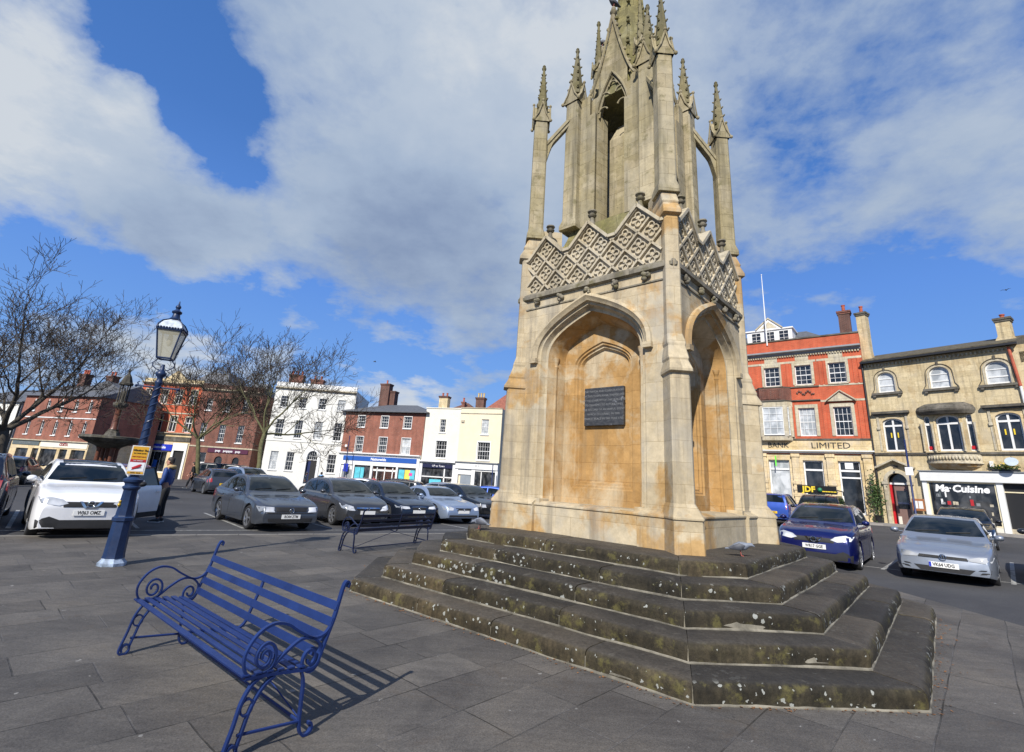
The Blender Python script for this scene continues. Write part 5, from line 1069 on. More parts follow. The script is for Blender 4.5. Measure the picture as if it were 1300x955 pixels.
mb.box(5.35,7.65,4.08,4.12,13.3,13.34); mb.box(5.35,7.65,4.08,4.12,12.9,12.94); mb.obj('roof_cresting',M['iron'],rr_)
# ---- H: red brick row, left, and its dark side --------------------------
h=building('brick_row',(-53.75,55.14),(-42.2,51.98),-.6,'long red brick building with cream shops reading COSTA at far left')
W=11.95; xs5=[(2.36,2.86),(4.40,4.92),(6.36,6.9),(8.45,8.96),(10.4,10.95)]; t_=[(a,b_,5.92,6.98,0) for a,b_ in xs5]; m_=[(a,b_,3.42,4.78,0) for a,b_ in xs5]
facade(h,W,7.55,t_+m_,M['brick_red'],depth=7,x0=1.0,z0=2.85); facade(h,W,2.85,[(1.95,3.7,-.4,1.95,0),(4.3,5.2,.8,2.0,0),(5.5,7.8,.3,2.0,0),(8.2,9.25,.6,2.05,0),(9.8,11.7,.4,2.05,0)],M['bath_clean'],'ground_storey_wall',x0=1.,sides=True,back=False,depth=7,rev=.3)
for o in t_+m_: window(h,*o[:4],nx=2,nz=2,sill=M['wpaint'],surround=None)
for o in t_+m_: slab(h,'keystone',M['wpaint'],(o[0]+o[1])/2-.05,(o[0]+o[1])/2+.05,-.04,0,o[3],o[3]+.2)
band(h,W,5.18,5.28,.06,M['wpaint'],'string_course',1.); band(h,W,2.78,2.88,.2,M['dressing'],'shop_cornice',1.)
mb=mbz(h); mb.box(1.2,11.7,.2,.25,-.4,2.1); mb.obj('shop_window',M['shop_in'],h)
sg=slab(h,'fascia',M['grey_sign'],1.2,5.1,-.06,0,2.3,2.7); fascia_text(h,'LLOYDS   BANK',3.1,2.5,.26,M['lead'],-.065,parent=sg); sg=slab(h,'fascia',M['render_ivory'],5.3,W-.1,-.05,0,2.2,2.76); fascia_text(h,'COSTA',8.6,2.5,.36,M['letter_r'],-.055,parent=sg,bold=.02)
mb=mbz(h); mb.loft([[(1.,-.3,7.5),(1.,3.6,9.35),(1.,7.2,7.5)],[(W+.2,-.3,7.5),(W+.2,3.6,9.35),(W+.2,7.2,7.5)]]); mb.obj('roof',M['slate'],h)
chimney(h,3.2,3.8,1.,.8,8.6,10.6,M['brick_brown'],3); chimney(h,7.4,3.8,1.,.8,8.6,10.4,M['brick_brown'],2)
h2=building('rear_brick_block',(-42.3,55.3),(-43.3,61.8),-.6,'shadowy brown brick block standing back behind the stone fountain')
facade(h2,6.5,8.3,[(1.2,2.,5.2,6.6,0),(3.4,4.2,5.2,6.6,0),(5.6,6.4,5.2,6.6,0),(2.0,2.8,2.4,3.8,0),(4.8,5.6,2.4,3.8,0)],M['brick_brown'],depth=4.5)
for o in ((1.2,2.,5.2,6.6),(3.4,4.2,5.2,6.6),(5.6,6.4,5.2,6.6),(2.0,2.8,2.4,3.8),(4.8,5.6,2.4,3.8)): window(h2,*o,nx=2,nz=2)
mb=mbz(h2); mb.loft([[(-.2,-.3,8.3),(-.2,2.3,9.7),(-.2,4.8,8.3)],[(6.7,-.3,8.3),(6.7,2.3,9.7),(6.7,4.8,8.3)]]); mb.obj('roof',M['slate'],h2)
h3=building('pale_house',(-63.,57.3),(-53.3,55.2),-.6,'pale grey house with a dark shop at the far left edge')
facade(h3,9.9,6.8,[(7.6,8.4,4.6,5.8,0),(5.6,6.4,4.6,5.8,0),(8.6,9.3,2.2,3.6,0),(6.4,7.2,2.2,3.6,0)],M['render_white'],depth=9)
for o in ((7.6,8.4,4.6,5.8),(5.6,6.4,4.6,5.8),(8.6,9.3,2.2,3.6),(6.4,7.2,2.2,3.6)): window(h3,*o,nx=2,nz=2)
slab(h3,'shop_front',M['navy_sign'],5.,9.9,-.1,0,-.6,1.6); hip_roof(h3,0,9.9,0,9,6.85,8.8,3,M['slate']); pipe(h3,[(9.8,-.1,6.7),(9.8,-.1,-.4)],.08,M['iron'])
# ---- things in front of the buildings ------------------------------------
def on(bld,x,y,z): 
    mt=Matrix.Translation(bld.location)@Matrix.Rotation(bld.rotation_euler[2],4,'Z'); p=mt@Vector((x,y,0)); return (p.x,p.y,z)
def foliage(mb,n,bx,by,bz,sz,rnd):
    for _ in range(n):
        c=Vector((rnd.gauss(0,bx),rnd.gauss(0,by),rnd.gauss(0,bz))); a=Vector((rnd.gauss(0,1),rnd.gauss(0,1),rnd.gauss(0,1))).normalized()*sz; b_=a.cross(Vector((rnd.gauss(0,1),rnd.gauss(0,1),rnd.gauss(0,1)))).normalized()*sz*.6
        mb.add([c-a,c+b_,c+a,c-b_],[(0,1,2,3)])
def planter(bld,x,y,z,w,label,fl=True,name='flower_box',cat='flower box'):
    e=empty(name,on(bld,x,y,z),bld.rotation_euler[2],label,cat)
    mb=MB(); mb.box(-w/2,w/2,-.12,.12,-.12,.1); mb.obj('trough',M['iron'],e); mb=MB(); mb.T=Matrix.Translation((0,0,.2)); foliage(mb,260,w*.28,.1,.11,.06,random.Random(int(x*10))); mb.obj('foliage',M['leaf'],e)
    if fl: mb=MB(); mb.T=Matrix.Translation((0,-.02,.3)); foliage(mb,50,w*.28,.1,.08,.045,random.Random(3)); mb.obj('blooms',M['flower'],e)
planter(s2,5.95,-.2,3.82,1.1,'leafy flower box on the shop cornice at the right edge')
def shrub(loc,h,r,label,name='potted_shrub',n=700):
    e=empty(name,loc,0,label,'plant'); mb=MB(); mb.lathe([(.16,0),(.22,.4),(.24,.42)],12); mb.obj('pot',M['iron'],e,smooth=40); mb=MB(); mb.T=Matrix.Translation((0,0,.42+h/2)); foliage(mb,n,r*.5,r*.5,h*.28,.07,random.Random(int(h*100))); mb.obj('foliage',M['leaf'],e)
    mb=MB(); mb.tube([(0,0,.3),(.02,0,.4+h*.8)],.02,5); mb.obj('stem',M['iron'],e)
shrub(on(s2,-.12,-.45,gl(23.1,31.4)+.1),2.1,.34,'straggly climbing shrub between the bank and the stone doorway')
tb=empty('menu_board',on(s2,1.95,-.35,.55),s2.rotation_euler[2],'wooden menu board on a post right of the arched doorway','menu board')
mb=MB(); mb.box(-.3,.3,-.02,.02,.95,1.62); mb.obj('board',M['pot_buff'] if 0 else plain('varnished_wood',(.33,.13,.05),.4),tb,bevel=.01); mb=MB(); mb.box(-.22,-.02,-.03,-.021,1.08,1.5); mb.box(.02,.22,-.03,-.021,1.08,1.5); mb.obj('menu_sheet',M['wpaint'],tb); mb=MB(); mb.box(-.27,-.23,-.02,.02,0,.95); mb.box(.23,.27,-.02,.02,0,.95); mb.obj('leg',M['iron'],tb)
def oval_sign():
    e=empty('hanging_sign',on(s2,6.35,-.9,3.9),s2.rotation_euler[2],'pale oval hanging sign above the flower box','sign'); mb=MB(); mb.lathe([(.27,-.02),(.27,.02)],20); p=mb.obj('board',plain('pale_blue_board',(.55,.63,.68),.5),e); p.rotation_euler=(PI/2,0,0); p.location=(0,0,.38); p.scale=(1,.8,1)
    mb=MB(); mb.tube([(0,0,.62),(0,.9,.62)],.015,6); mb.obj('arm',M['iron'],e)
oval_sign()
def post(name,loc,h,r,label,mat,plates):
    e=empty(name,loc,0,label,'sign post'); mb=MB(); mb.lathe([(r*1.6,0),(r*1.6,.06),(r,.1),(r,h),(0.005,h+.03)],10); mb.obj('pole',mat,e,smooth=40)
    for (z,w_,hh,rz,m) in plates:
        mb=MB(); mb.box(-w_/2,w_/2,-r-.02,-r,z,z+hh); o_=mb.obj('sign_plate',m,e,bevel=.01); o_.rotation_euler=(0,0,rz)
    return e
px,py,pz=on(s2,2.2,-1.9,0); pp=post('sign_post',(px,py,gl(px,py)+.1),4.75,.05,'tall blue pole with a small white notice beside the arched doorway',M['blue_iron'],[(2.75,.36,.45,R_(-40),M['wpaint'])]); pp.rotation_euler=(0,0,0)
ex=on(e_,9.75,-1.2,0); post('sign_post',(ex[0],ex[1],gl(ex[0],ex[1])),3.6,.05,'pole with round blue sign between white house and brick shop',M['iron'],[(2.0,.5,.9,R_(15),M['royal_sign'])])
ex=on(d,2.0,-1.5,0); post('street_pole',(ex[0],ex[1],gl(ex[0],ex[1])),6.0,.05,'thin dark pole in front of the brick shop',M['blue_iron'],[])
ex=on(c2,4.75,-1.6,0); post('street_pole',(ex[0],ex[1],gl(ex[0],ex[1])),3.6,.05,'short dark pole in front of the cream house',M['blue_iron'],[])
# ---- fountain -------------------------------------------------------------
M['granite']=plain('red_granite',(.13,.05,.03),.4,var=.35,scale=6); M['fstone']=stone('grey_fountain_stone',(.10,.095,.08),(.07,.065,.055),(.05,.048,.04),.8,.4,.1,.5,.2,.004,.8,grey=(.2,.19,.165))
fo=empty('fountain',(-27.2,35.2,gl(-27.2,35.2)),R_(20),'tall dark stone fountain with broad basin on red granite columns and canopied statue','fountain'); fo.scale=(.72,.72,.95)
mb=MB(); mb.lathe([(2.3,0),(2.3,.35),(1.9,.36),(1.9,.8),(1.0,.9)],8); mb.obj('base',M['fstone'],fo,bevel=.02)
for k in range(5):
    an=k*2*PI/4+PI/4 if k<4 else 0; rr=.75 if k<4 else 0; mb=MB(); mb.lathe([(.28,.85),(.28,1.),(.2,1.05),(.19,2.35),(.28,2.5)],12,rr*cos(an),rr*sin(an)); mb.obj('column',M['granite'],fo,smooth=40)
mb=MB(); mb.lathe([(.8,2.45),(1.1,2.6),(1.9,2.85),(2.35,3.05),(2.45,3.12),(2.45,3.27),(2.3,3.30),(1.9,3.1),(.6,3.05)],28); mb.obj('basin',M['fstone'],fo,smooth=40)
mb=MB(); mb.lathe([(.75,3.05),(.7,3.3),(.55,3.6),(.42,3.7),(.45,3.8)],8); mb.obj('pedestal',M['fstone'],fo); mb=MB(); mb.lathe([(.5,5.4),(.62,5.55),(.65,5.7),(.5,5.75)],8); mb.obj('capital',M['fstone'],fo)
mb=MB(); mb.lathe([(.38,3.78),(.30,3.95),(.28,5.2),(.38,5.4)],10); mb.obj('shaft',M['granite'],fo,smooth=40)
mb=MB()
for k in range(4):
    an=k*PI/2+PI/4; mb.lathe([(.07,5.75),(.06,5.8),(.06,7.0),(.08,7.1)],8,.42*cos(an),.42*sin(an))
mb.lathe([(.6,7.08),(.62,7.2),(.5,7.3),(.42,7.5),(.3,7.75),(.12,7.95),(.1,8.1),(.14,8.15),(.03,8.35)],8); mb.obj('canopy',M['fstone'],fo)
mb=MB(); mb.tube([(0,0,5.75),(0,0,6.1),(.02,0,6.4),(0,0,6.6),(0,0,6.66),(0,0,6.74),(0,0,6.88)],[.2,.17,.19,.16,.07,.1,.03],10); mb.tube([(.15,0,6.5),(.25,.05,6.25),(.2,.15,6.1)],.05,6); mb.obj('statue',M['fstone'],fo,smooth=60)
# ------------------------------------------------------------------ cars
M['tyre']=plain('tyre_rubber',(.015,.015,.016),.8,var=.2,scale=20); M['rim']=plain('alloy',(.45,.46,.48),.3,.8,var=.15,scale=10); M['rim_dark']=plain('grey_steel_rim',(.16,.165,.17),.45,.6)
M['trim']=plain('black_plastic_trim',(.018,.018,.019),.65,var=.2,scale=12); M['seam']=plain('panel_gap',(.004,.004,.004),.9)
M['lamp']=glass('headlight_lens',(.22,.24,.27),.06,.9,.5); M['lampd']=glass('dark_headlight_lens',(.12,.13,.14),.08,.9,.3); M['tail']=glass('red_tail_lens',(.35,.008,.01),.1,.7,.1); M['chrome']=plain('chrome',(.62,.63,.65),.12,1.,var=.03)
M['plate_w']=plain('white_plate',(.72,.72,.70),.4,var=.02); M['plate_y']=plain('yellow_plate',(.80,.50,.02),.4,var=.02); M['carglass']=glass('car_glass',(.006,.009,.009),.02,.45,.02); M['gap_shade']=plain('black_gap_shade',(.006,.006,.006),.9)  # last one is near-black, colouring in the shade of gaps and openings
M['amber']=plain('amber_lens',(.6,.2,.02),.3)
def interp(P,x):
    if x<=P[0][0]: return P[0][1]
    if x>=P[-1][0]: return P[-1][1]
    n=len(P)
    for i in range(n-1):
        if P[i][0]<=x<=P[i+1][0]: break
    def slope(k):
        if k<=0: return (P[1][1]-P[0][1])/(P[1][0]-P[0][0])
        if k>=n-1: return (P[-1][1]-P[-2][1])/(P[-1][0]-P[-2][0])
        a=(P[k][1]-P[k-1][1])/(P[k][0]-P[k-1][0]); b=(P[k+1][1]-P[k][1])/(P[k+1][0]-P[k][0])
        return 0 if a*b<=0 else 2*a*b/(a+b)
    h=P[i+1][0]-P[i][0]; t=(x-P[i][0])/h; m0=slope(i)*h; m1=slope(i+1)*h
    return (2*t**3-3*t*t+1)*P[i][1]+(t**3-2*t*t+t)*m0+(-2*t**3+3*t*t)*P[i+1][1]+(t**3-t*t)*m1
BODY={
 'hatch':dict(L=4.1,W=1.74,H=1.47,wb=2.52,of=.82,r=.31,top=[(0,.60),(.05,.68),(.2,.77),(.6,.88),(1.05,.96),(1.15,1.0),(1.45,1.17),(1.85,1.37),(2.3,1.46),(2.8,1.47),(3.4,1.41),(3.72,1.33),(3.9,1.12),(4.02,.93),(4.08,.75),(4.1,.55)],belt=.93,k=.36,side=[(1.22,1.0,1.75,1.33),(2.42,3.05),(3.12,3.62)]),
 'golf':dict(L=4.25,W=1.80,H=1.45,wb=2.63,of=.85,r=.32,top=[(0,.58),(.05,.66),(.18,.73),(.6,.83),(1.15,.93),(1.25,.98),(1.6,1.18),(2.0,1.36),(2.4,1.44),(2.9,1.45),(3.5,1.39),(3.85,1.31),(4.05,1.08),(4.17,.92),(4.23,.75),(4.25,.5)],belt=.92,k=.36,side=0),
 'saloon':dict(L=4.7,W=1.76,H=1.46,wb=2.72,of=.9,r=.32,top=[(0,.58),(.05,.67),(.2,.74),(.7,.84),(1.3,.92),(1.4,.96),(1.8,1.19),(2.2,1.38),(2.6,1.45),(3.0,1.46),(3.5,1.39),(3.9,1.22),(4.2,1.06),(4.3,1.03),(4.55,1.0),(4.65,.9),(4.7,.6)],belt=.92,k=.40,side=0),
 'suv':dict(L=4.35,W=1.80,H=1.60,wb=2.64,of=.87,r=.345,top=[(0,.72),(.05,.82),(.18,.92),(.6,1.01),(1.1,1.08),(1.2,1.12),(1.5,1.29),(1.9,1.50),(2.3,1.58),(2.8,1.60),(3.5,1.55),(3.85,1.47),(4.08,1.25),(4.2,1.08),(4.3,.9),(4.35,.55)],belt=1.05,k=.36,side=0),
 'coupe':dict(L=4.04,W=1.76,H=1.35,wb=2.42,of=.86,r=.33,top=[(0,.56),(.05,.66),(.2,.74),(.7,.83),(1.25,.90),(1.35,.94),(1.7,1.15),(2.05,1.29),(2.4,1.34),(2.75,1.34),(3.2,1.24),(3.6,1.04),(3.85,.88),(3.98,.76),(4.04,.5)],belt=.88,k=.42,side=0),
 'estate':dict(L=4.5,W=1.76,H=1.50,wb=2.65,of=.86,r=.32,top=[(0,.60),(.05,.70),(.2,.78),(.7,.89),(1.15,.96),(1.25,1.0),(1.6,1.22),(2.0,1.41),(2.4,1.49),(3.0,1.50),(3.9,1.46),(4.15,1.40),(4.3,1.15),(4.42,.95),(4.47,.8),(4.5,.5)],belt=.95,k=.33,side=0),
 'mpv':dict(L=4.1,W=1.72,H=1.62,wb=2.5,of=.75,r=.31,top=[(0,.66),(.05,.78),(.2,.88),(.5,.97),(.8,1.04),(.9,1.09),(1.3,1.36),(1.7,1.54),(2.1,1.61),(2.7,1.62),(3.5,1.58),(3.85,1.50),(3.98,1.2),(4.05,.98),(4.09,.8),(4.1,.5)],belt=1.0,k=.30,side=0),
 'van4':dict(L=5.0,W=1.85,H=1.82,wb=3.05,of=.85,r=.37,top=[(0,.85),(.05,.98),(.15,1.06),(.6,1.12),(1.1,1.16),(1.2,1.2),(1.5,1.42),(1.85,1.68),(2.2,1.78),(2.8,1.82),(4.4,1.82),(4.8,1.76),(4.88,1.4),(4.94,1.1),(4.98,.9),(5.0,.5)],belt=1.15,k=.28,side=0),
}
def car(kind,name,label,x,y,hd,paintm,scale=1.,z=None,front='grille',plate=None,rearplate=True,lamp='lamp',rails=False,roofm=None,trimlow=False,door_open=False,group=None,rimm=None,badge=None,cladding=False,detail=True,rplate=None):
    B=BODY[kind]; L,W,H,wb,of,r=B['L'],B['W'],B['H'],B['wb'],B['of'],B['r']; hW=W/2; top=B['top']; belt=B['belt']
    z=gl(x,y) if z is None else z
    e=empty(name,(x,y,z),R_(hd),label,'car' if name!='pickup_truck' else 'truck',group); e.scale=(scale,)*3
    # local: x backwards negative; front centre at the origin, +x is the heading, so body runs to -L.  Work in u=-x
    bot=.19; ra=r+.055
    def hw(u):
        f=max(0,(.75-u)/.75); g_=max(0,(u-(L-.7))/.7); return hW*(1-.15*f**3-.10*g_**2.6)
    def botz(u): return bot+.05*max(0,(.3-u)/.3)+.12*max(0,(u-(L-.5))/.5)
    def blt(u): return min(belt+.045*(u/L), interp(top,u)-.035)
    us=sorted({0,.012,.03,.06,.1,.15,.21,.28,.36}|{.36+i*(L-.72)/44 for i in range(45)}|{L-q for q in (0,.012,.03,.06,.1,.15,.21,.28,.36)}|{c+ra*cos(PI*i/14) for c in (of,of+wb) for i in range(15)})
    us=[u for i,u in enumerate(us) if i==0 or u-us[i-1]>.003]
    rings=[]
    for u in us:
        zt=interp(top,u); h=hw(u); b=botz(u); zb=max(blt(u),b+.12); za=b
        for c in (of,of+wb):
            if abs(u-c)<ra: za=max(za,r+math.sqrt(max(0,ra*ra-(u-c)**2)))
        arch_=za>b+.001
        half=[(0,b),(max(h-.34,.1),b),(max(h-.34,.1),max(za,b+.001)),(h-.035 if not arch_ else h-.01,max(za,b+.002))]
        z1=max(za+.012,b+.05)
        for t in (0,.12,.25,.4,.55,.7,.82,.91,1.):
            zz=z1+(zb-.05-z1)*t if zb-.05>z1 else z1; q=(zz-b)/(zb-b)
            bul=.0+ .028*sin(PI*min(1,max(0,q))**.8)
            half.append((h-.028+bul-.022*max(0,q-.75)*4*.5,zz))
        half.append((h-.045,zb-.018)); half.append((h-.075,zb))
        gh=zt-zb; yt=h-.075-(max(gh,0)-.05)*B['k'] if gh>.05 else h-.09
        for t in (.15,.35,.55,.75,.9): half.append((h-.075-(h-.075-yt)*t,zb+max(gh-.06,0)*t+ (0 if gh>.06 else gh*.3*t)))
        rr=min(.07,max(gh,.02)); 
        half.append((yt-.01 if gh>.05 else h-.13,zt-rr*.55 if gh>.06 else zb+gh*.5)); half.append((yt-.05 if gh>.05 else h-.2,zt-rr*.2 if gh>.06 else zb+gh*.72)); 
        ye=max(yt-.11 if gh>.05 else h-.3,.05); cr=.025 if gh>.3 else .02
        for t in (1.,.75,.5,.25,0): half.append((ye*t,zt-cr*t*t+ (0)))
        rings.append([(-u,yv,zv) for yv,zv in half]+[(-u,-yv,zv) for yv,zv in reversed(half[1:-1])])
    mb=MB(); mb.loft(rings,True,True); body_=mb.obj('body',paintm,e,smooth=42)
    me=body_.data; bvh=BVHTree.FromPolygons([v.co for v in me.vertices],[tuple(p.vertices) for p in me.polygons])
    def decal(nm,pts,side,mat,off=.006,parent=None,step=.09,thick=.012,mirror=False,to=None):
        out=None
        for sgn in ((1,-1) if mirror else (1,)):
            P=[]
            for i in range(len(pts)):
                a,b=pts[i],pts[(i+1)%len(pts)]; n=max(1,int(math.dist(a,b)/step))
                P+=[(a[0]+(b[0]-a[0])*k/n,a[1]+(b[1]-a[1])*k/n) for k in range(n)]
            nb=len(P); x0=min(p[0] for p in P); x1=max(p[0] for p in P); y0=min(p[1] for p in P); y1=max(p[1] for p in P)
            def inside(q):
                c=False; j=nb-1
                for i in range(nb):
                    if (P[i][1]>q[1])!=(P[j][1]>q[1]) and q[0]<(P[j][0]-P[i][0])*(q[1]-P[i][1])/(P[j][1]-P[i][1])+P[i][0]: c=not c
                    j=i
                return c
            G=[]
            xx_=x0+step*.5
            while xx_<x1:
                yy_=y0+step*.5
                while yy_<y1:
                    if inside((xx_,yy_)): G.append((xx_,yy_))
                    yy_+=step
                xx_+=step
            allp=[Vector(p) for p in P+G]
            vs,_,fs,_,_,_=delaunay_2d_cdt(allp,[],[list(range(nb))],1,1e-5)
            V=[];ok=True
            for p in vs:
                if side=='F': o_,d_=Vector((1.,sgn*p.x,p.y)),Vector((-1,0,0))
                elif side=='R': o_,d_=Vector((-L-1,sgn*p.x,p.y)),Vector((1,0,0))
                elif side=='S': o_,d_=Vector((-p.x,sgn*2.,p.y)),Vector((0,-sgn,0))
                else: o_,d_=Vector((-p.x,sgn*p.y,3)),Vector((0,0,-1))
                hit=bvh.ray_cast(o_,d_)
                if hit[0] is None: ok=False; V.append(None)
                else:
                    nn_=hit[1] if hit[1].dot(d_)<0 else -hit[1]; V.append((hit[0]+nn_*off,-nn_))
            F=[f for f in fs if all(V[i] is not None for i in f)]
            if not F: continue
            used=sorted({i for f in F for i in f}); mp={i:k for k,i in enumerate(used)}; m=MB()
            vv=[V[i][0] for i in used]; inn=[V[i][0]+V[i][1]*thick for i in used]; ec={}
            for f in F:
                for k in range(len(f)): a,b=f[k],f[(k+1)%len(f)]; ec[(min(a,b),max(a,b))]=ec.get((min(a,b),max(a,b)),0)+1
            nv=len(vv); faces=[tuple(mp[i] for i in f) for f in F]+[(mp[a],mp[b],mp[b]+nv,mp[a]+nv) for (a,b),c in ec.items() if c==1]
            m.add(vv+inn,faces); out=m.obj(nm,mat,to or e,smooth=50)
        return out
    # windscreen and rear glass found from the profile
    cow=[p for p in top if p[1]>belt][0][0]
    prof=[(u,interp(top,u)) for u in [i*L/200 for i in range(201)]]
    uc=next(u for u,zv in prof if u>.9 and zv>belt+.075); zc=interp(top,uc); ur=next(u for u,zv in prof if zv>H-.075); zr=H-.10
    zmx=H-.095
    def yg(zv,u): return hw(u)-.075-(zv-belt)*B['k']
    gm=M['carglass']
    decal('windscreen',[(-yg(zc,1.3)+.04,zc+.02),(-yg(zc,1.3)*.6,zc+.0),(yg(zc,1.3)*.6,zc+.0),(yg(zc,1.3)-.04,zc+.02),(yg(zmx,2)-.075,zmx),(0,zmx+.02),(-yg(zmx,2)+.075,zmx)],'F',gm,.005)
    zlo=max(belt+.09,H*.70)
    hatchlike=kind not in('saloon','coupe')
    if hatchlike: decal('rear_window',[(-yg(zlo,L-.6)+.13,zlo),(yg(zlo,L-.6)-.13,zlo),(yg(zmx,L-.9)-.13,zmx-.03),(-yg(zmx,L-.9)+.13,zmx-.03)],'R',gm,.006)
    else: decal('rear_window',[(-.56,1.12 if kind=='saloon' else 1.0),(.56,1.12 if kind=='saloon' else 1.0),(.46,zmx-.02),(-.46,zmx-.02)],'R',gm,.006)
    # side windows
    def zroof(u): return min(H-.12,interp(top,u)-.13)
    uA=next(u for u,zv in prof if u>.9 and zv>belt+.20); uE=[u for u,zv in prof if zv>belt+.30][-1]-(.10 if hatchlike else .25)
    zb0=belt+.045
    uM=uA+(uE-uA)*(.50 if kind!='coupe' else .78)
    def win(u0,u1):
        n=8; P=[(u0,zb0+.035*u0/L),(u1,zb0+.035*u1/L)]; T=[]
        for i in range(n+1):
            u=u1+(u0-u1)*i/n; zt_=zroof(u)
            if zt_>zb0+.04: T.append((u,zt_))
        return P+T
    decal('side_window',win(uA,uM-.03),'S',gm,.006,mirror=True)
    if kind!='coupe' or True:
        if uE-.1>uM+.1: decal('side_window',win(uM+.03,uM+(uE-uM)*.72-.02) if hatchlike else win(uM+.03,uE-.02),'S',gm,.006,mirror=True)
        if hatchlike and uE-uM>.8: decal('quarter_window',win(uM+(uE-uM)*.72+.03,uE-.05),'S',gm,.006,mirror=True)
    # door shuts, sill
    if detail:
        def strip(P,w=.012):
            a=P[0]; out=[(p[0]-w/2,p[1]) for p in P]+[(p[0]+w/2,p[1]) for p in reversed(P)]; return out
        for us_ in ((of+ra+.10,),(uM,),(of+wb-.08 if kind!='coupe' else None,)):
            if us_[0] is None: continue
            decal('door_seam',strip([(us_[0],.30),(us_[0]-.02,.6),(us_[0],belt-.0)]),'S',M['seam'],.002,mirror=True,thick=.006)
        decal('bonnet_seam',[(of+ra+.10,.945*belt),(1.12,.96*belt),(1.12,.975*belt),(of+ra+.10,.96*belt)] ,'S',M['seam'],.002,mirror=True,thick=.006)
        for us_ in (uM-.18,of+wb-.24): decal('door_handle',[(us_,belt-.125),(us_+.15,belt-.125),(us_+.15,belt-.1),(us_,belt-.1)],'S',paintm,.028,mirror=True,thick=.02)
    if cladding or trimlow:
        decal('sill_cladding',[(of+ra-.02,.20),(of+wb-ra+.02,.20),(of+wb-ra-.02,.36),(of+ra+.02,.36)],'S',M['trim'],.012,mirror=True)
        for c in (of,of+wb):
            for sgn in (1,-1):
                m=MB(); pts=[]
                for i in range(17):
                    t=PI*i/16; uu,zz=c+ (ra+.022)*cos(t),r+(ra+.022)*sin(t); hit=bvh.ray_cast(Vector((-uu,sgn*2.,zz)),Vector((0,-sgn,0)))
                    if hit[0] is not None: pts.append(hit[0]+Vector((0,sgn*.0,0)))
                m.tube(pts,[(.02,.032)]*len(pts),4,flat=(0,sgn,0)); m.obj('wheel_arch_trim',M['trim'],e)
    # nose
    zg=interp(top,.05); lm=M[lamp]
    zl0,zl1=(zg-.12,zg-.005)
    hy=hw(.1)
    if front=='suv':
        decal('headlight',[(hy-.02,zl0+.02),(hy-.30,zl0-.02),(hy-.44,zl0+.02),(hy-.34,zl1-.02),(hy-.12,zl1+.03),(hy+.04,zl1+.02)],'F',lm,.010,mirror=True)
        decal('grille',[(-.44,zl0-.05),(.44,zl0-.05),(.47,zl0+.055),(-.47,zl0+.055)],'F',M['trim'],.008)
        decal('grille_vee',[(-.20,zl0+.06),(-.10,zl0-.07),(.10,zl0-.07),(.20,zl0+.06),(.15,zl0+.06),(.075,zl0-.03),(-.075,zl0-.03),(-.15,zl0+.06)],'F',M['chrome'],.02)
        decal('lower_bumper',[(-hy+.02,.24),(hy-.02,.24),(hy+.0,.40),(.62,.47),(.45,.40),(-.45,.40),(-.62,.47),(-hy,.40)],'F',M['trim'],.010)
    elif front=='golf':
        decal('headlight',[(hy+.0,zl0),(hy-.10,zl0-.025),(hy-.36,zl0-.01),(hy-.39,zl0+.03),(hy-.2,zl1-.03),(hy+.05,zl1-.015)],'F',lm,.010,mirror=True)
        decal('grille',[(-hy+.38,zl0),(hy-.38,zl0),(hy-.40,zl0+.045),(-hy+.40,zl0+.045)],'F',M['trim'],.008)
        decal('grille_bar',[(-hy+.38,zl0-.012),(hy-.38,zl0-.012),(hy-.38,zl0-.002),(-hy+.38,zl0-.002)],'F',M['chrome'],.012)
        decal('lower_grille',[(-.42,.25),(.42,.25),(.53,.355),(-.53,.355)],'F',M['trim'],.008)
        decal('fog_vent',[(hy-.05,.30),(hy-.22,.28),(hy-.18,.32),(hy-.04,.34)],'F',M['trim'],.008,mirror=True); decal('fog_vent',[(hy-.03,.36),(hy-.24,.35),(hy-.20,.375),(hy-.02,.39)],'F',M['trim'],.008,mirror=True)
    elif front=='saloon':
        decal('headlight',[(hy+.02,zl0-.02),(hy-.33,zl0-.03),(hy-.31,zl1-.02),(hy+.05,zl1-.005)],'F',lm,.010,mirror=True)
        decal('grille',[(-.42,zl0-.02),(.42,zl0-.02),(.46,zl1-.02),(-.46,zl1-.02)],'F',M['trim'],.008); decal('bumper_trim',[(-hy+.02,zl0-.065),(hy-.02,zl0-.065),(hy-.02,zl0-.045),(-hy+.02,zl0-.045)],'F',M['chrome'],.01)
        decal('lower_grille',[(-.60,.24),(.60,.24),(.62,.36),(-.62,.36)],'F',M['trim'],.008)
    elif front=='corsa':
        decal('headlight',[(hy+.05,zl1+.05),(hy+.03,zl0+.02),(hy-.14,zl0-.04),(hy-.34,zl0-.05),(hy-.26,zl1-.04)],'F',lm,.010,mirror=True)
        decal('grille',[(-.36,zl0-.04),(.36,zl0-.04),(.42,zl0+.02),(-.42,zl0+.02)],'F',M['trim'],.008); decal('grille_bar',[(-.42,zl0+.02),(.42,zl0+.02),(.40,zl0+.05),(-.40,zl0+.05)],'F',M['chrome'],.014)
        decal('lower_grille',[(-.50,.25),(.50,.25),(.44,.40),(-.44,.40)],'F',M['trim'],.008); decal('fog_vent',[(hy-.02,.27),(hy-.18,.26),(hy-.08,.42),(hy+.0,.44)],'F',M['trim'],.008,mirror=True)
    elif front=='kidney':
        decal('headlight',[(hy+.04,zl0+.03),(hy-.20,zl0),(hy-.40,zl0+.01),(hy-.36,zl1-.04),(hy+.05,zl1+.0)],'F',lm,.010,mirror=True)
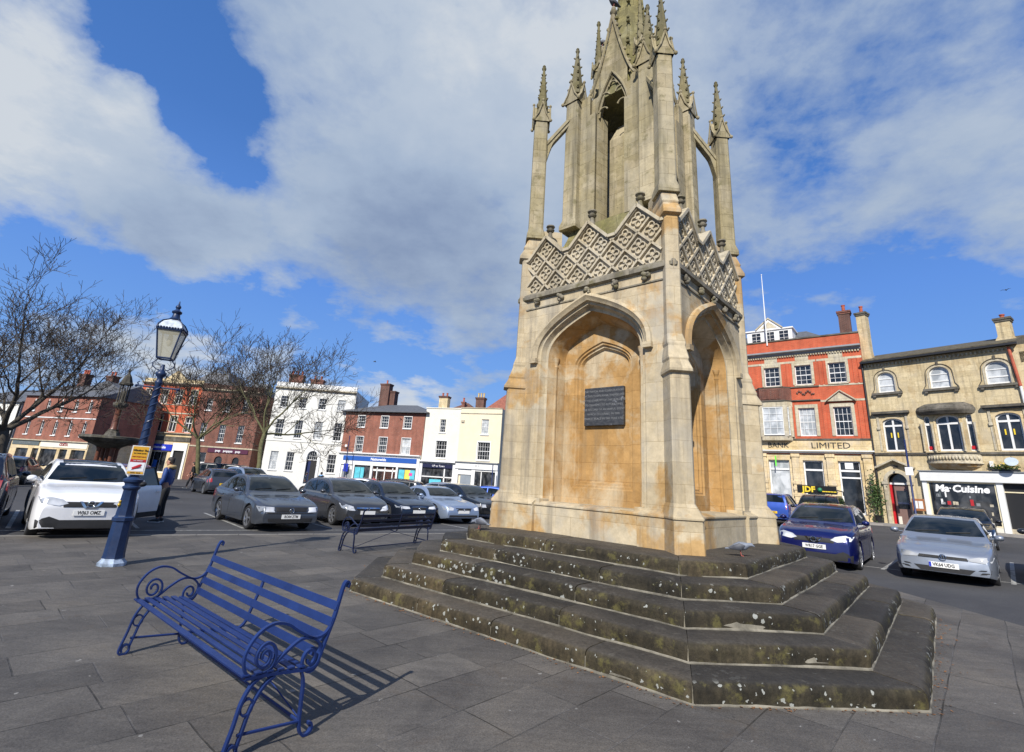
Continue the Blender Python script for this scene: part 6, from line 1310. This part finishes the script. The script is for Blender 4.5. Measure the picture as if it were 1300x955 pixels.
        decal('grille',[(.03,zl0-.04),(.27,zl0-.03),(.31,zl0+.06),(.04,zl0+.07)],'F',M['trim'],.010,mirror=True); decal('grille_rim',[(.02,zl0+.065),(.31,zl0+.06),(.32,zl0+.075),(.02,zl0+.085)],'F',M['chrome'],.014,mirror=True)
        decal('lower_grille',[(-.45,.25),(.45,.25),(.52,.36),(-.52,.36)],'F',M['trim'],.008); decal('fog_vent',[(hy-.05,.29),(hy-.22,.27),(hy-.17,.38),(hy-.03,.40)],'F',M['trim'],.008,mirror=True)
    elif front=='coupe':
        decal('headlight',[(hy+.03,zl0-.03),(hy-.28,zl0-.03),(hy-.33,zl0+.05),(hy-.16,zl1-.01),(hy+.04,zl1-.01)],'F',lm,.010,mirror=True)
        decal('grille',[(-.30,zl0-.06),(.30,zl0-.06),(.38,zl0+.055),(-.38,zl0+.055)],'F',M['trim'],.008); decal('lower_grille',[(-.68,.26),(.68,.26),(.66,.34),(-.66,.34)],'F',M['trim'],.008)
    else:
        decal('headlight',[(hy+.03,zl0),(hy-.28,zl0-.02),(hy-.30,zl1-.03),(hy+.04,zl1)],'F',lm,.010,mirror=True); decal('grille',[(-.42,zl0-.02),(.42,zl0-.02),(.45,zl0+.06),(-.45,zl0+.06)],'F',M['trim'],.008); decal('lower_grille',[(-.5,.25),(.5,.25),(.52,.36),(-.52,.36)],'F',M['trim'],.008)
    if badge:
        m=MB(); m.T=Matrix.Translation((.018,0,zl0+(.01 if front!='golf' else .015)))@Matrix.Rotation(PI/2,4,'Y'); R0=.062 if front in('suv','golf','saloon') else .045
        m.tube([(R0*cos(t*PI/10),R0*sin(t*PI/10),0) for t in range(21)],.009,6); 
        if badge=='bar': m.box(-.012,.012,-.085,.085,-.006,.008)
        if badge=='vw': m.tube([(-.045,-.035,0),(.03,-.012,0),(-.0,0,0),(.03,.012,0),(-.045,.035,0)],.006,5)
        if badge=='rings':
            for q in (-1.5,-.5,.5,1.5): m.tube([(.03*cos(t*PI/6),q*.045+.03*sin(t*PI/6),0.003) for t in range(13)],.005,5)
        hit=bvh.ray_cast(Vector((1,0,zl0)),Vector((-1,0,0))); bo=m.obj('badge',M['chrome'],e,smooth=60)
        if hit[0] is not None: bo.location.x=hit[0].x-.0
    # tail
    zt_=belt-.02
    decal('tail_light',[(hw(L-.1)+.03,zt_-.22),(hw(L-.1)-.17,zt_-.18),(hw(L-.1)-.14,zt_+.02),(hw(L-.1)+.02,zt_+.04)] if kind not in('mpv','estate','van4') else [(hw(L-.1)+.03,zt_-.20),(hw(L-.1)-.12,zt_-.20),(hw(L-.1)-.12,zt_+.16),(hw(L-.1)-.02,zt_+.20)],'R',M['tail'],.010,mirror=True)
    decal('rear_bumper_trim',[(-.55,.30),(.55,.30),(.6,.40),(-.6,.40)],'R',M['trim'],.008); decal('tailgate_seam',[(-.62,.52),(.62,.52),(.62,.53),(-.62,.53)],'R',M['seam'],.003,thick=.006)
    def platef(s,mat,front_=True):
        pz=(zl0-.16 if front in('suv',) else (zl0-.15 if front=='golf' else max(.40,zl0-.15))) if front_ else .62
        hit=bvh.ray_cast(Vector((1,0,pz)),Vector((-1,0,0))) if front_ else bvh.ray_cast(Vector((-L-1,0,pz)),Vector((1,0,0)))
        px_=hit[0].x+ (.018 if front_ else -.018); m=MB(); m.box(px_-.006,px_+.006,-.26,.26,pz-.057,pz+.057); p_=m.obj('number_plate',mat,e,bevel=.004)
        t_=text(s,.098,M['letter_k'],p_,(px_+(.0065 if front_ else -.0065),0,pz),rot=(PI/2,0,PI/2 if front_ else -PI/2),ext=.001,bold=.003,sx=.82,name='registration')
        if 'VK64' in s or 'RO04' in s and 0: m=MB(); m.box(px_+.0065,px_+.0085,-.255,-.215,pz-.05,pz+.05); m.obj('blue_band',M['royal_sign'],p_)
        return p_
    if plate: platef(plate,M['plate_w'])
    elif plate is None: 
        m=MB(); hit=bvh.ray_cast(Vector((1,0,.46)),Vector((-1,0,0))); m.box(hit[0].x+.006,hit[0].x+.016,-.26,.26,.40,.51); m.obj('number_plate',M['plate_w'],e)
    if rplate: platef(rplate,M['plate_y'],False)
    else:
        hit=bvh.ray_cast(Vector((-L-1,0,.62)),Vector((1,0,0))); m=MB(); m.box(hit[0].x-.018,hit[0].x-.006,-.26,.26,.56,.675); m.obj('number_plate',M['plate_y'],e)
    # mirrors
    for sgn in (1,-1):
        m=MB(); ub=uA+.12; yb=hw(ub)-.07; m.tube([(-ub,sgn*yb,belt+.06),(-ub+.01,sgn*(yb+.10),belt+.07)],.02,6); m.ball((-ub+.02,sgn*(yb+.17),belt+.10),.095,10,7,.72); m.obj('wing_mirror',paintm,e,smooth=60)
    # wheels
    for c in (of,of+wb):
        for sgn in (1,-1):
            if not detail and False: continue
            T=Matrix.Translation((-c,sgn*(hW-.015),r))@Matrix.Rotation(-sgn*PI/2,4,'X')   # +z outward
            m=MB(); m.T=T; w_=.2; m.lathe([(r-.10,-w_),(r-.03,-w_),(r,-w_+.03),(r,-.03),(r-.02,-.005),(r-.07,0),(r-.085,-.01),(r-.09,-.03)],26,cap=False); wh=m.obj('wheel',M['tyre'],e,smooth=50)
            m=MB(); m.T=T; m.lathe([(r-.088,-.06),(r-.088,-.006),(r-.105,-.004),(r-.112,-.03)],26,cap=False)
            ns=rr_ns=random.Random(label).choice((5,7,9,10))
            for k in range(ns):
                an=2*PI*k/ns; m.tube([(.03*cos(an),.03*sin(an),-.015),(.12*cos(an),.12*sin(an),-.008),((r-.10)*cos(an),(r-.10)*sin(an),-.012)],[(.012,.026),(.012,.02),(.012,.022)],4,flat=(0,0,1))
            m.lathe([(.05,-.03),(.05,-.004),(.02,.0),(.001,.0)],12); m.obj('rim',rimm or M['rim'],wh,smooth=40)
            m=MB(); m.T=T; m.lathe([(.001,-.075),(r-.1,-.075),(r-.1,-.08)],16,cap=False); m.obj('spoke_gap_shade',M['gap_shade'],wh)  # black disc stands in for the shade in the gap behind the spokes
    if rails:
        for sgn in (1,-1):
            m=MB(); y_=yg(H-.08,2)-.07; m.tube([(-ur-.25,sgn*y_,H-.05),(-ur-.32,sgn*y_,H+.02),(-L+1.0,sgn*y_,H+.01),(-L+.9,sgn*y_,H-.06)],.016,6); m.obj('roof_rail',M['trim'],e,smooth=60)
    if roofm: decal('glass_roof',[(ur+.02,-yg(zmx,2)+.14),(L-.95,-yg(zmx,2)+.14),(L-.95,yg(zmx,2)-.14),(ur+.02,yg(zmx,2)-.14)],'T',roofm,.004,thick=.006)
    # wipers
    m=MB()
    for y0_,y1_ in ((.05,.50),(-.55,-.08)):
        P=[]
        for k in range(5):
            yy_=y0_+(y1_-y0_)*k/4; hit=bvh.ray_cast(Vector((1,yy_,zc+.035+.01*k)),Vector((-1,0,0)))
            if hit[0] is not None: P.append(hit[0]+hit[1]*.015)
        if len(P)>2: m.tube(P,.008,4)
    if m.v: m.obj('wiper',M['trim'],e)
    e['_u']=(uA,uM); return e,decal,bvh,dict(uA=uA,uM=uM,belt=belt,H=H,hW=hW,L=L)
P_={}
def pm(n,c,metal=.55,rough=.3): 
    if n not in P_: P_[n]=paint(n,c,metal,rough)
    return P_[n]
white=pm('pearl_white_paint',(.80,.80,.80),0,.25); silver=pm('silver_paint',(.30,.33,.38),.6); bsilver=pm('blue_silver_paint',(.30,.37,.49),.55); steel=pm('steel_grey_paint',(.085,.095,.112),.6); dgrey=pm('warm_grey_paint',(.075,.078,.085),.6)
bgrey=pm('deep_blue_grey_paint',(.013,.019,.036),.5); black=pm('black_paint',(.008,.009,.011),.2); navy=pm('metallic_royal_navy_paint',(.006,.010,.095),.4,.25); wine=pm('wine_red_paint',(.13,.008,.016),.35); red=pm('bright_red_paint',(.40,.012,.012),.1); mblue=pm('mid_blue_paint',(.025,.075,.36),.4); offw=pm('off_white_paint',(.6,.6,.58),0)
GL_='cars parked in the row left of the cross'; GR_='cars parked in the bays right of the cross'; GB='cars parked in the far row by the shops'
ca,dec,bv,q=car('suv','parked_car','white crossover with a black glass roof, its passenger door open beside a standing man',-8.72,11.25,-46,white,1.,front='suv',plate='WJ63 OMZ',roofm=M['carglass'],badge='bar',cladding=True,group=GL_,rplate='WJ63 OMZ')
# open passenger door (car's left side), hinged at the front edge
def open_door(e,q,paintm,ang):
    uh=q['uA']+.05; u1=q['uM']; y=q['hW']-.03; bl=q['belt']; n=8
    m=MB(); prof=[(0,.30),(.04,.42),(.05,.7),(.035,bl-.08),(0,bl)]
    def P(u,z,o): return (-(u-uh),o,z)
    rings=[]
    for i in range(9):
        u=uh+(u1-uh)*i/8; rings.append([P(u,z,o) for o,z in prof]+[P(u,z,o-.09) for o,z in reversed(prof)])
    m.loft(rings); d_=m.obj('open_door',paintm,e,smooth=40)
    m=MB(); m.tube([P(uh+.02,bl,-.05),P(uh+.42,q['H']-.14,-.20),P(u1-.06,q['H']-.10,-.24),P(u1-.02,bl,-.05)],.022,6); m.obj('window_frame',M['trim'],d_,smooth=50)
    m=MB(); m.add([P(uh+.06,bl,-.05),P(uh+.43,q['H']-.16,-.20),P(u1-.08,q['H']-.12,-.235),P(u1-.04,bl,-.05)],[(0,1,2,3)]); m.obj('window_glass',glass('tinted_door_glass',(.05,.07,.06),.05,.6),d_)
    m=MB(); m.box(-(u1-uh)+.05,-.05,.0,.056,.28,.40); m.obj('sill_cladding',M['trim'],d_); m=MB(); m.box(-(u1-uh)+.08,-(u1-uh)+.26,.05,.085,bl-.16,bl-.13); m.obj('door_handle',paintm,d_)
    m=MB(); m.ball((-.12,.13,bl+.05),.1,10,6,.7); m.obj('wing_mirror',M['trim'],d_,smooth=60)
    d_.location=(-uh,y,0); d_.rotation_euler=(0,0,-ang); return d_
open_door(ca,q,white,R_(40))
dec('doorway_shade',[(q['uA']+.05,.32),(q['uM']-.02,.32),(q['uM']-.02,q['belt']),(q['uA']+.05,q['belt'])],'S',M['gap_shade'],.009)  # black patch on the body stands in for shade inside the open doorway
car('hatch','parked_car','wine red hatchback at the left edge of the picture',-10.75,8.9,-50,wine,1.02,front='corsa',group=GL_)
car('saloon','parked_car','steel grey saloon with plate RO04 ZTM, second full car from the lamp',-5.85,14.75,-46,steel,1.,front='saloon',plate='RO04 ZTM',badge='vw',group=GL_)
car('hatch','parked_car','warm grey hatchback with large teardrop headlights, right of the steel grey saloon',-4.35,17.2,-48,dgrey,1.,front='corsa',badge='bar',group=GL_)
car('saloon','parked_car','dark blue grey saloon with twin kidney grille behind the far bench',-3.0,19.25,-49,bgrey,.98,front='kidney',badge='dot',group=GL_,rimm=M['rim_dark'])
car('coupe','parked_car','pale blue silver rounded coupe left of the cross',-1.45,20.5,-50,bsilver,1.,front='coupe',badge='rings',group=GL_)
car('golf','parked_car','black hatchback with round headlights behind the silver coupe',-.3,24.0,-50,black,1.,front='saloon',group=GL_)
car('mpv','parked_car','black hatchback seen from behind, half hidden by the left corner of the cross',.75,24.3,128,black,.98,z=-.03,group=GL_,rplate='BD52 YEO')
# second row
car('mpv','parked_car','dark car behind the gap between wine red and white cars',-14.6,14.6,130,bgrey,1.02,group=GB)
car('golf','parked_car','red topped hatchback seen from behind beyond the white crossover',-18.6,25.3,132,wine,1.,group=GB)
car('hatch','parked_car','mid grey hatchback seen from behind with red tail lights, past the standing man',-18.6,32.6,133,dgrey,1.,group=GB,rplate='HX57 BTU')
car('mpv','parked_car','light blue grey people carrier facing the square beside the grey hatchback',-14.4,31.2,-40,bsilver,1.,group=GB)
car('van4','parked_car','long black roofed vehicle behind the grey hatchback and carrier',-18.2,40.5,5,black,1.05,group=GB)
car('golf','parked_car','white car behind the bare tree trunk by the white house',-14.8,38.0,170,offw,1.,group=GB)
car('saloon','parked_car','pale grey saloon parked in front of the white house',-12.6,36.2,175,silver,1.,group=GB)
car('estate','parked_car','dark estate with roof bars behind the warm grey hatchback',-9.4,33.6,170,black,1.,rails=True,group=GB)
car('estate','parked_car','silver estate seen from behind with red lights, in front of the navy shop',-6.0,33.5,150,silver,1.,group=GB)
car('golf','parked_car','blue roofed hatchback behind the black hatchback',-3.3,33.0,165,mblue,1.,group=GB)
car('golf','parked_car','red hatchback with a dark glass hatch in front of the cream house',-.4,33.5,160,red,1.,group=GB)
car('golf','parked_car','dark hatchback at far left beyond the wine red car',-27.5,30.0,120,black,1.,group=GB)
car('saloon','parked_car','black saloon parked in front of the cream coffee shop',-30.5,38.5,170,black,1.,group=GB)
# right
car('golf','parked_car','silver blue hatchback with plate VK64 UDG facing the steps',10.25,12.2,-134,silver,1.02,front='golf',plate='VK64 UDG',badge='vw',lamp='lampd',group=GR_)
car('suv','parked_car','metallic navy crossover with plate WR17 GGE beside the cross',8.30,13.9,-131,navy,1.03,front='suv',plate='WR17 GGE',badge='bar',roofm=M['carglass'],group=GR_)
car('mpv','parked_car','mid blue small people carrier seen from behind by the cross',16.9,30.8,52,mblue,1.,group=GR_,rplate='WX08 JHF')
car('golf','parked_car','black hatchback behind the silver blue hatchback',16.6,18.7,-134,black,1.0,group=GR_)
car('suv','parked_car','black car cut off by the right edge of the picture',12.35,10.85,-134,black,1.,group=GR_)
# pickup with hard-top and company board
tk,dec,bv,q=car('van4','pickup_truck','tall black truck with a roof rack and a yellow lettered JDF board',13.0,21.5,-128,black,1.,group=GR_)
m=MB(); m.box(-1.75,-1.68,-.80,.72,1.83,2.18); bd=m.obj('roof_board',M['black_sign'],tk,bevel=.01); text('JDF',.34,M['letter_y'],bd,(-1.675,-.34,2.0),rot=(PI/2,0,PI/2),bold=.012,ext=.004); text('_____',.2,M['letter_y'],bd,(-1.675,.44,2.02),rot=(PI/2,0,PI/2),bold=.014,ext=.004)
m=MB(); m.T=Matrix.Translation((-1.672,.09,2.0)); m.ball((0,0,0),.1,10,6); m.obj('ball_emblem',M['green'],bd,smooth=60)
for yy_ in (-.72,-.24,.24,.72):
    m=MB(); m.tube([(-1.7,yy_,1.86),(-1.75,yy_,2.02),(-4.6,yy_,2.02),(-4.7,yy_,1.84)],.022,6); m.obj('roof_rack_bar',M['trim'],tk,smooth=60)
# ------------------------------------------------------------------ people
M['skin']=plain('skin',(.42,.22,.15),.55,var=.08); M['hair']=plain('dark_hair',(.02,.014,.01),.6,var=.3,scale=30); M['hair_g']=plain('grey_hair',(.28,.26,.24),.6,var=.3,scale=30)
M['jk_blue']=plain('blue_padded_cloth',(.015,.05,.19),.6,var=.25,scale=9,bumpy=.5); M['tan']=plain('tan_hood_cloth',(.42,.30,.14),.8,var=.2,scale=12); M['blk']=plain('black_cloth',(.012,.012,.014),.8,var=.3,scale=8); M['shoe']=plain('shoe',(.03,.03,.032),.5); M['sole']=plain('white_sole',(.6,.6,.58),.6); M['redc']=plain('red_cloth',(.42,.03,.05),.8); M['greyc']=plain('grey_cloth',(.20,.21,.22),.8,var=.2,scale=8); M['cream']=plain('cream_cloth',(.55,.50,.38),.8,var=.15,scale=8)
def skin(name,V,E,Rad,mat,parent,root=0,lv=2):
    me=bpy.data.meshes.new(name); me.from_pydata(V,E,[]); o_=bpy.data.objects.new(name,me); COL.objects.link(o_); o_.parent=parent
    s_=o_.modifiers.new('skin','SKIN'); 
    for i,rr_ in enumerate(Rad):
        sv=me.skin_vertices[0].data[i]; sv.radius=rr_ if isinstance(rr_,tuple) else (rr_,rr_); sv.use_root=(i==root)
    o_.modifiers.new('sub','SUBSURF').levels=lv; o_.modifiers['sub'].render_levels=lv
    bpy.context.view_layer.update(); dg=bpy.context.evaluated_depsgraph_get(); nm=bpy.data.meshes.new_from_object(o_.evaluated_get(dg))
    nm.materials.clear(); nm.materials.append(mat); nm.shade_smooth(); nm.name=name; 
    p_=o_.parent; bpy.data.objects.remove(o_); o2=bpy.data.objects.new(name,nm); COL.objects.link(o2); o2.parent=parent; return o2
def person(loc,rz,label,top,legs,hair,h=1.76,pose='stand',hood=None,shoe=None,sleeve=None):
    """faces local +x"""
    e=empty('person',loc,rz,label,'person'); s=h/1.76; e.scale=(s,s,s)
    st=.12 if pose=='walk' else 0.
    arms={'stand':[((.02,.19,1.43),(.02,.235,1.13),(.14,.20,.90),(.17,.18,.82)),((.0,-.19,1.43),(-.02,-.24,1.14),(.05,-.22,.89),(.07,-.21,.80))],
          'walk':[((.0,.19,1.43),(-.10,.23,1.15),(-.06,.21,.90),(-.03,.2,.82)),((.0,-.19,1.43),(.08,-.23,1.15),(.22,-.2,.95),(.27,-.19,.88))]}[pose]
    # body: one skinned surface (skin), then clothes as fitted shells
    V=[(0,0,.98),(0,0,1.20),(0,0,1.42),(.005,0,1.52),(.02,0,1.60)]; R=[(.12,.15),(.11,.14),(.10,.15),.05,.055]; Eg=[(0,1),(1,2),(2,3),(3,4)]
    for a in arms:
        k=len(V); V+=list(a); R+=[.045,.036,.027,.03]; Eg+=[(2,k),(k,k+1),(k+1,k+2),(k+2,k+3)]
    for sg in (1,-1):
        k=len(V); f=sg*st; V+=[(0,sg*.09,.90),(.02+f*.8,sg*.10,.50),(-.01+f*1.6,sg*.105,.09)]; R+=[.075,.052,.036]; Eg+=[(0,k),(k,k+1),(k+1,k+2)]
    b_=skin('body',V,Eg,R,M['skin'],e)
    m=MB(); C=(.035,0,1.655)
    rg=[]
    for zz,rx,ry,ox in ((-.115,.025,.025,.045),(-.10,.05,.045,.03),(-.06,.075,.062,.01),(-.01,.09,.072,.0),(.04,.095,.076,-.004),(.08,.085,.07,-.008),(.105,.055,.045,-.01),(.118,.012,.01,-.01)):
        rg.append([(C[0]+ox+rx*cos(2*PI*k/16),ry*sin(2*PI*k/16),C[2]+zz) for k in range(16)])
    m.loft(rg); m.tube([(C[0]+.085,0,C[2]+.02),(C[0]+.115,0,C[2]-.02),(C[0]+.09,0,C[2]-.035)],[.01,.014,.008],6)
    for sg in (1,-1): m.ball((C[0]-.005,sg*.077,C[2]-.005),.022,6,5,1.4)
    m.obj('head',M['skin'],b_,smooth=70)
    m=MB()
    for sg in (1,-1): m.ball((C[0]+.083,sg*.032,C[2]+.012),.010,6,4,.7); m.tube([(C[0]+.088,sg*.015,C[2]+.035),(C[0]+.082,sg*.05,C[2]+.034)],.005,4)
    m.tube([(C[0]+.085,-.022,C[2]-.062),(C[0]+.09,0,C[2]-.06),(C[0]+.085,.022,C[2]-.062)],.005,4); m.obj('face_features',M['hair'],b_)
    m=MB(); rg=[]
    for zz,rx,ry,ox in ((-.05,.05,.076,-.05),(.0,.075,.083,-.03),(.05,.098,.088,-.012),(.095,.095,.08,-.012),(.125,.06,.052,-.015),(.135,.01,.01,-.015)): rg.append([(C[0]+ox+rx*cos(2*PI*k/14),ry*sin(2*PI*k/14),C[2]+zz) for k in range(14)])
    m.loft(rg); m.obj('hair',hair,b_,smooth=70)
    V=[(0,0,.94),(0,0,1.20),(0,0,1.40),(.0,0,1.50)]; R=[(.135,.175),(.125,.16),(.12,.165),.07]; Eg=[(0,1),(1,2),(2,3)]
    for a in arms:
        k=len(V); V+=list(a[:3]); R+=[.075,.06,.05]; Eg+=[(2,k),(k,k+1),(k+1,k+2)]
    jk=skin('jacket',V,Eg,R,top,e,root=0)
    if hood: m=MB(); m.tube([(.10,.0,1.34),(.085,.09,1.45),(-.02,.13,1.52),(-.11,0,1.50),(-.02,-.13,1.52),(.085,-.09,1.45),(.10,0,1.34)],[.03,.05,.055,.065,.055,.05,.03],8); m.obj('hood',hood,e,smooth=70)
    V=[(0,0,.99),(0,0,.90)]; R=[(.12,.155),(.11,.15)]; Eg=[(0,1)]
    for sg in (1,-1):
        k=len(V); f=sg*st; V+=[(.0,sg*.09,.80),(.02+f*.8,sg*.10,.50),(-.01+f*1.6,sg*.105,.12)]; R+=[.095,.072,.062]; Eg+=[(1,k),(k,k+1),(k+1,k+2)]
    skin('trousers',V,Eg,R,legs,e)
    for sg in (1,-1):
        f=sg*st*1.6; m=MB(); m.tube([(-.07+f,sg*.11,.05),(0+f,sg*.11,.06),(.10+f,sg*.115,.045),(.18+f,sg*.12,.03)],[(.045,.04),(.055,.042),(.04,.046),(.022,.032)],8,flat=(0,0,1)); sh=m.obj('shoe',shoe or M['shoe'],e,smooth=60)
        m=MB(); m.tube([(-.09+f,sg*.11,.012),(0+f,sg*.11,.012),(.10+f,sg*.115,.012),(.20+f,sg*.12,.012)],[(.012,.042),(.012,.044),(.012,.05),(.012,.03)],4,flat=(0,0,1)); m.obj('sole',M['sole'],sh)
    # hands with five fingers each
    for a,sg in zip(arms,(1,-1)):
        p=Vector(a[3]); d_=(Vector(a[3])-Vector(a[2])).normalized(); m=MB()
        m.tube([p-d_*.03,p,p+d_*.045],[(.022,.022),(.03,.017),(.03,.014)],8,flat=(1,0,0))
        for k in range(4):
            off=Vector((.021-.014*k,0,0)); L_f=(.06,.072,.068,.052)[k]; q0=p+d_*.04+off; m.tube([q0,q0+d_*L_f*.5+Vector((0,-sg*.006,0)),q0+d_*L_f*.95+Vector((0,-sg*.02,0))],[.0085,.008,.006],6)
        q0=p+Vector((.024,0,0)); m.tube([q0,q0+d_*.03+Vector((.02,-sg*.004,0)),q0+d_*.06+Vector((.022,-sg*.012,0))],[.011,.0095,.007],6); m.obj('hand',M['skin'],b_,smooth=70)
    return e
person((-9.75,15.15,gl(-9.75,15.15)),R_(190),'dark haired man in blue jacket with tan hood standing beside the open car door',M['jk_blue'],M['blk'],M['hair'],1.78,'stand',hood=M['tan'])
person((-10.9,15.3,gl(-10.9,15.3)),R_(-80),'person in a tan coat standing behind the open white car door',M['tan'],M['blk'],M['hair'],1.70,'stand',hood=M['cream'])
person((-22.3,37.2,gl(-22.3,37.2)),R_(200),'person in black standing beyond the grey hatchback near the stone doorway',M['blk'],M['blk'],M['hair'],1.8,'walk')
person((-17.0,44.6,gl(-17,44.6)),R_(0),'person in a grey coat walking past the white house',M['greyc'],M['greyc'],M['hair_g'],1.72,'walk')
person((-14.3,40.6,gl(-14.3,40.6)),R_(100),'person with a pale blue scarf over black, in front of the arched doorway',M['blk'],M['blk'],M['hair'],1.72,'walk',hood=plain('pale_blue_scarf',(.2,.4,.65),.8))
person((-14.0,56.0,gl(-14,56)),R_(-80),'person in a red top standing in the brick shop entrance',M['redc'],M['blk'],M['hair'],1.7,'stand')
# ------------------------------------------------------------------ bare trees
M['bark']=plain('grey_brown_bark',(.055,.046,.034),.9,var=.35,scale=7,bumpy=.6); M['bark_moss']=plain('mossy_bark',(.105,.10,.045),.9,var=.4,scale=6,bumpy=.6); M['twig']=plain('dark_twig',(.048,.037,.026),.9,var=.2)
def tree(loc,h,label,seed,trunk_h,lean=(0,0),moss=False,maxd=7,r0=.2,nb=5,gr=None,rmin=.012,spread=1.,up_=.3,droop=0.,ratio=.78,L1=.26,kids=(4,3,3,2,2)):
    rnd=random.Random(seed); e=empty('bare_tree',loc,0,label,'tree',gr); T=MB(); W_=MB()
    def grow(p,d,L,r,depth):
        n=6 if depth<2 else (4 if depth<4 else 3); pts=[p.copy()]; rs=[max(r,rmin)]; dd=d.copy(); r1=r*(.75 if depth==0 else .5)
        for i in range(n):
            g=up_ if depth>0 else .1
            if depth==1: g=up_*(i/n)*1.6
            dd=(dd+Vector((rnd.gauss(0,1),rnd.gauss(0,1),rnd.gauss(0,.6)+g*2.2-droop))*(.07 if depth<1 else .13)).normalized()
            p=p+dd*(L/n); pts.append(p.copy()); rs.append(max(rmin,r+(r1-r)*(i+1)/n))
        (T if depth<3 else W_).tube(pts,rs,8 if depth<2 else (5 if depth<4 else 3),cap=depth<2)
        if depth>=maxd: return
        if depth==0:
            ks=[(1.,j) for j in range(nb)]
        else:
            ns=kids[min(depth-1,len(kids)-1)]; ks=[(.35+.65*(j+rnd.random()*.8)/ns,j+1) for j in range(ns)]+[(1.,0)]
        for t,j in ks:
            t=min(t,1.); x=t*n; i=min(n-1,int(x)); q=pts[i].lerp(pts[i+1],x-i); rr=rs[i]+(rs[i+1]-rs[i])*(x-i)
            ax=dd.orthogonal().normalized(); ax=Matrix.Rotation(2*PI*(j+rnd.random()*.6)/max(3,nb if depth==0 else 3),3,dd)@ax
            ang=R_(rnd.uniform(32,62) if depth==0 else rnd.uniform(28,58)*(1 if j else .25))*spread
            grow(q,(Matrix.Rotation(ang,3,ax)@dd).normalized(),(h*L1 if depth==0 else L*ratio)*rnd.uniform(.75,1.1)*(1 if j==0 or depth==0 else .85),rr*(.55 if depth==0 else (.85 if j==0 else .62)),depth+1)
    grow(Vector((0,0,-.1)),Vector((lean[0],lean[1],1)).normalized(),trunk_h,r0,0)
    T.obj('trunk',M['bark_moss'] if moss else M['bark'],e,smooth=60); W_.obj('crown',M['twig'],e); print('tree faces',len(W_.f)); return e
GT='bare trees in the square'
tree((-16.9,35.7,gl(-16.9,35.7)),11.8,'bare spreading tree with mossy trunk in front of the white house',12,4.2,(.05,.0),True,6,.19,5,GT,.0125,1.08,.30,0,.73,.365,(3,3,3,3,2))
tree((-21.9,37.4,gl(-21.9,37.4)),9.2,'dense bare tree in front of the dull red brick block',5,3.6,(.05,0),True,6,.18,5,GT,.0125,1.0,.22,0,.74,.32,(4,3,3,3,2))
tree((-24.1,24.9,gl(-24.1,24.9)),11.6,'large bare dark tree filling the left edge of the picture',29,2.7,(.0,.0),False,7,.30,6,GT,.009,1.0,.22,0,.735,.335,(3,3,3,3,2,2))
# ------------------------------------------------------------------ birds in the sky
def flying(loc,label):
    e=empty('flying_bird',loc,.5,label,'bird'); e.scale=(.8,.8,.8); m=MB(); m.tube([(-.2,0,0),(-.05,0,.01),(.12,0,.0),(.2,0,0)],[.02,.06,.05,.01],8); m.obj('body',M['pigeon_dark'],e)
    for sg in (1,-1): m=MB(); m.tube([(0,sg*.04,0),(-.02,sg*.25,.08),(-.08,sg*.45,.02)],[(.01,.07),(.01,.06),(.005,.02)],6,flat=(0,0,1)); m.obj('wing',M['pigeon_dark'],e)
flying((41.9,38.8,20.0),'small dark bird in flight above the stone building')
flying((-14.5,51.8,13.1),'small pale bird in flight above the brick shop')
